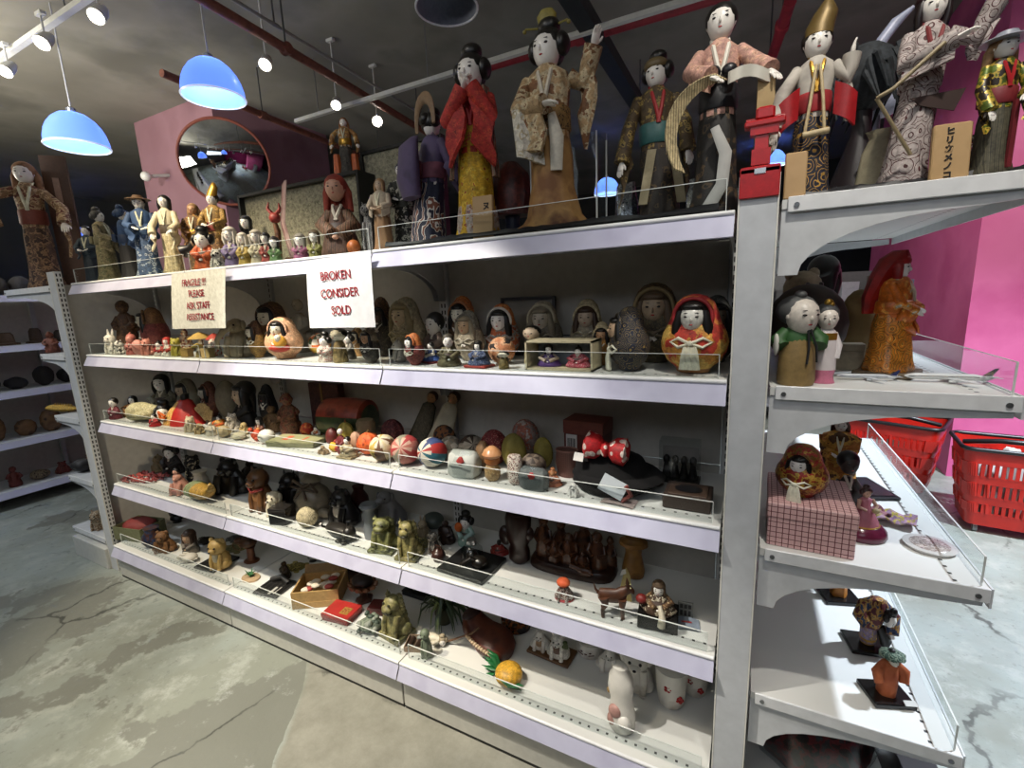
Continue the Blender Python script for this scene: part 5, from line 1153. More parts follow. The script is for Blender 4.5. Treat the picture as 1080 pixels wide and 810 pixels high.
def pouch(label, loc, w, d, h, yaw=0, group=None, col=None):
    t = thing('wrapped_pouch', label, 'pouch', loc, yaw, group); mb = MB()
    mb.loft([(0, 0, 0, w*.40, d*.42), (0, 0, h*.12, w*.49, d*.5), (0, 0, h*.55, w*.5, d*.46), (0, 0, h*.85, w*.46, d*.32), (0, 0, h, w*.36, d*.08)], 24, fold=(9, .05), power=.6); mb.jitter(.003, 2); mb.build('bag', col, t)
    MB().loft([(w*.02, -d*.42, h*.55, w*.08, d*.06), (w*.02, -d*.45, h*.7, w*.13, d*.08), (w*.02, -d*.38, h*.85, w*.05, d*.05)], 10).build('red_bow', mat('#a8322e', .5), t)
    MB().loft([(0, 0, .001, w*.47, d*.55), (0, 0, h*.5, w*.54, d*.54), (0, 0, h*1.04, w*.42, d*.2)], 16, fold=(7, .04)).build('clear_wrapper', PLASTIC, t); return t
row(3, pouch, 490, 505, 475, 35, 'white pouch with a red bow in a clear wrapper, beside the star thread ball', .1, .7, None, col=mat('#c4c6be', .5))
def paper_hina(label, loc, w, d, h, yaw=0, group=None, robe=None):
    t = thing('paper_doll', label, 'doll', loc+Vector((0, 0, .014)), yaw, group, rot=(-.35, .25, yaw)); mb = MB()
    mb.loft([(0, 0, 0, w*.5, .02), (0, 0, h*.4, w*.38, .018), (0, 0, h*.72, w*.3, .016), (0, 0, h*.8, w*.1, .012)], 16); mb.build('robe', robe, t)
    head_mb((0, 0, h*.88), min(h*.1, w*.25)).build('head', [FACEB, EYE, LIP], t); hair_mb((0, 0, h*.88), min(h*.1, w*.25), 'short').build('hair', HAIRB, t); return t
row(3, paper_hina, 440, 455, 416, 26, 'dark robed slender doll leaning on the panel, left of the white robed one', .2, .3, G3, yfix=.27, robe=fab('#4a4434', '#6a6048', '#2e2a20', 'stripe', 30))
row(3, paper_hina, 461, 457, 416, 30, 'white robed slender doll leaning on the panel behind the thread balls', .1, .3, G3, yfix=.26, robe=fab('#a39c88', '#b5ae98', '#7a6f52', 'mottle', 14))
row(3, ball_thing, 469, 462, 448, 28, 'black and orange wooden bowl lying upside down behind the thread balls', 0, .8, G3S, yfix=.2, col=fab('#1f1815', '#7a4a22', '#1f1815', 'patch', 9))
row(3, temari, 497, 475, 447, 28, 'brown and white swirled thread ball at the back near the wrapped pouch', 0, 1, G3T, yfix=.2, cols=[mat('#4a3a30', .6), mat('#8f867a', .6), mat('#332822', .6), mat('#a39a8c', .6)], star=True, tilt=(.9, .6))
row(3, ball_thing, 521, 475, 453, 28, 'deep red flower ball with white specks', 0, .9, G3T, yfix=.19, col=fab('#6e2428', '#8f3a3a', '#b5a08c', 'dots', 110), lobes=10)
def stack_kokeshi(label, loc, w, d, h, yaw=0, group=None):
    t = thing('wooden_doll', label, 'doll', loc, yaw, group); r = w/2
    MB().loft([(0, 0, 0, r*.55, r*.55), (0, 0, h*.1, r*.8, r*.8), (0, 0, h*.3, r*.85, r*.85), (0, 0, h*.48, r*.55, r*.55)], 20).build('lower_body', fab('#a8875a', '#c4a878', '#7a6a3e', 'dots', 90, .4), t)
    MB().loft([(0, 0, h*.46, r*.6, r*.6), (0, 0, h*.55, r*.85, r*.85), (0, 0, h*.66, r*.8, r*.8), (0, 0, h*.7, r*.5, r*.5)], 20).build('upper_body', mat('#a8652e', .35), t)
    MB().loft([(0, 0, h*.68, r*.9, r*.9), (0, 0, h*.76, r*1.05, r*1.05), (0, 0, h*.88, r*.8, r*.8), (0, 0, h*.98, r*.3, r*.3)], 20).build('head', fab('#b8794a', '#cf9a6c', '#a8602e', 'mottle', 18, .3), t); return t
row(3, stack_kokeshi, 519, 509, 470, 20, 'stacked orange wooden doll with a flat copper head, right of the wrapped pouch', 0, 1, None)
row(3, vase_thing, 508, 482, 466, 16, 'tan ladle shaped wooden spoon head behind the stacked wooden doll', 0, .9, G3S, yfix=.14, col=mat('#8a6a4a', .5), prof=[(.5, 0), (1, .4), (.9, .8), (.4, 1)], name='wooden_scoop')
row(3, ball_thing, 542, 483, 457, 26, 'olive yellow padded cushion ball under the round silk ball', 0, .9, G3S, yfix=.19, col=mat('#8a803e', .7), lobes=4)
row(3, ball_thing, 554, 466, 442, 32, 'round silk ball in grey and faded red resting on the cushions', 0, .9, G3T, yfix=.25, col=fab('#8a7a74', '#9a5a48', '#a39a94', 'patch', 12))
row(3, ball_thing, 573, 482, 461, 20, 'olive yellow knotted fabric ornament behind the grey brown ball', 0, .9, G3S, yfix=.2, col=mat('#8f843c', .7), lobes=4)
row(3, temari, 562, 494, 468, 28, 'grey brown thread ball with dark stripes', 0, 1, G3T, yfix=.1, cols=[mat('#5a4c42', .6), mat('#7a6c5e', .6), mat('#3e342e', .6), mat('#857868', .6)], star=False)
row(3, vase_thing, 543, 512, 480, 17, 'white cup with tiny red and black dots', 0, .9, None, col=fab('#d2c9bc', '#7a3a34', '#4a3a36', 'dots', 110, .35), prof=[(.7, 0), (.95, .1), (1, .5), (.95, .9), (.75, 1)], name='dotted_cup', cat='cup')
row(3, pouch, 563, 508, 492, 32, 'grey cloth bundle with a small bow below the grey brown ball', 0, .8, None, col=mat('#5a5f5e', .6))
row(3, seated_doll, 583, 521, 494, 21, 'orange brown straw doll with a pale sash left of the black plush hat', .1, .8, G3S, robe=fab('#8a4a32', '#b5825a', '#6a3222', 'stripe', 50), hair='bun', hairm=mat('#9a6238', .5), skin=mat('#a87a52', .5))
WLAB = mat('#cfcbc6', .6)
row(3, box_thing, 622, 466, 437, 50, 'brick brown gift box with a white price label at the back of the third shelf', -.08, .7, None, yfix=.25, col=mat('#69332a', .5), lidcol=mat('#7a3f33', .5), tagc=WLAB)
def wicker_bag(label, loc, w, d, h, yaw=0, group=None):
    t = thing('woven_basket', label, 'basket', loc, yaw, group); MB().loft([(0, 0, 0, w*.4, d*.4), (0, 0, h*.5, w*.5, d*.5), (0, 0, h, w*.46, d*.46)], 20).build('body', grid_mat('#6e4a40', '#4a302a', .006), t)
    MB().tube([(w*.46*math.cos(a*PI/8), d*.46*math.sin(a*PI/8), h) for a in range(16)], .003, 6, closed=True).build('rim', mat('#8a5f52', .6), t); return t
row(3, wicker_bag, 603, 484, 474, 26, 'dark pinkish woven basket below the brick brown box', 0, .7, None, yfix=.17)
def plush_hat(label, loc, w, d, h, yaw=0, group=None):
    t = thing('plush_hat', label, 'hat', loc, yaw, group); BP = mat('#070607', 1.0)
    mb = MB(); mb.loft([(0, 0, 0, w*.34, d*.42), (0, 0, h*.10, w*.44, d*.5), (0, 0, h*.25, w*.42, d*.48), (-.03*w, 0, h*.50, w*.36, d*.4), (-.05*w, 0, h*.62, w*.2, d*.22), (-.05*w, 0, h*.66, w*.05, d*.05)], 28); mb.build('crown', BP, t)
    mb = MB(); mb.loft([(.05*w, 0, h*.18, w*.46, d*.50), (.06*w, -.02*d, h*.24, w*.50, d*.54), (.05*w, 0, h*.32, w*.44, d*.48)], 28); mb.build('rolled_brim', BP, t)
    DOT = fab('#b3161c', '#e2cfc4', None, 'dots', 40, .6); mb = MB()
    for s_ in (-1, 1):
        M = Matrix.Translation((-.02*w, -d*.28, h*.75)) @ Matrix.Rotation(s_*PI/2+(.12), 4, 'Y')
        mb.loft([(0, 0, 0, h*.06, d*.08), (0, 0, w*.09, h*.19, d*.2), (0, 0, w*.20, h*.22, d*.2), (0, 0, w*.235, h*.12, d*.12)], 16, mtx=M)
    mb.ell((-.02*w, -d*.34, h*.75), (w*.05, d*.12, h*.12)); mb.build('polka_dot_bow', DOT, t)
    o = MB().box((0, 0, 0), (w*.26, .002, h*.26)).build('care_label', mat('#b9c0c4', .6), t); o.location = (w*.09, -d*.55, h*.26); o.rotation_euler = (-.35, .45, .05)
    o = MB().box((0, 0, 0), (w*.11, .002, h*.13)).build('price_label', WLAB, t); o.location = (-w*.29, -d*.42, h*.62); o.rotation_euler = (-.4, 0, -.2)
    MB().tube([(w*.22, -d*.56, h*.30), (w*.27, -d*.55, h*.16), (w*.18, -d*.56, h*.05)], .006, 7).build('trim', mat('#7a3a34', .7), t); return t
row(3, plush_hat, 640, 522, 455, 98, 'black plush hat with a red polka dot bow and white labels', .05, .75, None, yfix=.135)
row(3, animal_sit, 600, 526, 514, 14, 'tiny white bird figurine at the front edge below the black plush hat', .2, .9, G3S, col=mat('#d8d5d0', .5), ear='none', yfix=.03)
def leaflet(label, loc, w, d, h, yaw=0, group=None, col=None):
    t = thing('leaflet', label, 'paper', loc, yaw, group); MB().sheet([[(w*(i/6-.5), d*(j/4-.5), .002+.006*math.sin(i/6*PI)) for i in range(7)] for j in range(5)], .0012).build('sheet', col, t)
    MB().box((0, 0, .0095), (w*.4, d*.1, .0012)).build('print', mat('#a03a3a', .6), t); return t
row(3, leaflet, 645, 536, 528, 46, 'small pale pink leaflet lying in front of the black plush hat', -.1, .6, None, yfix=.04, free=True, col=mat('#a59490', .6))
row(3, ball_thing, 684, 535, 508, 28, 'brown grey leather pouch between the black plush hat and the oval topped box', .1, .8, None, col=fab('#55483c', '#6a5c4c', '#3e342c', 'mottle', 20), name='leather_pouch', cat='pouch', lobes=3)
def clear_case(label, loc, w, d, h, yaw=0, group=None):
    t = thing('display_case', label, 'case', loc, yaw, group); MB().box((0, 0, h*.04), (w, d, h*.08)).build('base', BLK, t)
    MB().box((0, 0, h*.54), (w*.98, d*.98, h*.92)).build('clear_cover', PLASTIC, t); mb = MB()
    MB().box((0, d*.3, h*.62), (w*.9, .002, h*.34)).build('printed_card', mat('#8a8480', .5), t)
    for k in range(4): mb.ell(((k-1.5)*w*.22, -.0, h*.5), (w*.09, d*.2, h*.12)).loft([((k-1.5)*w*.22, 0, h*.08, w*.12, d*.25), ((k-1.5)*w*.22, 0, h*.42, w*.06, d*.15)], 10)
    mb.build('dark_figures', BLK, t); return t
row(3, clear_case, 717, 506, 464, 40, 'clear case with small dark figures at the right end of the third shelf', 0, .5, None, yfix=.25)
def oval_box(label, loc, w, d, h, yaw=0, group=None):
    t = thing('wooden_box', label, 'box', loc, yaw, group); MB().box((0, 0, h*.46), (w, d, h*.92), bev=.002).build('box', mat('#3b2f28', .5), t)
    MB().box((0, 0, h*.97), (w*.82, d*.8, h*.10), bev=.002).build('lid', mat('#4d3c31', .45), t)
    MB().loft([(0, 0, h*1.01, w*.30, d*.24), (0, 0, h*1.035, w*.30, d*.24)], 28).build('oval_inset', mat('#0f0c0b', .35), t); return t
row(3, oval_box, 726, 549, 516, 46, 'dark brown box with a black oval on its lid, third shelf right end', 0, .9, None, yfix=.105)
# ================================================================== fourth shelf: animals, lions, carved wood
G4 = 'animal figurines on the fourth shelf'; BLKG = mat('#17130f', .3); DKG = mat('#2e2b28', .35)
row(4, cluster, 152, 519, 496, 46, 'pile of pinkish red braided cords at the left end of the fourth shelf', .3, .6, None, cols=[mat('#a3423c', .7), mat('#7a2a2a', .7), mat('#b35a52', .7)], n=34, seed=5, name='cord_bundle', shape='cord')
row(4, animal_sit, 166, 497, 480, 15, 'tan monkey figurine seen from behind at the back left of the fourth shelf', 2.4, .8, G4, yfix=.2, col=mat('#8a7858', .6))
row(4, seated_doll, 181, 497, 468, 24, 'black haired doll in black behind the pink wrestler', .4, .7, None, yfix=.24, robe=mat('#201a18', .6), hair='bun')
def wrestler(label, loc, w, d, h, yaw=0, group=None):
    t = animal_sit(label, loc, w, d, h*.80, yaw, group, col=mat('#c48f7e', .45), ear='none', tail=False, eye=False, name='wrestler_figurine', headr=.2)
    head_mb((0, -d*.1, h*.84), h*.11).build('head', [mat('#cf9c8a', .45), EYE, LIP], t); hair_mb((0, -d*.1, h*.84), h*.11, 'topknot').build('hair', HAIR, t)
    MB().loft([(0, 0, h*.10, w*.46, d*.46), (0, 0, h*.20, w*.47, d*.47)], 18).build('loincloth', mat('#b57a70', .6), t); return t
row(4, wrestler, 188, 527, 493, 21, 'pink sitting wrestler figurine with black hair', .3, .9, G4)
row(4, animal_sit, 204, 507, 479, 18, 'black and white panda faced figurine behind the white horn', .4, .8, G4, yfix=.2, col=fab('#14110f', '#14110f', '#b5a88a', 'patch', 20))
row(4, vase_thing, 212, 512, 497, 20, 'white flared bottle top above the striped gold shell', .5, .9, None, yfix=.13, col=mat('#cfc6b4', .4), prof=[(.6, 0), (.9, .2), (.7, .6), (.5, .8), (.75, 1)])
def snail(label, loc, w, d, h, yaw=0, group=None):
    t = thing('snail_figurine', label, 'figurine', loc, yaw, group)
    MB().rings([[(x, d*r*.5*math.cos(2*PI*k/14), h*z+h*r*.42*math.sin(2*PI*k/14)) for k in range(14)] for x, z, r in [(-w*.5, .36, .3), (-w*.42, .42, .75), (-w*.2, .42, .9), (w*.05, .4, .85), (w*.25, .44, .7), (w*.42, .6, .5), (w*.48, .85, .28), (w*.44, 1.0, .1)]]).build('body', fab('#b08a3a', '#a57a2e', '#bfa05a', 'stripe', 12, .4), t)
    for k in range(3): MB().tube([(-w*(.4-.1*k), d*.46*math.cos(a*PI/8), h*.42+h*.35*math.sin(a*PI/8)) for a in range(16)], h*.05, 6, closed=True).build('stripe', mat('#9fae86', .5), t)
    return t
row(4, snail, 217, 529, 505, 44, 'gold and pale green striped duck shaped figurine right of the pink wrestler', -.1, .6, G4)
row(4, animal_sit, 243, 533, 483, 46, 'large glossy black bear figurine with dark paws on the fourth shelf', .2, .7, G4, yfix=.16, col=BLKG, ear='round')
row(4, carved, 262, 505, 485, 24, 'dark brown carved figure at the back between the two black figurines', 0, .8, G4, yfix=.27, col=mat('#2a1d14', .4), seed=12)
def lucky_owl(label, loc, w, d, h, yaw=0, group=None, col=None, cord=None):
    t = animal_sit(label, loc, w, d, h, yaw, group, col=col, belly=mat('#9a6a3e', .45), ear='point', tail=False)
    MB().tube([(-w*.4, -d*.3, h*.6), (0, -d*.5, h*.48), (w*.4, -d*.3, h*.55)], w*.05, 8).build('red_cord', mat('#8a2a22', .6), t); return t
row(4, lucky_owl, 275, 542, 491, 28, 'brown lucky cat figurine with a red cord across its chest', .1, .8, G4, col=fab('#5a3a22', '#6e4a2a', '#2a1c14', 'mottle', 18, .35))
row(4, animal_sit, 291, 545, 517, 21, 'cream puppy figurine with a white bib in front of the black cube', .2, .9, G4, col=mat('#c7bda4', .4), ear='flop')
row(4, box_thing, 301, 553, 532, 20, 'glossy black cube with a pale ornament on its side', .3, .9, None, col=mat('#191716', .2), lidcol=mat('#24211f', .2))
row(4, animal_sit, 308, 536, 497, 38, 'big black glossy cat figurine behind the black cube', .1, .7, G4, yfix=.2, col=BLKG, ear='point')
def tanuki(label, loc, w, d, h, yaw=0, group=None):
    t = thing('money_pouch_figurine', label, 'figurine', loc, yaw, group)
    ball = MB().loft([(0, 0, 0, w*.3, d*.3), (0, 0, h*.12, w*.46, d*.46), (0, 0, h*.4, w*.5, d*.5), (0, 0, h*.62, w*.38, d*.38), (0, 0, h*.75, w*.2, d*.2), (0, 0, h*.85, w*.28, d*.28), (0, 0, h, w*.12, d*.12)], 24, fold=(8, .03)); ball.build('body', mat('#8a7f6c', .35), t)
    mb = MB()
    for s_ in (-1, 1): mb.tube([(0, -d*.3, h*.74), (s_*w*.3, -d*.34, h*.88), (s_*w*.46, -d*.3, h*.7), (0, -d*.34, h*.70)], h*.035, 7).tube([(0, -d*.33, h*.7), (s_*w*.2, -d*.47, h*.5)], h*.03, 7)
    mb.build('cord', mat('#5a4a3c', .5), t)
    MB().ell((w*.5, -d*.2, h*.14), (w*.2, d*.14, h*.12)).build('cymbal', mat('#8c8271', .35), t); return t
row(4, tanuki, 331, 534, 500, 42, 'grey glazed pot bellied figurine tied with a cord bow', 0, .8, G4)
row(4, ball_thing, 324, 556, 535, 23, 'cream coiled shell at the front of the fourth shelf', 0, .9, G4, col=fab('#b5a988', '#cbbf9c', '#7f7458', 'stripe', 45), name='shell_ornament')
row(4, animal_sit, 359, 557, 512, 40, 'black badger figurine with a white oval belly', -.15, .7, G4, col=mat('#1d1b1a', .3), belly=mat('#b5aa98', .35), ear='round')
def lying_cat(label, loc, w, d, h, yaw=0, group=None):
    t = thing('cat_figurine', label, 'figurine', loc, yaw, group); mb = MB()
    mb.rings([[(x*w, d*.5*r*math.cos(2*PI*k/14), max(0, h*.42+h*.42*r*math.sin(2*PI*k/14))) for k in range(14)] for x, r in [(-.5, .25), (-.45, .6), (-.3, .85), (-.05, .95), (.15, .85), (.28, .7)]])
    mb.ell((w*.36, -d*.08, h*.5), (w*.15, d*.4, h*.46)); mb.ell((w*.36, -d*.45, h*.42), (w*.08, d*.12, h*.18))
    for s_ in (-1, 1): mb.loft([(w*(.36+s_*.09), 0, h*.8, w*.05, d*.1), (w*(.36+s_*.1), 0, h*1.08, .001, .001)], 8).ell((w*(.26+s_*.1), -d*.5, h*.1), (w*.08, d*.2, h*.1))
    mb.tube([(-w*.45, 0, h*.3), (-w*.55, -d*.3, h*.5), (-w*.5, -d*.5, h*.8)], h*.08, 7); mb.build('body', mat('#24211e', .35), t)
    mb = MB()
    for s_ in (-1, 1): mb.ell((w*(.36+s_*.05), -d*.44, h*.58), h*.05, n=8)
    mb.build('eyes', mat('#8a8256', .3), t); return t
row(4, lying_cat, 361, 569, 547, 44, 'black cat figurine lying stretched out at the front of the fourth shelf', -.1, .5, G4)
row(4, vase_thing, 378, 541, 512, 22, 'dark red vase at the back left of the grey elephant', 0, .9, None, yfix=.25, col=mat('#421a1a', .3), prof=[(.6, 0), (1, .3), (.9, .6), (.5, .85), (.6, 1)])
row(4, vase_thing, 390, 571, 531, 20, 'slim grey blue bird shaped vase left of the green guardian lion', .2, .9, None, col=mat('#6f7478', .35), prof=[(.7, 0), (.75, .2), (.6, .5), (.75, .65), (.6, .8), (1.0, .93), (.8, 1)])
row(4, trunk_beast, 408, 553, 516, 42, 'grey glazed elephant figurine behind the green guardian lions', .3, .8, G4, yfix=.23, col=mat('#77777a', .3))
LION = fab('#5f6238', '#7f7f50', '#3c4224', 'mottle', 30, .5); LION2 = fab('#6e6a3e', '#948a58', '#454726', 'mottle', 34, .5)
def guardian_lion(label, loc, w, d, h, yaw=0, group=None, col=None):
    t = thing('lion_figurine', label, 'figurine', loc, yaw, group); a, b = w/2, d/2
    mb = MB().box((0, 0, h*.05), (w*.95, d*.95, h*.10), bev=.002); mb.build('base', col, t)
    mb = MB(); mb.loft([(0, .1*b, h*.1, a*.8, b*.8), (0, .15*b, h*.25, a*.85, b*.85), (0, .05*b, h*.5, a*.68, b*.6), (0, 0, h*.68, a*.5, b*.5)], 18)
    mb.ell((0, -.2*b, h*.78), (a*.62, b*.62, h*.17)); mb.ell((0, -.75*b, h*.72), (a*.42, b*.32, h*.09)); mb.ell((0, -.7*b, h*.62), (a*.36, b*.26, h*.05))
    for s_ in (-1, 1):
        mb.tube([(s_*a*.5, -b*.3, h*.55), (s_*a*.52, -b*.65, h*.3), (s_*a*.5, -b*.7, h*.1)], [a*.24, a*.2, a*.2], 9).ell((s_*a*.5, -b*.8, h*.13), (a*.24, b*.25, h*.04)).ell((s_*a*.75, .2*b, h*.2), (a*.28, b*.5, h*.13))
        mb.loft([(s_*a*.5, 0, h*.85, a*.16, b*.12), (s_*a*.6, 0, h*.99, a*.03, b*.03)], 8)
        for k in range(5): mb.ell((s_*a*(.62-.03*k), b*(.05+.1*k), h*(.86-.1*k)), (a*.2, b*.2, h*.06), n=8)
    for k in range(3): mb.ell((0, b*.5, h*(.8-.15*k)), (a*.3, b*.22, h*.08), n=8)
    mb.jitter(.0025, 2); mb.build('body', col, t)
    mb = MB()
    for s_ in (-1, 1): mb.ell((s_*a*.25, -.78*b, h*.83), (a*.11, b*.09, h*.025), n=8)
    mb.ell((0, -1.0*b, h*.655), (a*.3, b*.06, h*.018), n=8); mb.build('eyes_and_mouth', mat('#2c2a1c', .4), t); return t
row(4, guardian_lion, 404, 589, 544, 30, 'green stone guardian lion, the left one with its head turned down', .25, .9, 'pair of green guardian lions', col=LION)
row(4, guardian_lion, 430, 596, 547, 26, 'green stone guardian lion, the right one with an open mouth', .2, .9, 'pair of green guardian lions', col=LION2)
row(4, carved, 442, 600, 567, 24, 'small yellow green dragon figurine right of the two guardian lions', .2, .9, G4, col=fab('#8a8450', '#b0a878', '#4c5a4e', 'patch', 40), seed=15, lumps=10)
row(4, animal_sit, 446, 570, 548, 16, 'cream goat figurine behind the yellow green dragon', .2, .9, G4, yfix=.2, col=mat('#9a8c74', .5), ear='long')
row(4, ball_thing, 457, 566, 541, 24, 'dark grey green sphere at the back of the fourth shelf', 0, .9, None, yfix=.27, col=mat('#4a524c', .4))
row(4, carved, 472, 578, 548, 20, 'dark brown standing carved figure behind the little brown teapot', 0, .8, G4, yfix=.2, col=mat('#2c1c16', .4), seed=17)
row(4, animal_sit, 457, 576, 559, 14, 'black and white striped zebra figurine behind the yellow green dragon', .1, .8, G4, yfix=.12, col=fab('#1d1a18', '#c4bdb0', '#1d1a18', 'stripe', 60), ear='point')
def teapot(label, loc, w, d, h, yaw=0, group=None, col=None):
    t = thing('teapot', label, 'teapot', loc, yaw, group)
    MB().loft([(0, 0, 0, w*.25, w*.25), (0, 0, h*.3, w*.38, w*.38), (0, 0, h*.55, w*.32, w*.32), (0, 0, h*.65, w*.2, w*.2)], 18).build('body', col, t); MB().loft([(0, 0, h*.64, w*.22, w*.22), (0, 0, h*.72, w*.1, w*.1), (0, 0, h*.8, w*.06, w*.06)], 14).build('lid', col, t)
    MB().tube([(-w*.3, 0, h*.3), (-w*.48, 0, h*.45), (-w*.5, 0, h*.6)], w*.05, 8).build('spout', col, t); MB().tube([(-w*.25, 0, h*.6), (-w*.1, 0, h*.98), (w*.2, 0, h*.95), (w*.3, 0, h*.55)], w*.035, 7).build('handle', col, t); return t
row(4, teapot, 462, 593, 575, 20, 'little dark brown teapot left of the black tray', 0, .9, None, col=mat('#38201a', .35))
def glass_doll(label, loc, w, d, h, yaw=0, group=None):
    t = seated_doll(label, loc, w, d, h, yaw, group, robe=mat('#8aa89c', .35), robe2=mat('#9ab8b0', .35), hair='bun')
    MB().ell((-w*.22, -d*.45, h*.62), (w*.2, d*.2, h*.15)).build('orange_ball', ORANGE, t); return t
row(4, glass_doll, 490, 581, 541, 24, 'pale green porcelain lady holding an orange ball', .1, .8, None, yfix=.19)
def slate_tray(label, loc, w, d, h, yaw=0, group=None):
    t = thing('display_tray', label, 'tray', loc, yaw, group); MB().box((0, 0, .006), (w, d, .012), bev=.002).build('slate', mat('#171819', .35), t)
    MB().loft([(-.05*w, .1*d, .012, w*.22, w*.22), (-.05*w, .1*d, h*.6, w*.2, w*.2), (-.05*w, .1*d, h*.85, w*.1, w*.1)], 20).build('smoked_dome', PLASTIC, t)
    MB().loft([(-.05*w, .1*d, h*.84, w*.1, w*.1), (-.05*w, .1*d, h, w*.09, w*.09)], 16).build('silver_cap', mat('#d0d2d4', .2, .9), t)
    MB().ell((-.05*w, .1*d, h*.3), (w*.12, w*.12, h*.26)).ell((w*.2, -.05*d, .03), (w*.16, d*.16, .02)).tube([(w*.3, 0, .02), (w*.1, -d*.2, .05), (-w*.1, -d*.25, .02)], .008, 7).build('black_figures', BLKG, t); return t
q = fit(492, 606, 575, 60, SURF[4], YL[4], 4, .8); slate_tray('black slate tray with a smoked glass dome and silver cap', q[0], q[1]*.95, .16, q[3], -.05)
def red_doll(label, loc, w, d, h, yaw=0, group=None): return seated_doll(label, loc, w, d, h, yaw, group, robe=mat('#8f2a20', .5), skin=mat('#2a1a14', .5), hair='short', hs=.15)
row(4, red_doll, 524, 595, 571, 22, 'small dark faced figure in a red robe behind the black tray', 0, .8, None, yfix=.2)
def gourd_bear(label, loc, w, d, h, yaw=0, group=None):
    t = thing('wooden_figurine', label, 'figurine', loc, yaw, group); c = mat('#2b1610', .3); mb = MB()
    mb.loft([(0, 0, 0, w*.22, d*.22), (0, 0, h*.08, w*.34, d*.34), (0, 0, h*.26, w*.34, d*.34), (0, 0, h*.36, w*.28, d*.28), (0, 0, h*.5, w*.4, d*.4), (0, 0, h*.72, w*.4, d*.4), (0, 0, h*.9, w*.42, d*.42), (0, 0, h, w*.36, d*.36)], 22); mb.ell((-w*.42, -d*.1, h*.52), (w*.22, d*.2, h*.2)); mb.ell((w*.36, 0, h*.62), (w*.15, d*.2, h*.14)); mb.build('body', c, t); return t
row(4, gourd_bear, 547, 593, 541, 34, 'dark red brown wooden gourd shaped figure left of the large wood carving', 0, .8, None, yfix=.22)
def deity_group(label, loc, w, d, h, yaw=0, group=None):
    t = thing('wood_carving', label, 'carving', loc, yaw, group); c1 = fab('#3a2015', '#5c3822', '#20110c', 'mottle', 24, .28)
    MB().loft([(0, 0, 0, w*.5, d*.5), (0, 0, h*.10, w*.49, d*.48), (0, 0, h*.16, w*.46, d*.44)], 26, power=.6).build('base', mat('#2c1810', .3), t)
    rnd = random.Random(3)
    for k, (x, y, hh, ww) in enumerate([(-.34, -.05, .98, .2), (-.16, .12, .86, .18), (-.02, -.12, .72, .22), (.12, .1, 1.0, .22), (.30, -.08, .85, .2), (.42, .1, .72, .14), (-.18, -.22, .56, .17), (.16, -.26, .5, .16)]):
        a = w*ww*.5; mb = MB(); z0 = h*.13; S = h*hh-z0
        mb.loft([(x*w, y*d, z0, a, a*.9), (x*w, y*d, z0+.25*S, a*.95, a*.85), (x*w, y*d, z0+.55*S, a*.8, a*.7), (x*w, y*d, z0+.72*S, a*.4, a*.4)], 16, fold=(6, .1)); r = min(.14*S, a*.6)
        mb.ell((x*w, y*d-a*.1, z0+.84*S), (r, r, r*1.1), n=12).ell((x*w, y*d-a*.1-r*.9, z0+.8*S), (r*.4, r*.4, r*.3), n=8)
        for s_ in (-1, 1): mb.tube([(x*w+s_*a*.7, y*d, z0+.62*S), (x*w+s_*a*1.0, y*d-a*.4, z0+.45*S), (x*w+s_*a*.3, y*d-a*.95, z0+.4*S)], a*.22, 8)
        mb.jitter(.004, k+1); mb.build('deity', c1, t)
    MB().tube([(w*.05, -d*.45, h*.25), (w*.3, -d*.5, h*.2)], h*.05, 8).ell((w*.22, -d*.48, h*.2), (w*.09, d*.08, h*.09)).build('treasure_boat', mat('#4a2a18', .3), t); return t
row(4, deity_group, 604, 616, 545, 92, 'large glossy brown wood carving of a crowd of seated deities', 0, .5, None, yfix=.22)
row(4, vase_thing, 668, 617, 567, 30, 'golden brown wooden vase with a knobbed waist behind the yellow paper tag', 0, .8, None, yfix=.26, col=fab('#7a5426', '#8f6530', '#684620', 'mottle', 20, .4), prof=[(.4, 0), (.72, .03), (.8, .18), (.7, .35), (.55, .6), (.62, .75), (1.0, .84), (.95, .92), (.6, .97), (.55, 1)], n=18)
def ball_owl(label, loc, w, d, h, yaw=0, group=None):
    t = animal_sit(label, loc, w, d, h*.8, yaw, group, col=fab('#6a4438', '#a8a098', '#4a2a24', 'patch', 50), ear='point', tail=False)
    MB().ell((0, -d*.15, h*.83), (w*.36, d*.36, h*.2)).build('orange_ball', fab('#c9572e', '#d4693c', '#b5482a', 'mottle', 20), t); MB().loft([(0, 0, 0, w*.52, d*.5), (0, 0, h*.08, w*.45, d*.42)], 18).build('red_base', mat('#a3262c', .4), t); return t
row(4, ball_owl, 595, 635, 609, 20, 'small figurine with an orange ball head on a red base', .1, .9, None)
row(4, animal_stand, 647, 655, 612, 42, 'brown wooden donkey figurine standing with its long snout to the right', PI+.25, .4, None, col=fab('#3f2417', '#54321f', '#2e1a12', 'mottle', 20, .45), snout=.9)
def paper_tag(label, loc, w, d, h, yaw=0, group=None):
    t = thing('paper_tag', label, 'paper', loc, yaw, group); MB().prism([(-w*.5, 0), (w*.5, 0), (w*.38, h*.75), (w*.1, h), (-w*.05, h*.9)], 1, -.001, .001).build('sheet', mat('#b0a066', .7), t); MB().prism([(-w*.35, h*.7), (w*.1, h*.82), (w*.05, h*.95), (-w*.2, h*.9)], 1, -.002, -.001).build('white_corner', mat('#cfcbc0', .6), t); return t
row(4, paper_tag, 659, 634, 598, 15, 'folded yellow paper tag standing behind the wooden donkey', 0, .3, None)
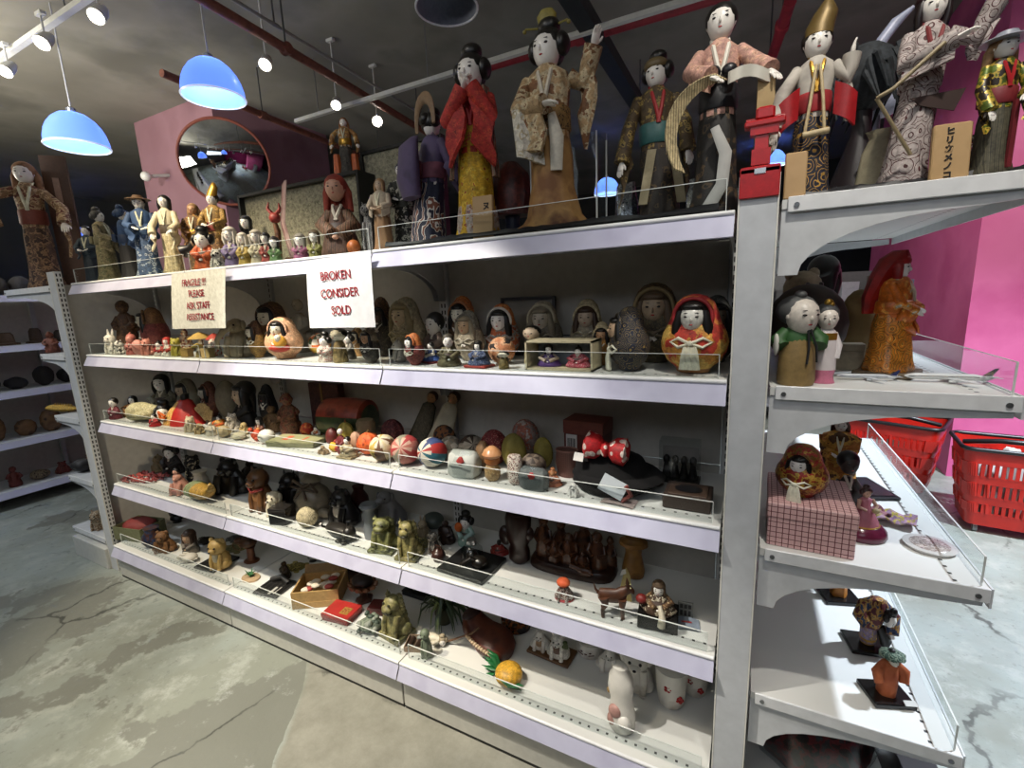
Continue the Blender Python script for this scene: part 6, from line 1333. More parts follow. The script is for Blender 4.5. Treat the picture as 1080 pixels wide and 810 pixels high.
def lacquer_doll(label, loc, w, d, h, yaw=0, group=None):
    t = thing('seated_doll', label, 'doll', loc, yaw, group); b0 = h*.32
    MB().box((0, 0, b0/2), (w, d*.9, b0), bev=.002).build('lacquer_block', BLACKLAC, t)
    s = seated_doll(label, (0, 0, 0), w*.9, d*.8, h-b0, 0, None, robe=fab('#4a3626', '#c9bfa4', '#6a5034', 'flower', 40), robe2=fab('#5a4028', '#8a6a3a', '#c4b89a', 'flower', 60), hair='fringe', hairm=fab('#3a2a1c', '#5a4630', '#2a1e14', 'mottle', 30), hs=.19)
    for ch in list(s.children): ch.parent = t; ch.location.z += b0
    bpy.data.objects.remove(s, do_unlink=True)
    MB().ell((-w*.42, -d*.15, b0+(h-b0)*.38), (w*.15, d*.15, (h-b0)*.16)).build('red_ball', mat('#7a2420', .5), t)
    MB().tube([(w*.05, -d*.35, b0+.4*(h-b0)), (w*.12, -d*.5, b0+.1*(h-b0)), (w*.1, -d*.52, b0*.55)], [w*.05, w*.09, w*.1], 8).build('trailing_sleeve', mat('#cfc6b0', .6), t); return t
row(4, lacquer_doll, 694, 676, 615, 40, 'white faced doll with a brown hood sitting on a black lacquer block', .1, .85, None)
def metal_tag(label, loc, w, d, h, yaw=0, group=None):
    t = thing('name_tag', label, 'sign', loc, yaw, group); MB().box((0, 0, h/2), (w, .006, h), bev=.001).build('plate', mat('#6f706c', .4), t); mb = MB()
    for k in range(3): mb.box(((k-1)*w*.27, -.0036, h*.32), (w*.16, .001, h*.34)).box(((k-1)*w*.27, -.0036, h*.75), (w*.2, .001, h*.25))
    mb.build('marks', mat('#24221f', .5), t); return t
row(4, metal_tag, 723, 652, 635, 15, 'small grey name tag beside the doll on the black block', .1, .3, None)
row(4, leaflet, 724, 664, 656, 26, 'small pale blue paper scrap at the right end of the fourth shelf', .2, .7, None, free=True, col=mat('#8f9aa8', .6))

# ================================================================== bottom shelf
G5 = 'small souvenirs on the bottom shelf'; G5W = 'white ceramic animals on the bottom shelf'
def cloth_box(label, loc, w, d, h, yaw=0, group=None):
    t = thing('open_box', label, 'box', loc, yaw, group); g = mat('#6f7152', .6); mb = MB(); hh = h*.8
    mb.box((0, 0, .003), (w, d, .006)).box((-w/2, 0, hh/2), (.004, d, hh)).box((w/2, 0, hh/2), (.004, d, hh)).box((0, -d/2, hh/2), (w, .004, hh)).box((0, d/2, hh/2), (w, .004, hh)); mb.build('box', g, t)
    mb = MB(); mb.loft([(0, 0, hh*.5, w*.46, d*.46), (0, 0, hh*.95, w*.46, d*.46), (0, 0, h, w*.3, d*.3)], 20, fold=(7, .06)); mb.jitter(.004, 3); mb.build('red_cloth', mat('#7a2a26', .7), t); return t
row(5, cloth_box, 144, 577, 549, 37, 'olive green box filled with red cloth at the left end of the bottom shelf', .2, .7, None)
row(5, vase_thing, 161, 582, 556, 22, 'dark blue and brown pot right of the olive box', 0, .9, None, col=fab('#26304a', '#4a2e24', '#2e3a58', 'patch', 12, .35), prof=[(.6, 0), (1, .3), (.95, .55), (.6, .8), (.7, 1)])
row(5, animal_sit, 172, 592, 560, 24, 'brown striped chipmunk figurine beside the blue pot', .5, .9, G5, col=fab('#6e4a28', '#4a301c', '#8a623a', 'stripe', 50), ear='round')
def black_bird(label, loc, w, d, h, yaw=0, group=None):
    t = thing('bird_figurine', label, 'figurine', loc, yaw, group); mb = MB(); mb.loft([(0, 0, 0, w*.2, d*.2), (0, 0, h*.1, w*.15, d*.15), (0, 0, h*.35, w*.28, d*.28), (0, 0, h*.65, w*.24, d*.24), (0, 0, h*.8, w*.12, d*.12)], 16).ell((0, -d*.1, h*.86), (w*.16, w*.18, h*.1))
    for s_ in (-1, 1): mb.sheet([[(s_*w*(.15+.1*r), d*.05, h*(.72-.3*r)), (s_*w*(.45+.05*r), d*.1, h*(.88-.35*r)), (s_*w*.62, d*.2, h*(.8-.25*r))] for r in (0, .5, 1)], .006)
    mb.build('body', mat('#141312', .4), t); return t
row(5, black_bird, 186, 573, 540, 24, 'black bird figurine with spread wings at the back left', .2, .8, G5, yfix=.24)
row(5, seated_doll, 200, 586, 560, 18, 'boy figurine with brown hair above the white rabbit', .3, .8, G5, robe=mat('#6e675e', .6), hairm=mat('#4a3424', .5), skin=mat('#c4a184', .5), hair='fringe', hs=.24)
def crouch_rabbit(label, loc, w, d, h, yaw=0, group=None):
    t = thing('rabbit_figurine', label, 'figurine', loc, yaw, group); mb = MB(); mb.ell((.1*w, 0, h*.45), (w*.38, d*.42, h*.45)).ell((-w*.3, -d*.05, h*.5), (w*.2, d*.26, h*.32)).ell((w*.46, 0, h*.35), (w*.08, d*.12, h*.12))
    for s_ in (-1, 1): mb.ell((-w*.18, s_*d*.12, h*.85), (w*.18, d*.08, h*.1)).ell((-w*.1, s_*d*.3, h*.1), (w*.16, d*.1, h*.1))
    mb.build('body', mat('#d2ccc0', .45), t); m2 = MB()
    for s_ in (-1, 1): m2.ell((-w*.42, s_*d*.18-d*.05, h*.56), h*.06, n=8)
    m2.build('eyes', EYE, t); return t
row(5, crouch_rabbit, 198, 598, 583, 22, 'white rabbit figurine crouching at the front of the bottom shelf', .3, .7, G5)
row(5, carved, 217, 593, 566, 20, 'black lacquered ornate figure behind the yellow bear', 0, .8, G5, yfix=.17, col=mat('#191613', .35), seed=21)
def slab_tray(label, loc, w, d, h, yaw=0, group=None, extra=True):
    t = thing('display_tray', label, 'tray', loc, yaw, group); MB().box((0, 0, h/2), (w, d, h), bev=.002).build('slab', mat('#1b1a19', .35), t); mb = MB()
    for k in range(4): mb.box((-w*.3+k*w*.2, -d*.1, h+.0006), (.003, d*.6, .0012))
    mb.build('grooves', mat('#3a3835', .4), t); return t
q = fit(229, 612, 604, 44, SURF[5], YL[5], 5, .8, free=True); slab_tray('black lacquer slab under the yellow bear figurine', q[0], .14, .14, .010, .1)
row(5, animal_sit, 231, 603, 567, 22, 'yellow and cream teddy bear figurine standing on the black lacquer slab', .3, .8, None, col=mat('#b5975a', .5), belly=mat('#d4c8a8', .5), ear='round', z=SURF[5]+.010, free=True)
row(5, animal_sit, 247, 590, 565, 18, 'grey cat figurine at the back right of the yellow bear', .1, .8, G5, yfix=.25, col=mat('#55554e', .5), ear='point')
def stump_bear(label, loc, w, d, h, yaw=0, group=None):
    t = thing('wood_carving', label, 'carving', loc, yaw, group); c = fab('#3a2416', '#54351f', '#241610', 'mottle', 20, .45)
    MB().loft([(w*.1, 0, 0, w*.34, d*.34), (w*.1, 0, h*.06, w*.18, d*.18), (w*.12, 0, h*.5, w*.15, d*.15), (w*.1, 0, h*.62, w*.26, d*.24)], 14).build('trunk', mat('#6a3a1e', .5), t)
    MB().ell((0, 0, h*.78), (w*.42, d*.4, h*.2)).ell((-w*.3, -d*.2, h*.86), (w*.2, d*.2, h*.11)).build('crown', c, t)
    MB().tube([(-w*.2+w*.26*math.cos(a*PI/8), -d*.42, h*.7+h*.13*math.sin(a*PI/8)) for a in range(16)], h*.018, 7, closed=True).build('ring', mat('#7a5638', .5), t); return t
row(5, stump_bear, 262, 606, 566, 26, 'tall brown carved tree with a ring on its side', 0, .8, None, yfix=.15)
def palm_base(label, loc, w, d, h, yaw=0, group=None):
    t = thing('miniature_tree', label, 'ornament', loc, yaw, group); MB().loft([(0, 0, 0, w*.5, d*.45), (0, 0, h*.15, w*.48, d*.43), (0, 0, h*.22, w*.3, d*.25)], 20).build('base', mat('#b59a78', .6), t); mb = MB()
    for k in range(9): a = k*.7; mb.tube([(0, 0, h*.2), (w*.12*math.cos(a), w*.12*math.sin(a), h*.6), (w*.25*math.cos(a), w*.25*math.sin(a), h*(.55+.4*(k % 2)))], [.004, .004, .001], 5, flat=.5)
    mb.build('leaves', mat('#2c6a38', .5), t); return t
row(5, palm_base, 264, 616, 601, 22, 'green leaved miniature plant on a tan oval base', 0, .8, None)
def turtle(label, loc, w, d, h, yaw=0, group=None, c1=None, c2=None):
    t = thing('turtle_figurine', label, 'figurine', loc, yaw, group); MB().ell((0, 0, h*.42), (w*.36, d*.42, h*.42)).loft([(0, 0, h*.1, w*.42, d*.46), (0, 0, h*.24, w*.42, d*.46)], 18).build('shell', c1, t)
    mb = MB().ell((-w*.42, 0, h*.45), (w*.12, d*.16, h*.24))
    for sx in (-1, 1):
        for sy in (-1, 1): mb.ell((sx*w*.28, sy*d*.42, h*.14), (w*.12, d*.12, h*.14))
    mb.build('head_and_legs', c2, t); return t
row(5, turtle, 249, 628, 613, 30, 'green brown turtle figurine at the front edge of the bottom shelf', .3, .7, 'turtle figurines', c1=fab('#6f6e48', '#85805a', '#55573a', 'mottle', 40), c2=mat('#8f8658', .5))
row(5, turtle, 312, 623, 612, 26, 'yellow and black turtle figurine behind the open wooden box', .2, .7, 'turtle figurines', yfix=.2, c1=fab('#9a8a42', '#2e2c1e', '#b0a058', 'patch', 50), c2=mat('#a3954e', .5))
row(5, carved, 293, 619, 594, 14, 'thin bronze statuette beside the black rock tray', .1, .9, None, col=mat('#3a2c1a', .35, .4), seed=25, lumps=3)
q = fit(291, 641, 626, 42, SURF[5], YL[5], 5, .8, free=True)
t = slab_tray('black slate tray with carved white lines at the front of the bottom shelf', q[0], .13, .12, .012, .15)
MB().tube([(-.05, .03, .016), (0, .045, .03), (.05, .03, .016)], .012, 8).build('rock', mat('#242321', .5), t); MB().box((.02, -.03, .0135), (.012, .05, .002)).box((.04, -.025, .0135), (.004, .05, .002)).build('white_marks', mat('#b5b3ac', .5), t)
def flower_box(label, loc, w, d, h, yaw=0, group=None):
    t = thing('open_box', label, 'box', loc, yaw, group); c = mat('#b08e58', .6); mb = MB(); hh = h*.72
    mb.box((0, 0, .004), (w, d, .008)).box((-w/2, 0, hh/2), (.006, d, hh)).box((w/2, 0, hh/2), (.006, d, hh)).box((0, -d/2, hh/2), (w+.006, .006, hh)).box((0, d/2, hh/2), (w+.006, .006, hh)).box((0, -d/2-.002, hh*.2), (w*1.03, .006, hh*.36)); mb.build('box', c, t)
    o = MB().box((0, 0, 0), (w, .005, d*.45)).build('lid', mat('#a07c48', .6), t); o.location = (0, d*.62, hh*.95); o.rotation_euler = (-.5, 0, 0)
    rnd = random.Random(4); mb = MB()
    for k in range(16):
        p = (rnd.uniform(-.36, .36)*w, rnd.uniform(-.34, .34)*d, hh*rnd.uniform(.75, 1.1)); (mb if k % 4 else MB()).ell(p, (w*.11, d*.11, h*.09), n=9).build('red_flower', mat('#a03a34', .6), t) if k % 4 == 0 else mb.ell(p, (w*.11, d*.11, h*.09), n=9)
    mb.build('white_flowers', mat('#d8cdb8', .6), t); return t
row(5, flower_box, 330, 650, 612, 46, 'open pale wooden box filled with white and red flowers', .55, .75, None)
row(5, black_bird, 330, 615, 598, 15, 'dark green bird figurine behind the open wooden box', .1, .8, G5, yfix=.27)
row(5, carved, 343, 614, 602, 14, 'small tan figurine right of the dark green bird', .1, .8, G5, yfix=.27, col=mat('#7f7250', .6), seed=31)
def wood_tray(label, loc, w, d, h, yaw=0, group=None):
    t = thing('wooden_tray', label, 'tray', loc, yaw, group); MB().box((0, 0, .004), (w, d, .008)).build('board', mat('#3c2418', .4), t); mb = MB()
    for s_ in (-1, 1): mb.box((s_*w/2, 0, .008), (.006, d, .016)).box((0, s_*d/2, .008), (w, .006, .016))
    mb.build('rim', mat('#2a1710', .4), t); return t
q = fit(363, 617, 601, 30, SURF[5], YL[5], 5, .8, .235); wood_tray('dark brown square wooden tray at the back of the bottom shelf', q[0], .115, .11, .02, .4)
def flower_stand(label, loc, w, d, h, yaw=0, group=None):
    t = thing('wood_carving', label, 'carving', loc, yaw, group); MB().loft([(0, 0, 0, w*.24, d*.3), (0, 0, h*.08, w*.22, d*.28), (0, 0, h*.14, w*.1, d*.12), (0, 0, h*.36, w*.12, d*.14), (0, 0, h*.45, w*.22, d*.24)], 16, fold=(5, .12)).build('stand', mat('#4a2a1e', .4), t); mb = MB()
    for k in range(10): a = 2*PI*k/10; mb.loft([(w*.14*math.cos(a), d*.14*math.sin(a), h*.44, w*.10, d*.1), (w*.33*math.cos(a), d*.33*math.sin(a), h*.58, w*.14, d*.14), (w*.45*math.cos(a), d*.45*math.sin(a), h*.72, w*.03, d*.03)], 8)
    mb.build('petals', mat('#7a5034', .45), t); MB().ell((0, 0, h*.78), (w*.34, d*.34, h*.22)).jitter(.006, 4).build('leaf_crown', mat('#211815', .5), t); return t
row(5, flower_stand, 383, 647, 606, 36, 'brown carved lotus flower on a dark stand', 0, .8, None, yfix=.15)
row(5, box_thing, 399, 647, 637, 18, 'dark red small block right of the carved lotus stand', .3, .9, None, yfix=.12, col=mat('#5a1f1c', .5))
def crest_box(label, loc, w, d, h, yaw=0, group=None):
    t = box_thing(label, loc, w, d, h, yaw, group, col=mat('#7a1f1f', .5), lidcol=fab('#9a2522', '#a82c28', '#8c1f1d', 'mottle', 12, .45), lid=.5)
    MB().box((w*.2, -d*.05, h+.0006), (w*.30, d*.42, .0012)).build('gold_crest', mat('#b58a44', .45, .3), t); mb = MB()
    for k in range(5): mb.ell((w*.2+w*.09*math.cos(k*1.256), -d*.05+d*.12*math.sin(k*1.256), h+.001), (w*.03, d*.05, .001), n=7)
    mb.ell((w*.2, -d*.05, h+.001), (w*.04, d*.06, .0012), n=8); mb.build('crest_flowers', mat('#8a4a2a', .5), t); return t
q = fit(360, 668, 655, 40, SURF[5], YL[5], 5, .8, free=True); crest_box('flat red box with a gold crest on the lid', q[0], .13, .095, .030, .12); PLACED[5].append((q[0].x, q[0].y, .05, .045))
row(5, cluster, 390, 680, 646, 30, 'grey and green carved castle rock at the front, right of the red box', .2, .8, None, cols=[fab('#5f6a5c', '#7c8676', '#444e44', 'mottle', 40), mat('#8a9086', .6), mat('#3c4a40', .6)], n=26, seed=9, name='rock_carving', cat='carving')
row(5, guardian_lion, 417, 672, 624, 32, 'green mottled stone guardian beast on the bottom shelf', -.15, .85, None, col=fab('#6b6a42', '#8b8458', '#45482c', 'mottle', 28, .5))
row(5, box_thing, 440, 650, 622, 30, 'black box standing behind the spiky green plant', 0, .5, None, yfix=.27, col=mat('#141312', .4))
def plant(label, loc, w, d, h, yaw=0, group=None):
    t = thing('artificial_plant', label, 'plant', loc, yaw, group); rnd = random.Random(6)
    MB().loft([(0, 0, 0, w*.12, w*.12), (0, 0, h*.35, w*.16, w*.16), (0, 0, h*.5, w*.1, w*.1)], 14).build('stem', mat('#3a3a24', .7), t); A = MB(); B = MB()
    for k in range(44):
        a = rnd.uniform(0, 2*PI); L_ = rnd.uniform(.5, 1.0)*w*.62; z0 = h*rnd.uniform(.3, .6); up = rnd.uniform(.1, .5)*h; c, s_ = math.cos(a), math.sin(a)*.75
        (A if k % 3 else B).tube([(0, 0, z0), (c*L_*.4, s_*L_*.4, min(h, z0+up)), (c*L_*.8, s_*L_*.8, max(.01, z0+up*.5)), (c*L_, s_*L_, max(.008, z0-up*.9))], [.004, .006, .005, .001], 5, flat=.35)
    A.build('leaves', mat('#35452a', .5), t); B.build('pale_leaves', mat('#7d8c52', .5), t); return t
row(5, plant, 468, 672, 626, 62, 'artificial green plant with thin drooping leaves', 0, .8, None, yfix=.18)
def trinket_box(label, loc, w, d, h, yaw=0, group=None):
    t = thing('open_box', label, 'box', loc, yaw, group); mb = MB(); hh = h*.8
    mb.box((0, 0, .002), (w, d, .004)).box((-w/2, 0, hh/2), (.003, d, hh)).box((w/2, 0, hh/2), (.003, d, hh)).box((0, -d/2, hh/2), (w, .003, hh)).box((0, d/2, hh/2), (w, .003, hh)); mb.build('box', mat('#8f7a66', .6), t)
    mb = MB(); mb.tube([(-w*.28, -d*.38, hh*.6), (-w*.22, d*.38, hh*.6)], w*.15, 9).tube([(w*.2, -d*.38, hh*.6), (w*.25, d*.2, hh*.6)], w*.15, 9); mb.build('dark_bars', mat('#33241d', .4), t); MB().ell((w*.2, d*.3, hh*.9), (w*.2, d*.14, h*.3)).build('grey_stone', mat('#7d8480', .5), t); return t
q = fit(438, 692, 676, 30, SURF[5], YL[5], 5, .9); trinket_box('small open box holding dark bars at the front of the bottom shelf', q[0], .062, .062, .026, .35)
row(5, animal_sit, 449, 672, 658, 13, 'small grey green frog figurine behind the box of dark bars', .1, .9, G5, col=mat('#6a7562', .5), ear='none', tail=False)
row(5, lying_doll, 460, 680, 668, 20, 'tiny white crouching figurine right of the box of dark bars', .1, .6, G5, robe=mat('#cfc8b4', .5), hairm=mat('#a89a80', .6))
def leather_shoe(label, loc, w, d, h, yaw=0, group=None):
    t = thing('leather_pouch', label, 'pouch', loc, yaw, group); c = fab('#4a1f14', '#5c2a1a', '#3a170f', 'mottle', 14, .4); mb = MB()
    mb.rings([[(x*w, d*.5*r*math.cos(2*PI*k/16), max(0, h*z*.5+h*z*.5*math.sin(2*PI*k/16))) for k in range(16)] for x, r, z in [(-.5, .3, .9), (-.45, .55, 1.0), (-.3, .7, .98), (-.12, .85, .75), (.1, 1.0, .72), (.3, .95, .66), (.45, .7, .5), (.5, .35, .3)]]); mb.build('body', c, t)
    mb = MB()
    for k in range(12): x = -.18+.055*k; mb.ell((x*w, -d*.46-.04*d*math.sin(k/11*PI), h*(.58-.012*k)), (w*.03, d*.06, h*.05), n=8)
    mb.build('cream_stitching', mat('#c4ac8e', .6), t); MB().tube([(-w*.62, -d*.62, .008), (-w*.1, -d*.42, h*.72), (w*.02, -d*.3, h*.95)], [.003, .004, .003], 7).build('wooden_stick', mat('#6a4a34', .5), t)
    MB().ell((-w*.38, 0, h*.9), (w*.13, d*.3, h*.12)).build('opening', mat('#2a100b', .6), t); return t
row(5, leather_shoe, 515, 701, 658, 60, 'red brown leather moccasin pouch with cream stitched edge and a stick', -.25, .7, None)
def pineapple(label, loc, w, d, h, yaw=0, group=None):
    t = thing('pineapple_figurine', label, 'ornament', loc, yaw, group); mb = MB(); k = 12; r = w/2
    mb.loft([(0, 0, h*(.5-.5*math.cos(PI*j/k)), max(.05, math.sin(PI*j/k)**.85)*r, max(.05, math.sin(PI*j/k)**.85)*r) for j in range(k+1)], 28); mb.build('body', fab('#cf9a2c', '#d9b04a', '#8a6a26', 'dots', 120, .5), t)
    G = mat('#1f6a38', .45); mb = MB()
    for q in range(11):
        a = -1.25+q*.25; L_ = r*(1.25 if q % 2 else .95); z = h*.55+r*.9*math.sin(a); y = -r*.25*((q % 3)-1)
        mb.tube([(-r*.85, y*.4, h*.5), (-r*1.25, y, max(r*.24, h*.5+(z-h*.5)*.8)), (-r*.9-L_, y*1.6, max(.006, z))], [r*.16, r*.2, r*.02], 6, flat=.4)
    mb.build('leaf_crown', G, t); mb = MB()
    for y, z, e in ((-.98, .52, 0), (-.7, .30, -.1), (-.6, .42, .15)): mb.tube([(-r*.05, r*y, h*z+.012), (r*.6, r*y*.9, h*z), (r*1.35, r*(y*.5+e), h*(z-.12))], [r*.04, r*.22, r*.03], 6, flat=.35)
    mb.build('side_leaf', G, t); return t
row(5, pineapple, 526, 731, 694, 37, 'bright yellow toy pineapple with green leaves lying on its side', -.1, 1, None)
row(5, vase_thing, 544, 678, 648, 32, 'dark amber glass jar behind the leather moccasin pouch', 0, .9, None, yfix=.27, col=fab('#3a1a10', '#6e3a16', '#241009', 'patch', 10, .15), prof=[(.85, 0), (1, .06), (1, .7), (.7, .85), (.6, 1)], name='glass_jar', cat='jar')
q = fit(582, 716, 706, 60, SURF[5], YL[5], 5, .6, .20); t = thing('wooden_plank', 'brown wooden plank carrying the white cat and owl ceramics', 'board', tuple(q[0]), -.08)
MB().box((0, 0, .005), (.16, .085, .010), bev=.002).build('board', mat('#6a4a2c', .5), t)
CER = fab('#d6d2c8', '#dedad2', '#b9b0a4', 'mottle', 12, .3); CERS = fab('#d8d4ca', '#e0dcd4', '#a5948a', 'dots', 120, .3)
row(5, animal_sit, 570, 705, 665, 22, 'white ceramic cat with a tan belly on the wooden plank', .1, .8, G5W, yfix=.20, z=SURF[5]+.010, free=True, col=CER, belly=mat('#a88a6a', .4), ear='point')
row(5, animal_sit, 589, 710, 668, 25, 'white ceramic owl with a dark belly and green leaf on the wooden plank', .05, .8, G5W, yfix=.19, z=SURF[5]+.010, free=True, col=CERS, belly=mat('#6a5242', .4), ear='round', paw=mat('#4c5a34', .5))
def face_mug(label, loc, w, d, h, yaw=0, group=None):
    t = vase_thing(label, loc, w, d, h, yaw, group, col=CER, prof=[(.7, 0), (.92, .06), (1, .35), (.96, .75), (.9, 1)], name='ceramic_mug', cat='mug'); mb = MB()
    for s_ in (-1, 1): mb.ell((s_*w*.16, -d*.47, h*.62), (w*.05, d*.04, h*.03), n=8).tube([(s_*w*.1, -d*.5, h*.42), (s_*w*.3, -d*.42, h*.46)], .0015, 5)
    mb.ell((0, -d*.50, h*.5), (w*.06, d*.03, h*.03), n=8); mb.build('painted_face', mat('#5a2a2a', .4), t); return t
row(5, face_mug, 622, 708, 674, 28, 'white ceramic mug with a whiskered cat face', 0, 1, G5W, yfix=.26)
row(5, animal_sit, 644, 708, 683, 30, 'white ceramic cat with dark ears behind the goose', 0, .8, G5W, yfix=.27, col=CER, ear='point')
row(5, animal_sit, 671, 737, 680, 38, 'large plain white ceramic rabbit behind the goose', .1, .8, G5W, yfix=.20, col=CER, ear='flop')
def goose(label, loc, w, d, h, yaw=0, group=None):
    t = thing('goose_figurine', label, 'figurine', loc, yaw, group); mb = MB()
    mb.loft([(0, 0, 0, w*.3, d*.32), (0, 0, h*.05, w*.42, d*.44), (0, 0, h*.25, w*.44, d*.46), (0, 0, h*.40, w*.36, d*.40), (-.02*w, 0, h*.48, w*.34, d*.36), (-.04*w, 0, h*.65, w*.42, d*.40), (-.04*w, 0, h*.82, w*.38, d*.36), (-.06*w, 0, h*.9, w*.26, d*.26), (-.07*w, 0, h*.97, w*.24, d*.24), (-.07*w, 0, h, w*.1, d*.1)], 22)
    for s_ in (-1, 1): mb.ell((-.07*w+s_*w*.18, 0, h*.96), (w*.1, d*.1, h*.05), n=10)
    mb.build('body', mat('#d9d5cc', .35), t); MB().ell((-w*.12, -d*.36, h*.36), (w*.22, d*.16, h*.10)).ell((-w*.22, -d*.3, h*.2), (w*.18, d*.16, h*.1)).build('pink_apron', mat('#b58a80', .5), t)
    MB().ell((w*.16, -d*.34, h*.20), (w*.24, d*.2, h*.14)).build('wing', mat('#e0dcd4', .35), t); MB().ell((-w*.40, -d*.1, h*.56), (w*.08, d*.08, h*.05)).build('gold_trim', mat('#9a7a42', .5), t); return t
row(5, goose, 656, 779, 701, 32, 'tall white porcelain goose with a pink apron at the front of the bottom shelf', -.1, .9, None)
def flower_mug(label, loc, w, d, h, yaw=0, group=None):
    t = vase_thing(label, loc, w, d, h, yaw, group, col=CER, prof=[(.72, 0), (.8, .05), (.95, .6), (1, 1)], name='ceramic_mug', cat='mug')
    for fx, fz in ((-.08, .62), (.26, .35)):
        mb = MB()
        for k in range(5): mb.ell((fx*w+w*.075*math.cos(k*1.256), -d*.5*math.sqrt(max(.1, 1-(2*fx)**2))*.93+.002, fz*h+w*.075*math.sin(k*1.256)), (w*.06, .004, w*.06), n=8)
        mb.build('red_flower', mat('#a3201f', .4), t)
    return t
row(5, flower_mug, 708, 745, 702, 33, 'white ceramic mug painted with red flowers', .1, 1, 'red flowered mugs on the bottom shelf', yfix=.17)
row(5, flower_mug, 733, 731, 700, 28, 'second red flowered mug partly hidden at the right end of the bottom shelf', -.1, 1, 'red flowered mugs on the bottom shelf', yfix=.24)
# ================================================================== top shelf dolls
ZT = SURF[1]
def topfit(u, vt, wpx, y, vb=250): return fit(u, vb, vt, wpx, ZT, YL[1], 'top', .8, y, True)
BLACKCLOTH = fab('#141416', '#1c1c20', '#0e0e10', 'mottle', 12, .5)
def cloth(label, p, L_, D_, h, seed=1, axis=0):
    t = thing('display_cloth', label, 'cloth', p); rnd = random.Random(seed); G = []
    for r in range(9):
        G.append([((k/20-.5)*L_, (r/8-.5)*D_, .006+h*(math.sin(min(1, min(r, 8-r)/1.5)*PI/2))*(.45+.3*math.sin(k*.9+r*.7)+.25*math.sin(k*2.1+r))) for k in range(21)])
    MB().sheet(G, .004).build('cloth', BLACKCLOTH, t); return t
cloth('rumpled black cloth along the front of the top shelf, right bay', (2.5, .034, ZT+.001), .93, .028, .014, 2)
GOLDBR = fab('#6a4a2a', '#b58a4a', '#3a2a1c', 'flower', 34); CREAMK = fab('#a88c66', '#bfae8c', '#7a5232', 'patch', 12); BROWNK = fab('#7a5230', '#a8804c', '#5a3320', 'mottle', 10)
WHITEK = fab('#cfc9bb', '#b5a88a', '#dad6cc', 'flower', 24)
# large cream geisha
p, w_, d_, h = topfit(583, 24, 80, .13)
t = kimono_doll('kimono_doll', 'large white faced geisha doll in a cream and brown kimono raising one arm', 'doll', p, h, CREAMK, BROWNK, fab('#8a6a3c', '#3a2a1c', '#b5904c', 'flower', 50), mat('#d4cbb8', .6), .12,
    arms=[((-.13, -.10, .60), (.02, -.16, .585)), ((.17, .04, .70), (.23, .0, .86))], hair='bun', sleeve=(.20, .30), hat=plain_hat(mat('#8a7f3a', .5), 'comb'), headyaw=-.25, lean=(-.02, 0), train=.10, hr=.072, wide=1.22)
mb = MB(); mb.sheet([[(-.17*h+.13*h*a+.02*h*b, -.115*h-.012*math.sin(a*5), (.60-.22*b-.05*a)*h) for a in (0, .33, .66, 1)] for b in (0, .3, .6, 1)], .012); mb.build('white_sleeve_bag', WHITEK, t)
mb = MB(); mb.loft([(-.04*h, -.02*h, .0, .26*h, .12*h), (-.03*h, -.02*h, .03*h, .20*h, .10*h), (0, 0, .10*h, .11*h, .09*h)], 22, fold=(6, .12)); mb.build('trailing_hem', BROWNK, t)
mb = MB(); mb.tube([(.02*h, -.10*h, .56*h), (.05*h, -.12*h, .44*h), (.04*h, -.10*h, .30*h)], [.02*h, .035*h, .03*h], 8, flat=.4); mb.build('white_scarf', mat('#cdc6b6', .6), t)
# glass case behind the geisha
p, w_, d_, h = topfit(600, 150, 62, .27)
t = thing('glass_case', 'clear glass doll case standing behind the large cream geisha doll', 'case', p)
MB().box((0, 0, h/2), (.20, .10, h)).build('glass', ACR, t); mb = MB()
for sx in (-1, 1):
    for sy in (-1, 1): mb.box((sx*.10, sy*.05, h/2), (.004, .004, h))
mb.build('edges', ACRE, t)
# red robe doll with yellow skirt
p, w_, d_, h = topfit(500, 52, 60, .12)
t = kimono_doll('kimono_doll', 'white faced doll in a red robe over a yellow skirt, hands at her chin', 'doll', p, h, fab('#b0302a', '#c2452f', '#8f2422', 'flower', 40), fab('#c49a1e', '#d0b03a', '#a8541f', 'flower', 30), fab('#b08a1e', '#a8402a', '#c9a83a', 'flower', 40), REDC, .35,
    arms=[((-.12, -.10, .62), (-.02, -.13, .76)), ((.12, -.10, .63), (.02, -.13, .77))], hair='bun', sleeve=(.24, .26), headyaw=-.3, wide=1.1, hr=.072)
STR = fab('#5a4a3a', '#a8987a', '#7a3a2a', 'stripe', 26)
for s_ in (-1, 1):
    mb = MB(); mb.sheet([[(s_*(.07+.045*b+.02*a)*h, (-.055+.05*a-.02*b)*h, (.80-.46*b)*h) for a in (0, .5, 1)] for b in (0, .25, .5, .75, 1)], .010); mb.build('striped_over_robe', STR, t)
mb = MB(); mb.loft([(0, -.0, .02*h, .125*h, .105*h), (0, 0, .13*h, .115*h, .10*h), (0, 0, .20*h, .104*h, .09*h)], 20, fold=(7, .04)); mb.build('floral_hem', fab('#b5a69a', '#a0603c', '#5a6a8a', 'flower', 40), t)
def plaque(label, p, w_, h, lines, rz, fg, m_=None, th=.012, size=.03):
    t = thing('wooden_plaque', label, 'sign', p, 0, None, rot=(-.08, 0, rz)); MB().box((0, 0, h/2), (w_, th, h), bev=.002).build('board', m_ or fab('#a8875a', '#b59468', '#94744a', 'mottle', 10, .6), t)
    for (tx, x, z, s_) in lines:
        n = len(tx)
        for i, ch in enumerate(tx): text_mesh('brush_writing', ch, s_*.92, fg, t, (x, -th/2-.0008, z-i*s_*1.04), (PI/2, 0, 0), 0, .0004, .0006)
    return t
INKB = mat('#1a1412', .7)
p, w_, d_, h = topfit(509, 206, 23, .035)
plaque('tan wooden plaque with brush writing in front of the red and yellow doll', p, w_, h, [('ヌ', .012, h*.74, .024)], .1, INKB)
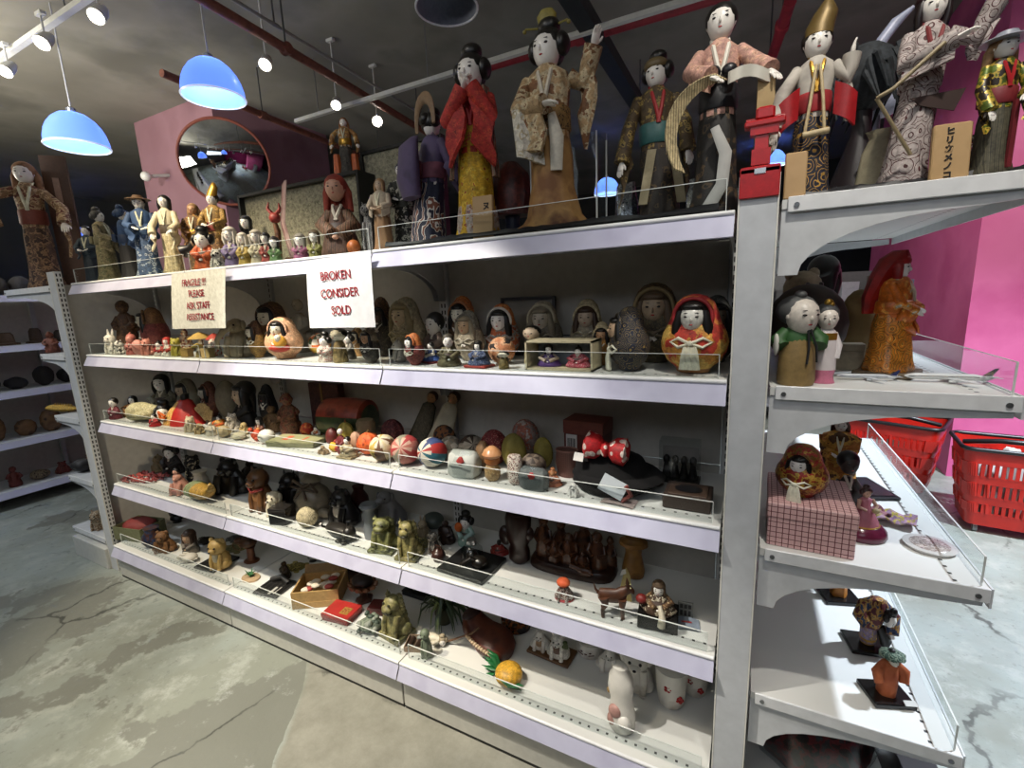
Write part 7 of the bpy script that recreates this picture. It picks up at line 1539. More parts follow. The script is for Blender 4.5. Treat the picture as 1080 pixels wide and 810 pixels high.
mb = MB(); 
# dark red lacquer fan doll and blue stand
p, w_, d_, h = topfit(540, 172, 26, .24)
t = thing('doll_stand', 'dark red round woven hat resting on a blue pedestal right of the yellow skirted doll', 'hat', p)
MB().loft([(0, 0, 0, .03, .03), (0, 0, h*.3, .022, .022), (0, 0, h*.5, .03, .03)], 16).build('pedestal', mat('#1d2440', .5), t)
MB().loft([(0, 0, h*.36, .055, .05), (0, 0, h*.6, .07, .06), (0, 0, h*.85, .055, .05), (0, 0, h, .02, .02)], 22, fold=(11, .05)).build('woven_hat', fab('#4a1a16', '#5e241c', '#361210', 'mottle', 30, .5), t)
# purple drum dancer seen from behind
p, w_, d_, h = topfit(446, 112, 60, .13)
PURP = fab('#4a3f58', '#56496a', '#3d3349', 'mottle', 10); NAVYF = fab('#1e2238', '#d0ccc4', '#7a4a3a', 'wave', 9)
t = kimono_doll('kimono_doll', 'stooping doll in a purple tunic and navy floral skirt, seen from behind', 'doll', p, h, PURP, NAVYF, fab('#6a3a4a', '#7a4656', '#5a3040', 'mottle', 14), mat('#8a7a8a', .6), 2.7,
    arms=[((-.16, -.02, .66), (-.14, -.12, .5)), ((.15, .02, .68), (.16, -.10, .54))], hair='bun', sleeve=.12, lean=(0, -.10), wide=1.35, headtilt=.5)
R = []; 
for k in range(13): a = PI*k/12; R.append((.055*math.cos(a), -.02, h*.86+.085*math.sin(a)**.8))
MB().tube(R, [.008+.01*math.sin(PI*k/12) for k in range(13)], 8, flat=.5).build('bent_straw_hat', mat('#8a6f52', .6), t)
mb = MB(); mb.loft([(0, .10*h, .36*h, .10*h, .06*h), (0, .12*h, .50*h, .13*h, .07*h), (0, .10*h, .72*h, .12*h, .05*h), (0, .05*h, .78*h, .05*h, .03*h)], 18); mb.build('purple_tunic_back', PURP, t)
# black floral trousers doll beside it
p, w_, d_, h = topfit(425, 168, 30, .20)
t = kimono_doll('kimono_doll', 'small doll in a black and white floral robe left of the navy floral skirt', 'doll', p, h, fab('#23241f', '#bdb8aa', '#6a6f5a', 'flower', 36), fab('#23241f', '#bdb8aa', '#6a6f5a', 'flower', 36), mat('#3a3a34', .6), mat('#8a8a80', .6), .4, hair='short', sleeve=.1, wide=1.3)
p, w_, d_, h = topfit(405, 186, 24, .12)
t = kimono_doll('kimono_doll', 'small doll in white with a brown apron beside the black floral robe', 'doll', p, h, mat('#b9aa94', .6), fab('#7a5a3a', '#8a6a48', '#6a4c30', 'mottle', 10), mat('#8a6a4a', .6), CREAMC, .2, hair='long', hairm=mat('#a8845c', .6), skin=mat('#cdb49a', .5), sleeve=.12, wide=1.3)
# red haired kneeling doll
p, w_, d_, h = topfit(357, 186, 42, .11)
t = seated_doll('kneeling doll with bright red hair in a brown robe, above the white notice', p, w_, d_, h, .5, None, robe=fab('#54382a', '#6e4e38', '#3c281c', 'stripe', 14), robe2=fab('#6a4a36', '#866648', '#45301f', 'stripe', 12), hairm=fab('#7d2a1c', '#943826', '#651f14', 'mottle', 18), hair='mane', skin=mat('#c99a80', .5), hs=.125)
p, w_, d_, h = topfit(372, 232, 14, .07); ball_thing('small orange fruit ornament right of the red haired kneeling doll', p, w_, w_, w_*1.1, 0, None, col=mat('#b5622a', .5), stem=WOOD)
p, w_, d_, h = topfit(389, 203, 18, .12); animal_sit('black and white striped tiger figurine right of the red haired doll', p, w_, w_*.9, h, .4, None, col=fab('#1d1e22', '#c9c6be', '#1d1e22', 'stripe', 30), ear='point')
# framed screens and orange lion dancers on the rear half
def screen_box(label, u0, u1, vt, y, dth, col, topz=None):
    a = at(u0, 215, 1, y); b = at(u1, 215, 1, y); x = (a.x+b.x)/2; w_ = abs(b.x-a.x); h = solve_h(x, y, ZT, vt)
    t = thing('framed_screen', label, 'screen', (x, y, ZT)); f = .012; mb = MB(); bk = mat('#17181a', .4)
    mb.box((-w_/2, 0, h/2), (f, dth, h)).box((w_/2, 0, h/2), (f, dth, h)).box((0, 0, h-f/2), (w_, dth, f)).box((0, 0, f/2), (w_, dth, f)); mb.build('black_frame', bk, t)
    MB().box((0, .002, h/2), (w_-f, dth*.5, h-f)).build('panel', col, t); return t, h
SCR = fab('#8a8672', '#75735f', '#9a967f', 'flower', 26)
screen_box('black framed screen with a patterned beige panel behind the purple dancer', 388, 470, 152, .50, .03, SCR)
t_, hs_ = screen_box('smaller black framed screen with a beige panel behind the red haired doll', 262, 388, 196, .44, .10, SCR)
zz = ZT+hs_
x = at(368, 190, 1, .44).x; hh = solve_h(x, .44, zz, 122)
t = kimono_doll('lion_dancer_doll', 'orange and gold lion dancer doll standing on the smaller black framed screen', 'doll', (x, .44, zz), hh, fab('#8a6236', '#b58a4a', '#c9c2b0', 'patch', 16), fab('#3a3630', '#4a453c', '#2a2722', 'flower', 30), GOLD, CREAMC, .5, arms=[((-.2, -.05, .66), (-.22, -.1, .5)), ((.2, -.05, .66), (.24, -.1, .5))], hair='mane', hairm=mat('#8a5a30', .7), sleeve=.16, wide=1.3)
for s_ in (-1, 1): MB().loft([(s_*.16*hh, -.06*hh, 0, .07*hh, .06*hh), (s_*.16*hh, -.06*hh, .34*hh, .05*hh, .05*hh)], 12, fold=(6, .1)).build('orange_tassel_leg', mat('#c4602a', .6), t)
# left part of the top shelf
def td(u, vt, wpx, y, label, robe, skirt, obi, rz=.6, **k):
    p, w_, d_, h = topfit(u, vt, wpx, y); return kimono_doll('kimono_doll', label, 'doll', p, h, robe, skirt, obi, k.pop('lining', CREAMC), rz, **k)
BLU = fab('#2e4668', '#38527a', '#253a58', 'mottle', 10)
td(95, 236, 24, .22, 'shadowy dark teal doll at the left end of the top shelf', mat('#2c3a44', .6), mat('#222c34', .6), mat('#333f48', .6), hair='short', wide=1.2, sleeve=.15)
td(112, 217, 32, .12, 'grey haired doll in a beige leaf patterned robe, left end of the top shelf', fab('#9a8d6a', '#7a7350', '#b0a482', 'flower', 30), fab('#8f8460', '#6a6a48', '#a89c78', 'flower', 30), mat('#7a7354', .6), rz=2.2, hair='bun', hairm=mat('#4a4744', .5), wide=1.3, sleeve=.18)
td(132, 217, 34, .16, 'blue hooded doll with a dark skirt seen from behind', BLU, mat('#2e2c2c', .7), mat('#2a3a58', .6), rz=2.6, hair='bun', hairm=mat('#2e4668', .6), wide=1.35, sleeve=.18)
td(152, 203, 32, .12, 'blue robed doll under a wide brown straw hat', BLU, fab('#3a4f6e', '#a8b0b8', '#2c3f5e', 'flower', 30), mat('#3a5272', .6), rz=.9, hair='short', hat=plain_hat(mat('#7a5c40', .7), 'brim'), wide=1.2, sleeve=.16)
td(180, 203, 40, .10, 'white faced doll in a cream robe with long black hair holding a drum', fab('#c2b596', '#cfc4a8', '#b09f78', 'mottle', 12), fab('#b8a982', '#a89468', '#c9bc9a', 'stripe', 14), mat('#4a3a2a', .6), rz=.6, hair='long', hairlen=2.6, arms=[((-.16, -.06, .58), (-.12, -.14, .48)), ((.15, -.08, .6), (.12, -.18, .52))], sleeve=(.2, .22), wide=1.05)
p, w_, d_, h = topfit(190, 236, 20, .02)
t = thing('hand_drum', 'small black and tan drum in front of the cream robed doll', 'drum', p, .5)
M = Matrix.Translation((0, 0, h*.5)) @ Matrix.Rotation(1.2, 4, 'Y'); MB().loft([(0, 0, -.03, .026, .026), (0, 0, 0, .014, .014), (0, 0, .03, .026, .026)], 18, mtx=M).build('body', mat('#1e1815', .4), t)
for s_ in (-1, 1): MB().loft([(0, 0, s_*.031, .028, .028), (0, 0, s_*.034, .027, .027)], 18, mtx=M).build('drumhead', mat('#a8845c', .5), t)
td(209, 203, 34, .18, 'gold brocade lion dancer doll with a shaggy tan mane', GOLDBR, fab('#5a4028', '#a07a3e', '#3a2818', 'flower', 30), GOLD, rz=.6, hair='mane', hairm=fab('#7a5a38', '#96744c', '#5a4028', 'mottle', 20), skin=mat('#b58a68', .5), wide=1.4, sleeve=.2)
td(225, 200, 26, .20, 'golden robed warrior doll with a tall crest beside the lion dancer', fab('#8a6a34', '#b8924a', '#5a3a20', 'flower', 34), fab('#6a4a2a', '#94703c', '#3e2a1a', 'flower', 30), mat('#7a2e22', .6), rz=.4, hair='topknot', hat=plain_hat(GOLD, 'tall'), wide=1.3, sleeve=.18)
p, w_, d_, h = topfit(212, 240, 24, .05); seated_doll('small kneeling doll in an orange robe before the lion dancer', p, w_, d_, h, .6, None, robe=fab('#b5522a', '#c96a34', '#9a3f20', 'flower', 50), hair='bun')
p, w_, d_, h = topfit(224, 262, 16, .03); animal_sit('small white and black cat figurine by the kneeling orange doll', p, w_, w_, h, .5, None, col=fab('#d0cac0', '#d0cac0', '#2a2826', 'patch', 30), ear='point')
for u, vt, wp, y, lab, c, hr_ in [(244, 240, 18, .06, 'small white haired doll in purple and white, left of the cluster of little dolls', '#7a6a94', '#cfc8bc'), (262, 228, 16, .16, 'tallest black haired little doll in the cluster above the notices', '#2a2826', '#161412'),
        (257, 246, 14, .05, 'little round white doll in yellow beside the purple one', '#b59a4e', '#cfc8bc'), (271, 243, 16, .06, 'little white doll in a cream robe at the middle of the cluster', '#bdb49a', '#bfb8aa'),
        (281, 246, 14, .05, 'little black haired doll in red beside the cream robed one', '#8f3a34', '#1a1715'), (290, 250, 14, .05, 'little white doll in green at the right of the cluster', '#5a7a4a', '#1a1715'), (318, 247, 18, .07, 'little pink robed doll with a grey head right of the tall pink fan', '#8a4a6a', '#8a8478'), (331, 243, 16, .09, 'little olive robed doll left of the red haired doll', '#7d7a3e', '#6a5a44')]:
    p, w_, d_, h = topfit(u, vt, wp, y); seated_doll(lab, p, w_, d_, h, .5, 'cluster of little dolls on the top shelf', robe=mat(c, .6), hairm=mat(hr_, .5), hair='fringe', hs=.2)
p, w_, d_, h = topfit(305, 190, 16, .10)
t = thing('feather_fan', 'tall narrow pale pink fan standing among the little dolls', 'fan', p, .4)
MB().sheet([[(-.014*(1-abs(2*b-1))*2*.9-.010+.02*a, .004*math.sin(a*6), b*h*(.96+.04*a)) for a in (0, .33, .66, 1)] for b in [i/8 for i in range(9)]], .006).build('blade', fab('#b58f88', '#c9aaa2', '#a37a72', 'mottle', 12), t); MB().box((.0, 0, h*.03), (.05, .03, h*.06)).build('foot', WOOD, t)
p, w_, d_, h = topfit(292, 213, 14, .14)
t = thing('lobster_charm', 'small red horned charm left of the tall pink fan', 'ornament', p, .4); MB().tube([(0, 0, 0), (.004, 0, h*.55), (-.004, 0, h*.7)], [.008, .012, .008], 8).build('post', WOOD, t)
MB().ell((0, 0, h*.75), (.022, .018, .02)).tube([(0, 0, h*.78), (-.025, 0, h*.9), (-.018, 0, h)], [.009, .007, .002], 7).tube([(0, 0, h*.78), (.025, 0, h*.88), (.022, 0, h*.98)], [.009, .007, .002], 7).build('red_claws', mat('#a03a34', .5), t)
# dolls at the right end of the long rack's top shelf
p, w_, d_, h = topfit(697, 54, 52, .30)
t = kimono_doll('kimono_doll', 'black haired doll in black and gold with a teal belt beside the pink dancer', 'doll', p, h, fab('#4a3a22', '#8a743c', '#231c14', 'flower', 30), fab('#231c16', '#4a3a24', '#15110e', 'flower', 26), mat('#2c5a58', .5), mat('#a3282a', .6), .3,
    arms=[((-.16, -.05, .58), (-.20, -.08, .40)), ((.15, -.05, .6), (.17, -.08, .44))], hair='bun', hat=plain_hat(mat('#6a5a3a', .5), 'cap'), sleeve=.24, wide=1.15, headyaw=-.5, lean=(-.03, 0))
for s_ in (-1, 1):
    mb = MB(); mb.sheet([[((s_*(.06+.05*b)+.05*a-.025)*h, (-.08-.01*b)*h, (.46-.30*b)*h) for a in (0, .5, 1)] for b in (0, .33, .66, 1)], .008); mb.build('beige_panel', fab('#8f8468', '#7c7258', '#9c9276', 'mottle', 14), t)
p, w_, d_, h = topfit(756, -14, 74, .09)
PINKR = fab('#b58a7c', '#c9a088', '#a87864', 'flower', 30); DKROBE = fab('#1c1916', '#4a3a26', '#110f0d', 'flower', 24)
t = kimono_doll('kimono_doll', 'tall white faced dancer in a pink robe unrolling a long cream ruled sash', 'doll', p, h, PINKR, DKROBE, BLACKCLOTH, mat('#d8d2c4', .6), .15,
    arms=[((-.13, -.08, .66), (-.05, -.16, .60)), ((.16, -.06, .66), (.20, -.12, .60))], hair='short', sleeve=(.06, .05), wide=1.0, headyaw=-.15, lean=(0, 0), train=.03, hr=.064)
G = []
for k in range(13):
    a = k/12*PI*.78; x = -.03-.17*math.sin(a)*1.0+(-.06*k/12); z = .60+.02*math.sin(a*2)-.36*(k/12)**1.4
    G.append([(x*h, (-.19-.01*k/12)*h, z*h), ((x+.05)*h, (-.16-.01*k/12)*h, (z-.02)*h)])
MB().sheet(G, .004).build('ruled_sash', fab('#bfae84', '#cbbb92', '#6a5a3c', 'stripe', 34), t)
mb = MB(); mb.sheet([[((.03+.17*a)*h, (-.15+.02*math.sin(a*7))*h, (.615+.02*math.sin(a*5)-.05*b)*h) for a in [i/8 for i in range(9)]] for b in (0, .5, 1)], .006); mb.build('white_cloth', mat('#c4c0b4', .6), t)
mb = MB(); mb.sheet([[((.15+.07*a)*h, (-.14)*h, (.58-.30*b-.03*math.sin(a*3))*h) for a in (0, .5, 1)] for b in [i/6 for i in range(7)]], .006); mb.build('tan_banner', fab('#9a8258', '#a88f64', '#8c744c', 'mottle', 14), t)
mb = MB(); mb.tube([(-.02*h, -.12*h, .40*h), (.03*h, -.13*h, .28*h), (.02*h, -.13*h, .14*h), (-.05*h, -.13*h, .02*h)], [.02*h, .028*h, .028*h, .03*h], 8, flat=.3); mb.build('white_sash', mat('#a8a8a4', .6), t)
for s_ in (-1, 1): MB().ell((s_*.035*h, -.10*h, .64*h), (.035*h, .03*h, .03*h)).build('black_drum', mat('#1a1a1e', .4), t)
# foil bags on the rear half of the top shelf
FOIL = fab('#8a8f96', '#b0b6bc', '#5c6066', 'patch', 30, .25, .8)
for u, vt, wp, y, lab in [(668, 186, 28, .56, 'crumpled silver foil bag behind the large geisha doll'), (690, 190, 40, .56, 'crumpled silver foil bag left of the pink robed dancer'), (745, 186, 42, .50, 'crumpled silver foil bag behind the white sash'), (775, 200, 24, .40, 'flattened silver foil bag beside the red sign clip')]:
    p, w_, d_, h = topfit(u, vt, wp, y); t = thing('foil_bag', lab, 'bag', p); mb = MB(); mb.loft([(0, 0, 0, w_*.42, .04), (0, 0, h*.2, w_*.5, .06), (0, 0, h*.7, w_*.46, .05), (0, 0, h*.95, w_*.4, .015), (0, 0, h, w_*.38, .004)], 22, fold=(7, .08)); mb.jitter(.012, int(u)); mb.build('bag', FOIL, t)

# ================================================================== right end rack
def erow(T, fn, u, vb, vt, wpx, label, yaw=.3, df=.8, group=None, yfix=None, dz=0.0, free=False, **kw):
    loc, w_, d_, h = fit(u, vb, vt, wpx, EZ[T]+.0015+dz, (.02, 1.0), 'E%d' % T, df, yfix, free)
    return fn(label, loc, w_, d_, h, yaw, group, **kw)
def edoll(T, u, vb, vt, wpx, y, label, *a, dz=0, **k):
    loc, w_, d_, h = fit(u, vb, vt, wpx, EZ[T]+.0015+dz, (.02, 1.0), 'E%d' % T, .8, y, True); return kimono_doll(k.pop('name', 'kimono_doll'), label, 'doll', loc, h, *a, **k), h, loc
cloth('rumpled glossy black cloth along the front of the top shelf of the right end rack', (3.285, .052, EZ[1]+.0015), .36, .022, .012, 4)
t, h, _ = edoll(1, 857, 200, 22, 70, .10, 'doll in red and white with a tall gold court hat, arms spread', fab('#a39d94', '#b8b1a6', '#8f8880', 'mottle', 14), fab('#1c1e2c', '#b58a3a', '#2a2e48', 'rings', 22), fab('#8a1c22', '#a3252a', '#6e1519', 'mottle', 12), GOLD, .05,
    arms=[((-.17, -.06, .62), (-.20, -.10, .42)), ((.16, -.02, .66), (.17, -.02, .78))], hair='short', hat=plain_hat(mat('#6e5a32', .4, .4), 'tall'), sleeve=(.14, .24), wide=1.05, hr=.072)
RW = mat('#a3141c', .5)
for s_ in (-1, 1): MB().sheet([[(s_*(.09+.10*a)*h, (-.10-.03*math.sin(a*3))*h, (.63-.08*a-.17*b)*h) for a in (0, .25, .5, .75, 1)] for b in (0, .5, 1)], .005).build('red_sleeve_lining', RW, t)
mb = MB()
for s_ in (-1, 1): mb.tube([(s_*.01*h, -.085*h, .74*h), (s_*.03*h, -.12*h, .55*h), (s_*.05*h, -.12*h, .36*h)], .009*h, 7)
mb.tube([(-.06*h, -.13*h, .36*h), (.07*h, -.13*h, .37*h)], .018*h, 8); mb.build('gold_cords', mat('#c4b088', .6), t)
loc, w_, d_, h = fit(839, 206, 160, 20, EZ[1]+.0015, (0, 1), 'E1', .3, .022, True); plaque('small blank tan wooden plaque before the red and white doll', loc, w_, h, [], .02, INKB)
loc, w_, d_, h = fit(908, 190, 42, 46, EZ[1]+.0015, (0, 1), 'E1', .8, .30, True)
t = thing('lion_wig_stand', 'shaggy black lion mane on a dark stand behind the court hat doll', 'wig', loc); MB().loft([(0, 0, 0, .06, .06), (0, 0, h*.2, .05, .05), (0, 0, h*.45, .02, .02), (0, 0, h*.7, .02, .02)], 16).build('stand', mat('#1d1418', .5), t)
mb = MB(); mb.ell((0, 0, h*.78), (.065, .065, h*.2)); rnd = random.Random(2)
for k in range(40):
    a = rnd.uniform(0, 2*PI); r0 = rnd.uniform(.02, .06); mb.tube([(r0*math.cos(a), r0*math.sin(a), h*rnd.uniform(.82, .96)), (.075*math.cos(a), .075*math.sin(a), h*rnd.uniform(.7, .85)), (.08*math.cos(a+.3), .08*math.sin(a+.3), h*rnd.uniform(.5, .66))], [.006, .006, .002], 5)
mb.build('mane', fab('#202428', '#2c3136', '#15181b', 'mottle', 40, .8), t)
loc, w_, d_, h = fit(925, 190, 14, 40, EZ[1]+.0015, (0, 1), 'E1', .8, .42, True)
t = thing('crane_figurine', 'white crane figure standing behind the shaggy black mane', 'figurine', loc); mb = MB(); mb.tube([(-.02, 0, h*.55), (-.03, 0, h*.8), (.02, 0, h*.95), (.05, 0, h)], [.03, .014, .012, .004], 9).ell((0, 0, h*.58), (.06, .035, .04)).tube([(0, .012, h*.55), (.005, .012, 0)], .005, 6).tube([(0, -.012, h*.55), (.005, -.012, 0)], .005, 6); mb.build('body', mat('#a8adc4', .4), t)
SWIRL = fab('#aa9f9b', '#4a1d20', '#b3a8a3', 'rings', 21)
t, h, _ = edoll(1, 962, 195, -18, 84, .09, 'doll in a white kimono with dark red curling pattern, holding a stick', SWIRL, SWIRL, SWIRL, mat('#7a2a2c', .6), .25, arms=[((-.14, -.08, .60), (.03, -.17, .66)), ((.19, -.02, .70), (.24, -.06, .84))], hair='long', hairlen=2.4, hairm=mat('#1c1012', .4), sleeve=(.08, .10), wide=1.0, lean=(.05, 0), headtilt=.05, hr=.062, headyaw=-.2, hat=plain_hat(mat('#3a1a1e', .5), 'cap'))
MB().tube([(.02*h, -.19*h, .64*h), (-.18*h, -.2*h, .46*h), (-.24*h, -.18*h, .43*h)], .010*h, 7).tube([(-.24*h, -.18*h, .43*h), (-.04*h, -.13*h, .16*h)], .009*h, 7).build('wooden_stick', mat('#9a8a6a', .5), t)
MB().prism([(-.05*h, .44*h), (.19*h, .46*h), (.15*h, .36*h), (0, .40*h)], 1, -.09*h, -.085*h).build('obi_flap', mat('#3a2a26', .6), t)
loc, w_, d_, h = fit(925, 180, 138, 34, EZ[1]+.0015, (0, 1), 'E1', .8, .20, True)
vase_thing('cream cloth bag standing behind the stick of the white kimono doll', loc, w_, d_, h, 0, None, col=mat('#a39a80', .7), prof=[(.8, 0), (1, .3), (.8, .7), (.5, .9), (.7, 1)], name='cloth_bag', cat='bag', fold=(6, .06))
loc, w_, d_, h = fit(1003, 188, 129, 32, EZ[1]+.0015, (0, 1), 'E1', .3, .028, True)
plaque('tan wooden plaque with a column of black brush writing, at the right on top', loc, w_, h, [('ヒリカメノコ', -.004, h*.86, h*.145)], .10, INKB, size=.02)
BG = fab('#2a2016', '#b59a3c', '#54641e', 'patch', 22, .4, .3)
t, h, _ = edoll(1, 1052, 190, 30, 62, .06, 'doll in a black and gold brocade robe at the far right of the top shelf', BG, fab('#4a4636', '#5c5742', '#3a3629', 'stripe', 30), mat('#7a1f26', .6), RW, .3, arms=[((-.15, -.06, .60), (-.13, -.13, .44)), ((.14, -.06, .6), (.06, -.15, .52))], hair='mane', hairm=fab('#9a7650', '#b08a60', '#7a5a3a', 'mottle', 24), sleeve=(.16, .16), wide=1.15, hr=.07, hat=plain_hat(mat('#8a8d98', .4), 'brim'))
MB().sheet([[((.02+.03*a)*h, (-.115)*h, (.5-.44*b)*h) for a in (0, 1)] for b in (0, .5, 1)], .006).build('red_panel', mat('#6e1a22', .6), t)
loc, w_, d_, h = fit(1018, 180, 130, 16, EZ[1]+.0015, (0, 1), 'E1', .8, .14, True); animal_sit('tiny glossy figurine between the plaque and the brocade doll', loc, w_, w_, h, .2, None, col=fab('#c9c4b8', '#8a2a2a', '#2a2a2a', 'patch', 60, .3), ear='round')
# second shelf of the end rack
def groom(label, loc, w, d, h, yaw=0, group=None):
    t = thing('couple_doll', label, 'doll', loc, yaw, group); a = w/2
    MB().loft([(0, 0, 0, a*.72, a*.66), (0, 0, h*.04, a*.78, a*.70), (0, 0, h*.35, a*.74, a*.66), (0, 0, h*.55, a*.55, a*.5)], 22).build('trousers', mat('#8f7648', .6), t)
    mb = MB(); mb.loft([(0, 0, h*.42, a*.62, a*.55), (0, 0, h*.55, a*.68, a*.55), (0, 0, h*.63, a*.4, a*.35)], 20)
    for s_ in (-1, 1): mb.tube([(s_*a*.5, 0, h*.58), (s_*a*.85, -a*.1, h*.48), (s_*a*.75, -a*.35, h*.42)], [a*.26, a*.36, a*.32], 12)
    mb.build('green_coat', mat('#2f5a2a', .6), t); MB().ell((-a*.98, -a*.3, h*.44), (a*.12, a*.28, h*.12)).build('white_cuff', mat('#d4d2c8', .5), t)
    head_mb((a*.05, -a*.15, h*.74), a*.70, .3).build('head', [mat('#d9d0c4', .4), EYE, LIP], t); mb = MB().ell((-a*.08, a*.22, h*.79), (a*.88, a*.78, h*.165)).ell((0, a*.1, h*.95), (a*.25, a*.35, h*.05)); mb.build('hair', mat('#4a4b4a', .6), t)
    MB().tube([(a*.2, -a*.6, h*.6), (a*.25, -a*.72, h*.4), (a*.2, -a*.72, h*.24)], a*.05, 6).tube([(a*.3, -a*.58, h*.6), (a*.55, -a*.68, h*.42), (a*.6, -a*.66, h*.26)], a*.05, 6).build('dark_cord', mat('#1c1c1e', .6), t); return t
def bride(label, loc, w, d, h, yaw=0, group=None):
    t = thing('couple_doll', label, 'doll', loc, yaw, group); a = w/2
    mb = MB(); mb.loft([(0, 0, 0, a*.85, a*.8), (0, 0, h*.08, a*.7, a*.66), (0, 0, h*.16, a*.85, a*.75), (0, 0, h*.4, a*.82, a*.72), (0, 0, h*.6, a*.75, a*.62), (0, 0, h*.66, a*.4, a*.36)], 20)
    for i, f_ in enumerate(mb.f):
        if sum(mb.v[k][2] for k in f_)/len(f_) < h*.26: mb.m[i] = 1
    mb.build('robe', [mat('#d9d0d0', .5), mat('#c9748e', .5)], t); mb = MB()
    for s_ in (-1, 1): mb.tube([(s_*a*.6, 0, h*.6), (s_*a*.9, -a*.2, h*.45), (s_*a*.75, -a*.35, h*.3)], [a*.2, a*.26, a*.22], 10)
    mb.build('sleeves', mat('#ded6d6', .5), t); MB().loft([(0, 0, h*.52, a*.8, a*.68), (0, 0, h*.60, a*.78, a*.66)], 18).build('gold_collar', GOLD, t)
    head_mb((0, -a*.1, h*.77), a*.76, -.1).build('head', [mat('#dcd3c8', .4), EYE, LIP], t); MB().ell((0, a*.26, h*.82), (a*.9, a*.8, h*.14)).build('hair', mat('#4c4c4c', .6), t); MB().ell((0, 0, h*.95), (a*.35, a*.25, h*.05)).ell((a*.2, -.1*a, h*.93), (a*.2, a*.2, h*.04)).build('gold_crown', GOLD, t); return t
erow(2, groom, 842, 408, 306, 45, 'groom doll in a green coat and tan trousers with grey hair', .2, .8, 'wedding couple dolls', yfix=.06)
erow(2, bride, 871, 406, 315, 25, 'bride doll in a white robe fading to pink with a gold crown', .15, .8, 'wedding couple dolls', yfix=.06)
erow(2, ball_thing, 850, 395, 299, 74, 'large dark brown drum shaped boulder behind the wedding couple', 0, .7, None, yfix=.36, col=fab('#2a221c', '#3c3128', '#1c1713', 'mottle', 14, .6))
erow(2, animal_sit, 843, 380, 275, 46, 'beige plush monkey behind the wedding couple', .6, .7, None, yfix=.58, col=mat('#9a8b72', .8), ear='round')
erow(2, seated_doll, 866, 380, 272, 40, 'black robed seated doll beside the beige plush monkey', 2.9, .7, None, yfix=.76, free=True, robe=mat('#15151a', .6), hair='fringe')
erow(2, ball_thing, 904, 388, 305, 36, 'olive brown domed cushion behind the orange brocade doll', 0, .7, None, yfix=.42, col=fab('#6a5730', '#7a653c', '#584826', 'mottle', 12, .7))
erow(2, box_thing, 893, 386, 362, 28, 'grey beige cardboard box beside the orange brocade doll', 0, .6, None, yfix=.30, col=mat('#8f8570', .7))
OB = fab('#c4661e', '#e09a44', '#c9c0aa', 'flower', 22, .4); OB2 = fab('#c97a26', '#4a2c14', '#e0a84a', 'rings', 22, .35)
t, h, _ = edoll(2, 942, 390, 268, 62, .23, 'doll in shimmering orange brocade with long red hair, turned to the right', OB, OB2, OB, mat('#c9b8a0', .5), 1.15, arms=[((-.13, -.08, .58), (-.04, -.15, .52)), ((.13, -.08, .6), (.03, -.16, .54))], hair='long', hairlen=3.6, hairm=fab('#8a1512', '#a31d18', '#6e100e', 'mottle', 20, .5), sleeve=(.2, .2), wide=1.8, hr=.085, base=(.11, .11, mat('#6a5a44', .5)), hat=plain_hat(fab('#8a1512', '#a31d18', '#6e100e', 'mottle', 20, .5), 'cap'))
MB().loft([(-.02*h, .17*h, .52*h, .06*h, .04*h), (-.01*h, .15*h, .66*h, .12*h, .07*h), (0, .09*h, .84*h, .13*h, .09*h), (0, .03*h, .97*h, .10*h, .10*h), (0, 0, 1.03*h, .04*h, .05*h)], 18, fold=(9, .05)).build('red_mane', fab('#8a1512', '#a31d18', '#6e100e', 'mottle', 20, .5), t)
def airplane(label, loc, L_, rz, body, tailm):
    t = thing('toy_airplane', label, 'toy', loc, rz); r = L_*.045; z = r*1.7; M = Matrix.Translation((0, 0, z)) @ Matrix.Rotation(PI/2, 4, 'Y')
    MB().loft([(0, 0, -L_*.5, r*.1, r*.1), (0, 0, -L_*.46, r*.6, r*.6), (0, 0, -L_*.38, r, r), (0, 0, L_*.25, r, r), (r*.35, 0, L_*.4, r*.6, r*.6), (r*.0-.3*r, 0, L_*.5, r*.12, r*.12)], 16, mtx=M).build('fuselage', body, t)
    for s_ in (-1, 1):
        MB().prism([(-L_*.08, s_*r*.5), (L_*.06, s_*r*.5), (L_*.20, s_*L_*.42), (L_*.15, s_*L_*.42)], 2, z-r*.5, z-r*.3).build('wing', body, t)
        MB().prism([(L_*.38, s_*r*.3), (L_*.46, s_*r*.3), (L_*.5, s_*L_*.15), (L_*.47, s_*L_*.15)], 2, z+r*.3, z+r*.45).build('tailplane', body, t)
        MB().loft([(0, 0, -L_*.05, r*.42, r*.42), (0, 0, L_*.04, r*.36, r*.36)], 12, mtx=Matrix.Translation((0, s_*L_*.15, z-r*.95)) @ Matrix.Rotation(PI/2, 4, 'Y')).build('engine', body, t)
    MB().prism([(L_*.34, z+r*.6), (L_*.44, z+r*.5), (L_*.50, z+r*2.9), (L_*.46, z+r*2.9)], 1, -r*.1, r*.1).build('tail_fin', tailm, t)
    MB().prism([(-L_*.46, z+r*.1), (L_*.3, z+r*.1), (L_*.3, z+r*.25), (-L_*.44, z+r*.25)], 1, -r*1.01, r*1.01).build('stripe', tailm, t)
q = at(929, 403, 2, EZ[2]+.0015); airplane('white toy airplane with a dark blue tail', (q.x-.02, q.y+.02, EZ[2]+.0015), .115, .05, mat('#c4c8cc', .3), mat('#1d2a5a', .35))
q = at(1008, 405, 2, EZ[2]+.0015); airplane('white toy airplane with a black and gold tail, nearest the right edge', (q.x-.005, q.y+.02, EZ[2]+.0015), .15, .02, mat('#d2d4d4', .3), fab('#201c1e', '#201c1e', '#8a6a34', 'patch', 90, .35))
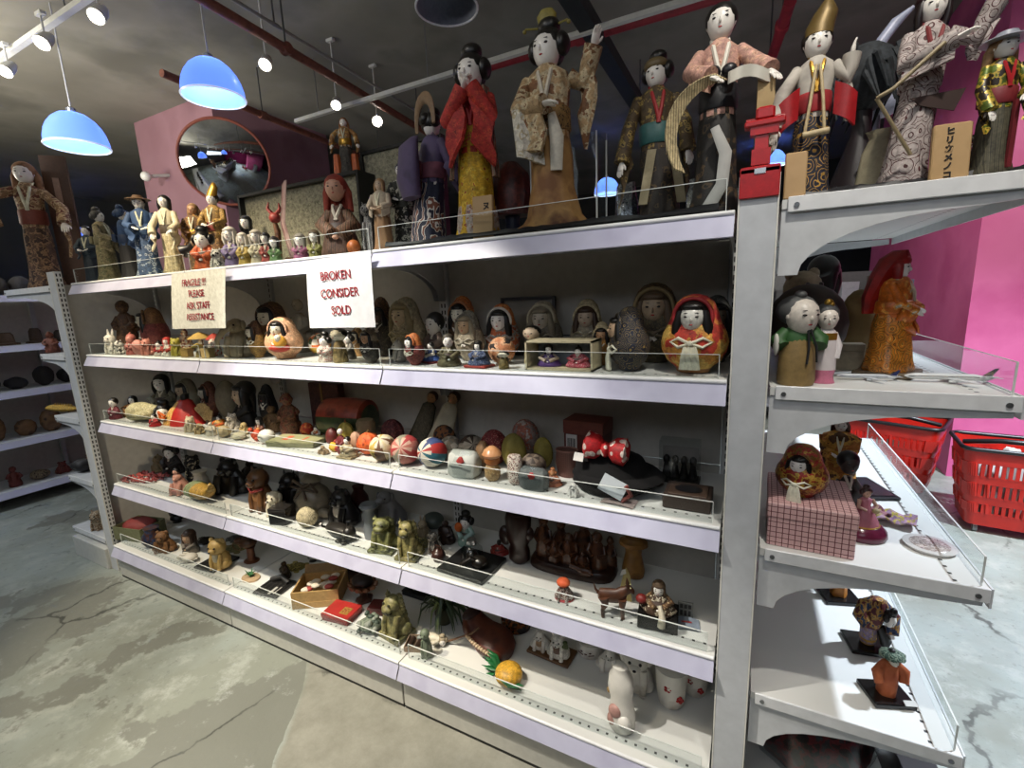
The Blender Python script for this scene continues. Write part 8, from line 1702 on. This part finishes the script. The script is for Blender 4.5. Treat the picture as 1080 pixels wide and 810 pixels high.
# third shelf of the end rack
GING = grid_mat('#cfa8a6', '#5e262e', .0125, .14)
loc, w_, d_, h = fit(848, 582, 520, 84, EZ[3]+.0015, (.02, 1), 'E3', .9, .115, True)
t = thing('gift_box', 'pink gift box with a dark red check pattern', 'box', (loc.x+.008, .135, loc.z), -.03)
MB().box((0, 0, .036), (.168, .20, .072), bev=.002).build('base', GING, t); MB().box((0, 0, .088), (.172, .204, .036), bev=.002).build('lid', GING, t)
PLACED['E3'] = [(loc.x+.008, .135, .086, .102)]
zt = EZ[3]+.0015+.106
loc, w_, d_, h = fit(846, 527, 468, 52, zt, (.0, 1), 'E3b', .8, .11, True)
egg_doll('red and gold ball shaped princess doll on the pink checked gift box', loc, w_*.95, w_*.85, h, -.35, None, robe=fab('#7a3a22', '#b5903c', '#8f2a22', 'patch', 20, .4, .3), hood=fab('#9a7434', '#b8443a', '#c9a44a', 'patch', 24, .4, .3), cord=CORD, tassel=True, skin=WHITEF, fz=.64)
erow(3, lambda label, loc, w, d, h, yaw, group, **k: kimono_doll('kimono_doll', label, 'doll', loc, h, fab('#a8682a', '#c9953f', '#5a3a1c', 'patch', 9), fab('#a8682a', '#c9953f', '#5a3a1c', 'patch', 9), GOLD, CREAMC, yaw, hair='mane', hairm=mat('#4a3626', .7), wide=2.0, sleeve=.25),
     884, 500, 438, 56, 'large doll in crumpled gold brown robes behind the checked gift box', -.1, .8, None, yfix=.38, free=True)
erow(3, seated_doll, 893, 510, 478, 28, 'small dark bronze seated figure behind the pink lady', .3, .8, None, yfix=.27, robe=mat('#2a2622', .4), skin=mat('#3a302a', .5), hair='short')
def mirror_tray(label, loc, w, d, h, yaw=0, group=None):
    t = thing('mirror_tray', label, 'tray', loc, yaw, group); MB().box((0, 0, .005), (.12, .15, .010), bev=.002).build('frame', mat('#15151a', .3), t); MB().box((0, 0, .0105), (.10, .13, .002)).build('mirror', mat('#8f9296', .08, .9), t); return t
erow(3, mirror_tray, 908, 521, 510, 40, 'black framed mirror lying flat behind the pink lady', .35, .8, None, yfix=.47, free=True)
def bell_lady(label, loc, w, d, h, yaw=0, group=None):
    t = thing('porcelain_lady', label, 'figurine', loc, yaw, group); a = w/2; MAR = mat('#5a1d33', .2)
    MB().loft([(0, 0, 0, a*.9, a*.8), (0, 0, h*.04, a*.96, a*.86), (0, 0, h*.14, a*.92, a*.82), (0, 0, h*.24, a*.7, a*.62), (0, 0, h*.26, a*.6, a*.55)], 26).build('base', MAR, t)
    mb = MB(); mb.loft([(0, 0, h*.25, a*.60, a*.56), (0, 0, h*.35, a*.54, a*.5), (0, 0, h*.55, a*.3, a*.28), (0, 0, h*.64, a*.2, a*.18), (0, 0, h*.74, a*.26, a*.2), (0, 0, h*.79, a*.1, a*.1)], 22, fold=(8, .03)); mb.build('pink_dress', mat('#b5707c', .35), t)
    MB().loft([(0, 0, h*.245, a*.63, a*.59), (0, 0, h*.27, a*.63, a*.59)], 22).build('gold_hem', GOLD, t); mb = MB()
    for s_ in (-1, 1): mb.tube([(s_*a*.26, 0, h*.74), (s_*a*.4, -a*.15, h*.62), (s_*a*.15, -a*.35, h*.58)], [a*.09, a*.08, a*.06], 8)
    mb.build('arms', mat('#c9a08a', .4), t); head_mb((0, 0, h*.87), h*.075).build('head', [mat('#c9a08a', .4), EYE, LIP], t); hair_mb((0, 0, h*.87), h*.075, 'bun').build('hair', mat('#3a1f1c', .4), t); MB().ell((a*.2, -a*.4, h*.58), (a*.16, a*.14, h*.05)).build('flowers', mat('#a8946a', .6), t); return t
erow(3, bell_lady, 912, 581, 513, 46, 'porcelain lady in a pink bell dress on a glossy maroon base', .4, .8, None, yfix=.165, free=True)
def folded_cloth(label, loc, w, d, h, yaw=0, group=None, col=None):
    t = thing('folded_cloth', label, 'cloth', loc, yaw, group); G = [[((a/6-.5)*w, (b/5-.5)*d, .005+h*.7*abs(math.sin(a*.9+b*.6))) for a in range(7)] for b in range(6)]; MB().sheet(G, .004).build('cloth', col, t); return t
erow(3, folded_cloth, 921, 545, 536, 22, 'dusty pink folded cloth behind the porcelain lady', .3, 1.0, None, yfix=.29, free=True, col=mat('#a06a74', .7))
erow(3, folded_cloth, 944, 558, 543, 34, 'lilac and yellow leaf shaped sachet in clear wrap', -.3, .8, None, yfix=.27, free=True, col=fab('#9a7a94', '#b5a45a', '#a88aa0', 'patch', 14, .25))
q = at(980, 577, 2, EZ[3]+.0015)
t = thing('glass_coaster', 'round clear glass coaster near the front of the third end shelf', 'coaster', tuple(q)); MB().loft([(0, 0, 0, .044, .044), (0, 0, .007, .048, .048), (0, 0, .008, .044, .044)], 32).build('rim', mat('#c9c6c2', .15), t); MB().loft([(0, 0, .0082, .036, .036), (0, 0, .0092, .034, .034)], 32).build('printed_centre', fab('#a89a94', '#c4bab4', '#8f807a', 'patch', 40, .2), t)
# fourth shelf of the end rack
def based_doll(label, px, rz, bsize, doll):
    q = at(px[0], px[1], 2, EZ[4]+.0015); t = thing('kimono_doll', label, 'doll', tuple(q), rz); MB().box((0, 0, .006), (bsize, bsize*.85, .012), bev=.002).build('base', BLACKLAC, t); doll(t, q)
    for c in t.children:
        if c.name[:4] not in ('base', 'name'): c.scale = (.66, .66, 1)
    return t
def d1(t, q):
    h = solve_h(q.x, q.y, q.z+.012, 622); RB = fab('#5a1d24', '#a8803c', '#2a3a5a', 'patch', 18)
    MB().loft([(0, 0, .012, .022, .022), (0, 0, .02, .028, .028), (0, 0, h*.4, .030, .028), (0, 0, h*.55, .034, .03)], 18).build('skirt', fab('#8a7a94', '#c4a44a', '#4a3a5a', 'flower', 50), t)
    MB().loft([(0, 0, .013, .024, .024), (0, 0, .03, .03, .03)], 18).build('yellow_hem', mat('#b58a2a', .5), t)
    mb = MB(); mb.loft([(0, 0, h*.42, .04, .034), (.0, -.005, h*.62, .05, .04), (.005, -.01, h*.85, .045, .036), (.01, -.02, h*.98, .02, .02)], 18, fold=(5, .08)); mb.tube([(.03, -.01, h*.85), (.065, -.03, h*.65), (.06, -.05, h*.42)], [.02, .026, .02], 10); mb.tube([(-.03, -.01, h*.85), (-.05, -.03, h*.68), (-.03, -.05, h*.55)], [.02, .026, .02], 10); mb.build('robe', RB, t)
    head_mb((.045, -.055, h*.70), .018, .6, .6).build('head', [WHITEF, EYE, LIP], t); hair_mb((.045, -.05, h*.70), .018, 'bun', .6, .6).build('hair', HAIR, t)
    MB().tube([(.03, -.02, h*.45), (.05, -.03, h*.2), (.045, -.03, .02)], [.016, .02, .016], 8).build('black_sash', BLK, t); MB().tube([(.065, -.03, h*.42), (.07, -.035, h*.3)], [.01, .008], 8).build('hand', WHITEF, t)
based_doll('doll in a dark red patterned robe bowing forward on a black base', (914, 681), .2, .10, d1)
def d2(t, q):
    h = solve_h(q.x, q.y, q.z+.012, 680)
    MB().loft([(0, 0, .012, .030, .028), (0, 0, h*.25, .032, .028), (0, 0, h*.5, .034, .028), (0, 0, h*.72, .026, .022), (0, 0, h*.78, .012, .012)], 18, fold=(5, .06)).build('robe', fab('#a8522a', '#b8643a', '#94441f', 'mottle', 20), t)
    mb = MB()
    for s_ in (-1, 1): mb.tube([(s_*.02, 0, h*.70), (s_*.045, -.01, h*.55), (s_*.04, -.02, h*.38)], [.012, .018, .015], 9)
    mb.build('sleeves', fab('#a8522a', '#b8643a', '#94441f', 'mottle', 20), t); head_mb((.005, -.008, h*.82), .017, .4).build('head', [FACE, EYE, LIP], t); hair_mb((.005, -.005, h*.82), .017, 'short', .4).build('hair', HAIR, t)
    MB().loft([(.005, 0, h*.87, .042, .036), (.005, 0, h*.90, .04, .034), (.008, 0, h*.97, .018, .016), (.008, 0, h, .004, .004)], 16, fold=(6, .08)).build('green_hat', fab('#3f5a4c', '#8a9a84', '#2c4238', 'patch', 30), t)
    o = MB().box((0, 0, 0), (.026, .002, .012)).build('name_card', mat('#b5b5b0', .5), t); o.location = (.03, -.035, .016); o.rotation_euler = (-1.1, 0, 0)
based_doll('doll in an orange robe with a green hat on a black base', (934, 734), .35, .09, d2)
def d0(t, q):
    h = .10; MB().loft([(0, 0, .012, .035, .03), (0, 0, h*.5, .03, .028), (0, 0, h*.8, .02, .018)], 14, fold=(5, .1)).build('robe', mat('#b5701c', .5), t); head_mb((0, 0, h*.95), .018).build('head', [FACE, EYE, LIP], t); hair_mb((0, 0, h*.95), .018, 'bun').build('hair', HAIR, t)
based_doll('small amber robed doll on a black base, half hidden under the third end shelf', (884, 630), .3, .10, d0)
# dark bag and boxes under the fourth shelf
q = at(880, 800, 2, EZ[5]+.002)
t = thing('plastic_bag', 'clear bag full of dark wrapped goods on the bottom of the end rack', 'bag', (3.24, .22, EZ[5]+.002)); mb = MB(); mb.loft([(0, 0, 0, .12, .12), (0, 0, .05, .14, .14), (0, 0, .15, .12, .12), (0, 0, .21, .06, .06)], 24, fold=(7, .08)); mb.jitter(.012, 3); mb.build('dark_contents', fab('#2a2422', '#6a2a2c', '#3a3a3c', 'patch', 12, .3), t)
MB().loft([(0, 0, 0, .13, .13), (0, 0, .06, .15, .15), (0, 0, .17, .13, .13), (0, 0, .245, .04, .04), (0, 0, .26, .06, .06)], 24, fold=(7, .06)).build('clear_wrapper', PLASTIC, t)
box_thing('black cardboard box beside the clear bag on the bottom of the end rack', Vector((3.452, .20, EZ[5]+.002)), .08, .2, .12, .1, None, col=mat('#1a1a1c', .4))

# ================================================================== red shopping baskets by the pink column
def basket(label, loc, w, d, h, rz, full=False):
    t = thing('shopping_basket', label, 'basket', loc, rz); RP = fab('#ab1c14', '#b82218', '#9b1711', 'mottle', 5, .35); BKP = mat('#17171a', .4); z0 = .05
    mb = MB(); k = .80
    def ring(s_, z): 
        hx, hy, r = w/2*s_, d/2*s_, .05*s_; pts = []
        for cx, cy, a0 in ((hx-r, -hy+r, -PI/2), (hx-r, hy-r, 0), (-hx+r, hy-r, PI/2), (-hx+r, -hy+r, PI)):
            for q in range(5): a = a0+q*PI/8; pts.append((cx+r*math.cos(a), cy+r*math.sin(a), z))
        return pts
    sc = lambda z: k+(1-k)*(z-z0)/(h-z0)
    # solid bands with slotted band between, double walled
    def band(za, zb): mb.rings([ring(sc(za), za), ring(sc(zb), zb), ring(sc(zb)-.02, zb), ring(sc(za)-.02, za), ring(sc(za), za)], cap=False)
    mb.rings([ring(k-.03, z0), ring(k, z0+.003), ring(k, z0+.008), ring(k-.03, z0+.012)]); band(z0, z0+.16*h); band(h*.36, h*.46); band(h*.60, h*.70); band(h*.84, h)
    for za, zb in ((z0+.16*h, h*.36), (h*.46, h*.60), (h*.70, h*.84)):
        n = 46; A = ring(sc(za)-.01, za-.004); B = ring(sc(zb)-.01, zb+.004); Lc = len(A)
        for i in range(n):
            f_ = i/n*Lc; a, b = int(f_) % Lc, (int(f_)+1) % Lc; q = f_-int(f_); pa = Vector(A[a]).lerp(Vector(A[b]), q); pb = Vector(B[a]).lerp(Vector(B[b]), q); mb.tube([pa, pb], .009, 5)
    # long sides carry straight runs, so add bars there
    for s_ in (-1, 1):
        for za, zb in ((z0+.16*h, h*.36), (h*.46, h*.60), (h*.70, h*.84)):
            for i in range(13):
                x = (i/12-.5)*(w-.12)*.86; mb.box((x, s_*(d/2*sc((za+zb)/2)-.005), (za+zb)/2), (.016, .01, zb-za+.012))
            for i in range(8):
                y = (i/7-.5)*(d-.12)*.86; mb.box((s_*(w/2*sc((za+zb)/2)-.005), y, (za+zb)/2), (.01, .016, zb-za+.012))
    mb.build('basket_body', RP, t)
    MB().tube([Vector(p)+Vector((0, 0, h-p[2]+.004)) for p in ring(1.02, h)], .012, 8, closed=True).build('rim', BKP, t)
    MB().tube([(-w*.46, -d*.1, h+.005), (-w*.2, -d*.35, h+.05), (w*.2, -d*.35, h+.05), (w*.46, -d*.1, h+.005)], .014, 9).build('handle', BKP, t)
    for sx in (-1, 1):
        for sy in (-1, 1): MB().tube([(sx*w*.3-.01, sy*d*.3, .022), (sx*w*.3+.01, sy*d*.3, .022)], .022, 12).box((sx*w*.3, sy*d*.3, .042), (.02, .03, .02)).build('caster', mat('#8a8c90', .4), t)
    if full:
        pass
    return t
bq = at(1050, 574, 2, 0)
basket('red plastic shopping basket filled with white bags, by the pink column', (bq.x+.12, bq.y+.24, 0), .50, .36, .50, -.12, True)
basket('empty red plastic shopping basket left of the filled one', (bq.x-.33, bq.y+.72, 0), .54, .38, .50, -.40)
rnd = random.Random(5)
for k in range(6):
    t = thing('plastic_bag', ['crumpled white plastic bag at the left of the filled basket', 'crumpled white plastic bag at the front of the filled basket', 'crumpled clear bag poking highest out of the filled basket', 'crumpled white bag at the right of the filled basket', 'crumpled grey white bag at the back of the filled basket', 'folded white bag at the middle of the filled basket'][k], 'bag', (bq.x+.12+.115*(k % 3-1), bq.y+.24+.06*(2*(k//3)-1), .075), 0, 'bags in the filled basket')
    mb = MB(); H_ = .35+.04*(k % 3); mb.loft([(0, 0, 0, .035, .035), (0, 0, H_*.5, .042, .042), (0, 0, H_*.85, .05, .05), (0, 0, H_, .03, .02)], 18, fold=(6, .1)); mb.jitter(.006, k+2); mb.build('bag', mat('#c9c9c6', .3) if k != 2 else fab('#b9bcbc', '#d0d2d2', '#8f9494', 'patch', 20, .15), t)

# ================================================================== left end rack goods
def lrow(T, fn, u, vb, vt, wpx, label, yaw=.8, df=.8, y=.05, **kw):
    loc, w_, d_, h = fit(u, vb, vt, wpx, LZ[T]+.0015, (-.03, 1), 'L%d' % T, df, y, True); return fn(label, loc, w_, d_, h, yaw, None, **kw)
lrow(2, carved, 54, 375, 350, 13, 'reddish brown carved figure on the second shelf of the left end rack', col=fab('#6a3a2c', '#8a5240', '#4a2820', 'mottle', 30), seed=8)
def croc(label, loc, w, d, h, yaw=0, group=None):
    t = thing('dragon_craft', label, 'ornament', loc, yaw, group); mb = MB(); c = fab('#b58a1e', '#2e2a1a', '#c9a23a', 'stripe', 40)
    mb.rings([[(x*w, d*.4*r*math.cos(2*PI*k/12), max(0, h*.4+h*.38*r*math.sin(2*PI*k/12))) for k in range(12)] for x, r in [(-.5, .3), (-.42, .8), (-.3, .7), (-.2, .9), (.1, 1), (.35, .6), (.5, .15)]]); mb.build('body', c, t); m2 = MB()
    for k in range(7): m2.loft([((-.25+.1*k)*w, 0, h*.7, w*.035, d*.05), ((-.25+.1*k)*w, 0, h*1.0, .001, .001)], 6)
    m2.build('spines', mat('#8a6a1a', .6), t); return t
lrow(3, croc, 66, 443, 425, 44, 'yellow and black striped dragon craft on the third shelf of the left end rack', .15, .4, .05)
lrow(4, ball_thing, 88, 505, 484, 20, 'black cloth pouch on the fourth shelf of the left end rack', col=mat('#1d1b1c', .6), lobes=4, name='cloth_pouch', cat='pouch')
lrow(5, animal_sit, 103, 556, 538, 14, 'small brown and white owl figurine on the base of the left end rack', .5, .9, .03, col=fab('#8a6a48', '#c9bca4', '#6a4e34', 'patch', 40), ear='point', tail=False)
# tall lion dancer on top of the left end rack
loc, w_, d_, h = fit(36, 300, 166, 48, LZ[1]+.0015, (-.03, 1), 'L1', .8, .12, True)
t = kimono_doll('lion_dancer_doll', 'tall lion dancer doll with brown mane and fans on the left end rack', 'doll', loc, h, fab('#8a6a4a', '#b59a78', '#6a3a2a', 'patch', 14), fab('#5a4030', '#8a6a4c', '#3e2a20', 'patch', 12), mat('#7a3a2c', .6), CREAMC, .9, hair='mane', hairm=fab('#7a5236', '#946a48', '#5a3a26', 'mottle', 18), arms=[((-.2, -.06, .7), (-.26, -.1, .86)), ((.2, -.04, .62), (.22, -.12, .5))], sleeve=.25, wide=.95)
MB().sheet([[((-.26+.13*math.sin(k/8*1.8-.9))*h, -.12*h+.004*(-1)**k, (.86+r*.16*math.cos(k/8*1.8-.9))*h) for k in range(9)] for r in (.3, 1)], .003).build('fan', mat('#a8988a', .6), t)
loc, w_, d_, h = fit(50, 300, 172, 14, LZ[1]+.0015, (-.03, 1), 'L1', .3, .26, True); loc.x = -.62
t = thing('wooden_board', 'brown upright board behind the lion dancer on the left end rack', 'board', loc, .8); MB().box((0, 0, h/2), (.12, .02, h)).build('board', mat('#5a4030', .6), t); MB().box((0, -.011, h*.75), (.03, .004, h*.18)).build('paper_slip', mat('#a88a78', .6), t)

# ================================================================== rack across the aisle at the far left
t = thing('rack_frame', 'dim shelving unit across the aisle at the left edge of the photo', 'shelving frame', (-2.35, .55, 0)); MB().box((0, 0, .82), (.02, 2.2, 1.62)).build('back_panel', PANEL, t)
for y in (-1.1, 0, 1.1): MB().box((.02, y, .83), (.05, .03, 1.66)).build('upright', STEELD, t)
RZ = [.137, .51, .885, 1.228, 1.60]
for i, z in enumerate(RZ):
    s = thing('shelf', '%s shelf of the dim unit across the aisle at the left' % ['lowest', 'second lowest', 'middle', 'second highest', 'highest'][i], 'shelf', (-1.90, .55, z), group='shelves of the dim unit')
    MB().box((-.20, 0, -.004), (.40, 2.18, .016)).build('deck', STEEL, s); MB().prism([(0.0, .002), (.020, -.045), (.016, -.047), (-.004, -.003)], 1, -1.09, 1.09).build('price_rail', RAIL, s)
kinds = [('hat', ['#4a3a2c', '#5a4636', '#2e2622', '#3e3028']), ('cloth_bundle', ['#1e1d20', '#2a292c', '#3a3430', '#26221f']), ('wooden_mask', ['#4a3424', '#5c4028', '#3a281c', '#6a4c30']), ('ornament', ['#5a4a3a', '#7a6450', '#3a2c26', '#8a7a64', '#6a2c26'])]
where = ['nearest its end', 'second from its end', 'third from its end', 'fourth from its end', 'fifth from its end', 'sixth from its end']
rowname = {0: 'lowest', 1: 'second lowest', 2: 'middle', 3: 'second highest', 4: 'highest'}
rnd = random.Random(12)
for i in range(5):
    z = RZ[i]+.0045; n = 6
    for k in range(n):
        y = .92-k*.16+rnd.uniform(-.02, .02); x = -2.03+rnd.uniform(-.03, .03); kd = [3, 2, 1, 0, 1][i]; c = rnd.choice(kinds[kd][1]); lab_end = 'on the dim unit, %s shelf, %s' % (rowname[i], where[k])
        P_ = Vector((x, y, z)); w_ = rnd.uniform(.11, .14); hh = rnd.uniform(.09, .16)
        if kd == 3:
            if k % 3 == 0: animal_sit('brown shell animal '+lab_end, P_, w_*.8, w_*.7, hh, 1.4, None, col=mat(c, .5), ear='round', tail=False)
            elif k % 3 == 1: ball_thing('round brown ornament '+lab_end, P_, w_*.9, w_*.9, hh*.8, 0, None, col=fab(c, '#8a7a64', '#2c221c', 'patch', 24), lobes=5)
            else: carved('small brown carved figure '+lab_end, P_, w_*.7, w_*.6, hh, 1.4, None, col=mat(c, .5), seed=k+3)
        elif kd == 2:
            vase_thing('brown wooden carved mask '+lab_end, P_, w_, w_*.6, hh*1.3, 1.5, None, col=fab(c, '#7a5a3a', '#2a1c14', 'mottle', 18, .5), prof=[(.4, 0), (.7, .1), (1, .4), (.95, .7), (.6, .95), (.2, 1)], name='wooden_mask', cat='mask')
        elif kd == 1:
            ball_thing('dark cloth bundle '+lab_end, P_, w_, w_*.9, hh, rnd.uniform(0, 3), None, col=mat(c, .8), name='cloth_bundle', cat='bundle', lobes=4, jit=.006)
        else:
            t = thing('felt_hat', 'brown felt hat '+lab_end, 'hat', P_, 0); MB().loft([(0, 0, 0, w_*.52, w_*.52), (0, 0, .012, w_*.54, w_*.54), (0, 0, .02, w_*.34, w_*.34)], 20).build('brim', mat(c, .8), t); MB().loft([(0, 0, .014, w_*.34, w_*.34), (0, 0, hh*.6, w_*.33, w_*.3), (0, 0, hh*.75, w_*.2, w_*.2)], 20).build('crown', mat(c, .8), t)
# distant racks behind
def far_rack(label, x, y, rz, L_, n, H_, seed, labels):
    t = thing('rack_frame', label, 'shelving frame', (x, y, 0), rz); MB().box((0, .2, H_/2), (L_, .02, H_)).build('back_panel', mat('#6a6c6e', .6), t)
    for k in range(n): MB().box((0, 0, .2+k*(H_-.2)/n), (L_, .4, .03)).build('shelf_board', mat('#9a9da6', .5), t)
    for s_ in (-1, 1): MB().box((s_*L_/2, .1, H_/2), (.04, .3, H_)).build('upright', mat('#8a8d90', .5), t)
    return t
far_rack('distant shelving unit seen under the top shelf of the right end rack', 3.95, 4.6, .1, 1.5, 4, 1.55, 1, None)
for k, (dx, c) in enumerate([(-.5, '#8a8f98'), (-.28, '#4a4c54'), (-.05, '#a3a8b0'), (.2, '#6a5a54'), (.45, '#8a94a8')]):
    z = .2+3*(1.35)/4+.0155; box_thing('small box on the distant unit, %s of its row' % ['first', 'second', 'third', 'fourth', 'last'][k], Vector((3.95+dx, 4.55+dx*.1, z)), .14, .2, .22+.05*(k % 2), .1, 'boxes on the distant unit', col=mat(c, .5))
far_rack('distant shelving unit behind the left end of the top shelf dolls', -4.6, 2.6, .9, 2.6, 4, 1.75, 2, None)

# ================================================================== settle: nudge touching shelf goods apart
from mathutils.bvhtree import BVHTree
bpy.context.view_layer.update()
def geom(o):
    V, Fc = [], []
    for q in [o]+list(o.children_recursive):
        if q.type != 'MESH': continue
        b = len(V); mw = q.matrix_world; V += [mw @ x.co for x in q.data.vertices]; Fc += [tuple(b+i for i in f_.vertices) for f_ in q.data.polygons]
    return V, Fc
def settle(items, ymin, ymax, iters=14):
    D = []
    for o in items:
        V, Fc = geom(o)
        if V: D.append([o, V, Fc, None, Vector((0, 0, 0)), 1.0])
    def upd(d):
        b0 = d[0].location; V = [b0+(v-b0)*d[5]+d[4] for v in d[1]]
        d[3] = (BVHTree.FromPolygons(V, d[2]), [min(v[i] for v in V) for i in range(3)], [max(v[i] for v in V) for i in range(3)])
    for d in D: upd(d)
    for it in range(iters):
        moved = set()
        for i, d in enumerate(D):
            dy = max(0, ymin-d[3][1][1]) or min(0, ymax-d[3][2][1])
            if abs(dy) > .0005: d[4].y += dy; moved.add(i)
        for i in range(len(D)):
            for j in range(i+1, len(D)):
                a, b = D[i][3], D[j][3]
                if any(a[1][k] > b[2][k] or b[1][k] > a[2][k] for k in range(3)): continue
                vol = 1.0
                for k in range(3): vol *= min(a[2][k], b[2][k])-max(a[1][k], b[1][k])
                if vol < 4e-5 or not a[0].overlap(b[0]): continue
                g = (D[j][0].location+D[j][4])-(D[i][0].location+D[i][4]); g.z = 0; g.x *= .6
                if g.length < 1e-4: g = Vector((.3, 1, 0))
                g.normalize(); va, vb_ = [(q[2][0]-q[1][0])*(q[2][1]-q[1][1])*(q[2][2]-q[1][2]) for q in (a, b)]; wi = vb_/(va+vb_); s_ = .007
                D[i][4] -= g*s_*wi; D[j][4] += g*s_*(1-wi)
                if it >= 2: D[i if wi > .5 else j][5] *= .975
                moved |= {i, j}
        if not moved: break
        for i in moved: upd(D[i])
    for d in D:
        d[0].location += d[4]
        if d[5] < 1: d[0].scale = tuple(x*d[5] for x in d[0].scale)
tops = [o for o in COL.objects if o.parent is None and 'label' in o]
SKIP = {'court dolls in the cream box'}
for T in (2, 3, 4, 5):
    its = [o for o in tops if abs(o.location.z-SURF[T]) < .004+(.08 if o.name.startswith('temari') else 0) and -.1 < o.location.x < 3.1 and -.1 < o.location.y < .36 and o.get('group') not in SKIP and not o.name.startswith(('shelf', 'display_box'))]
    settle(its, -.024 if T == 5 else .0165, .342)
its = [o for o in tops if abs(o.location.z-SURF[1]) < .004 and -.1 < o.location.x < 2.98 and o.location.y < .9 and not o.name.startswith(('shelf', 'framed', 'display'))]
settle(its, .016, .9, 8)
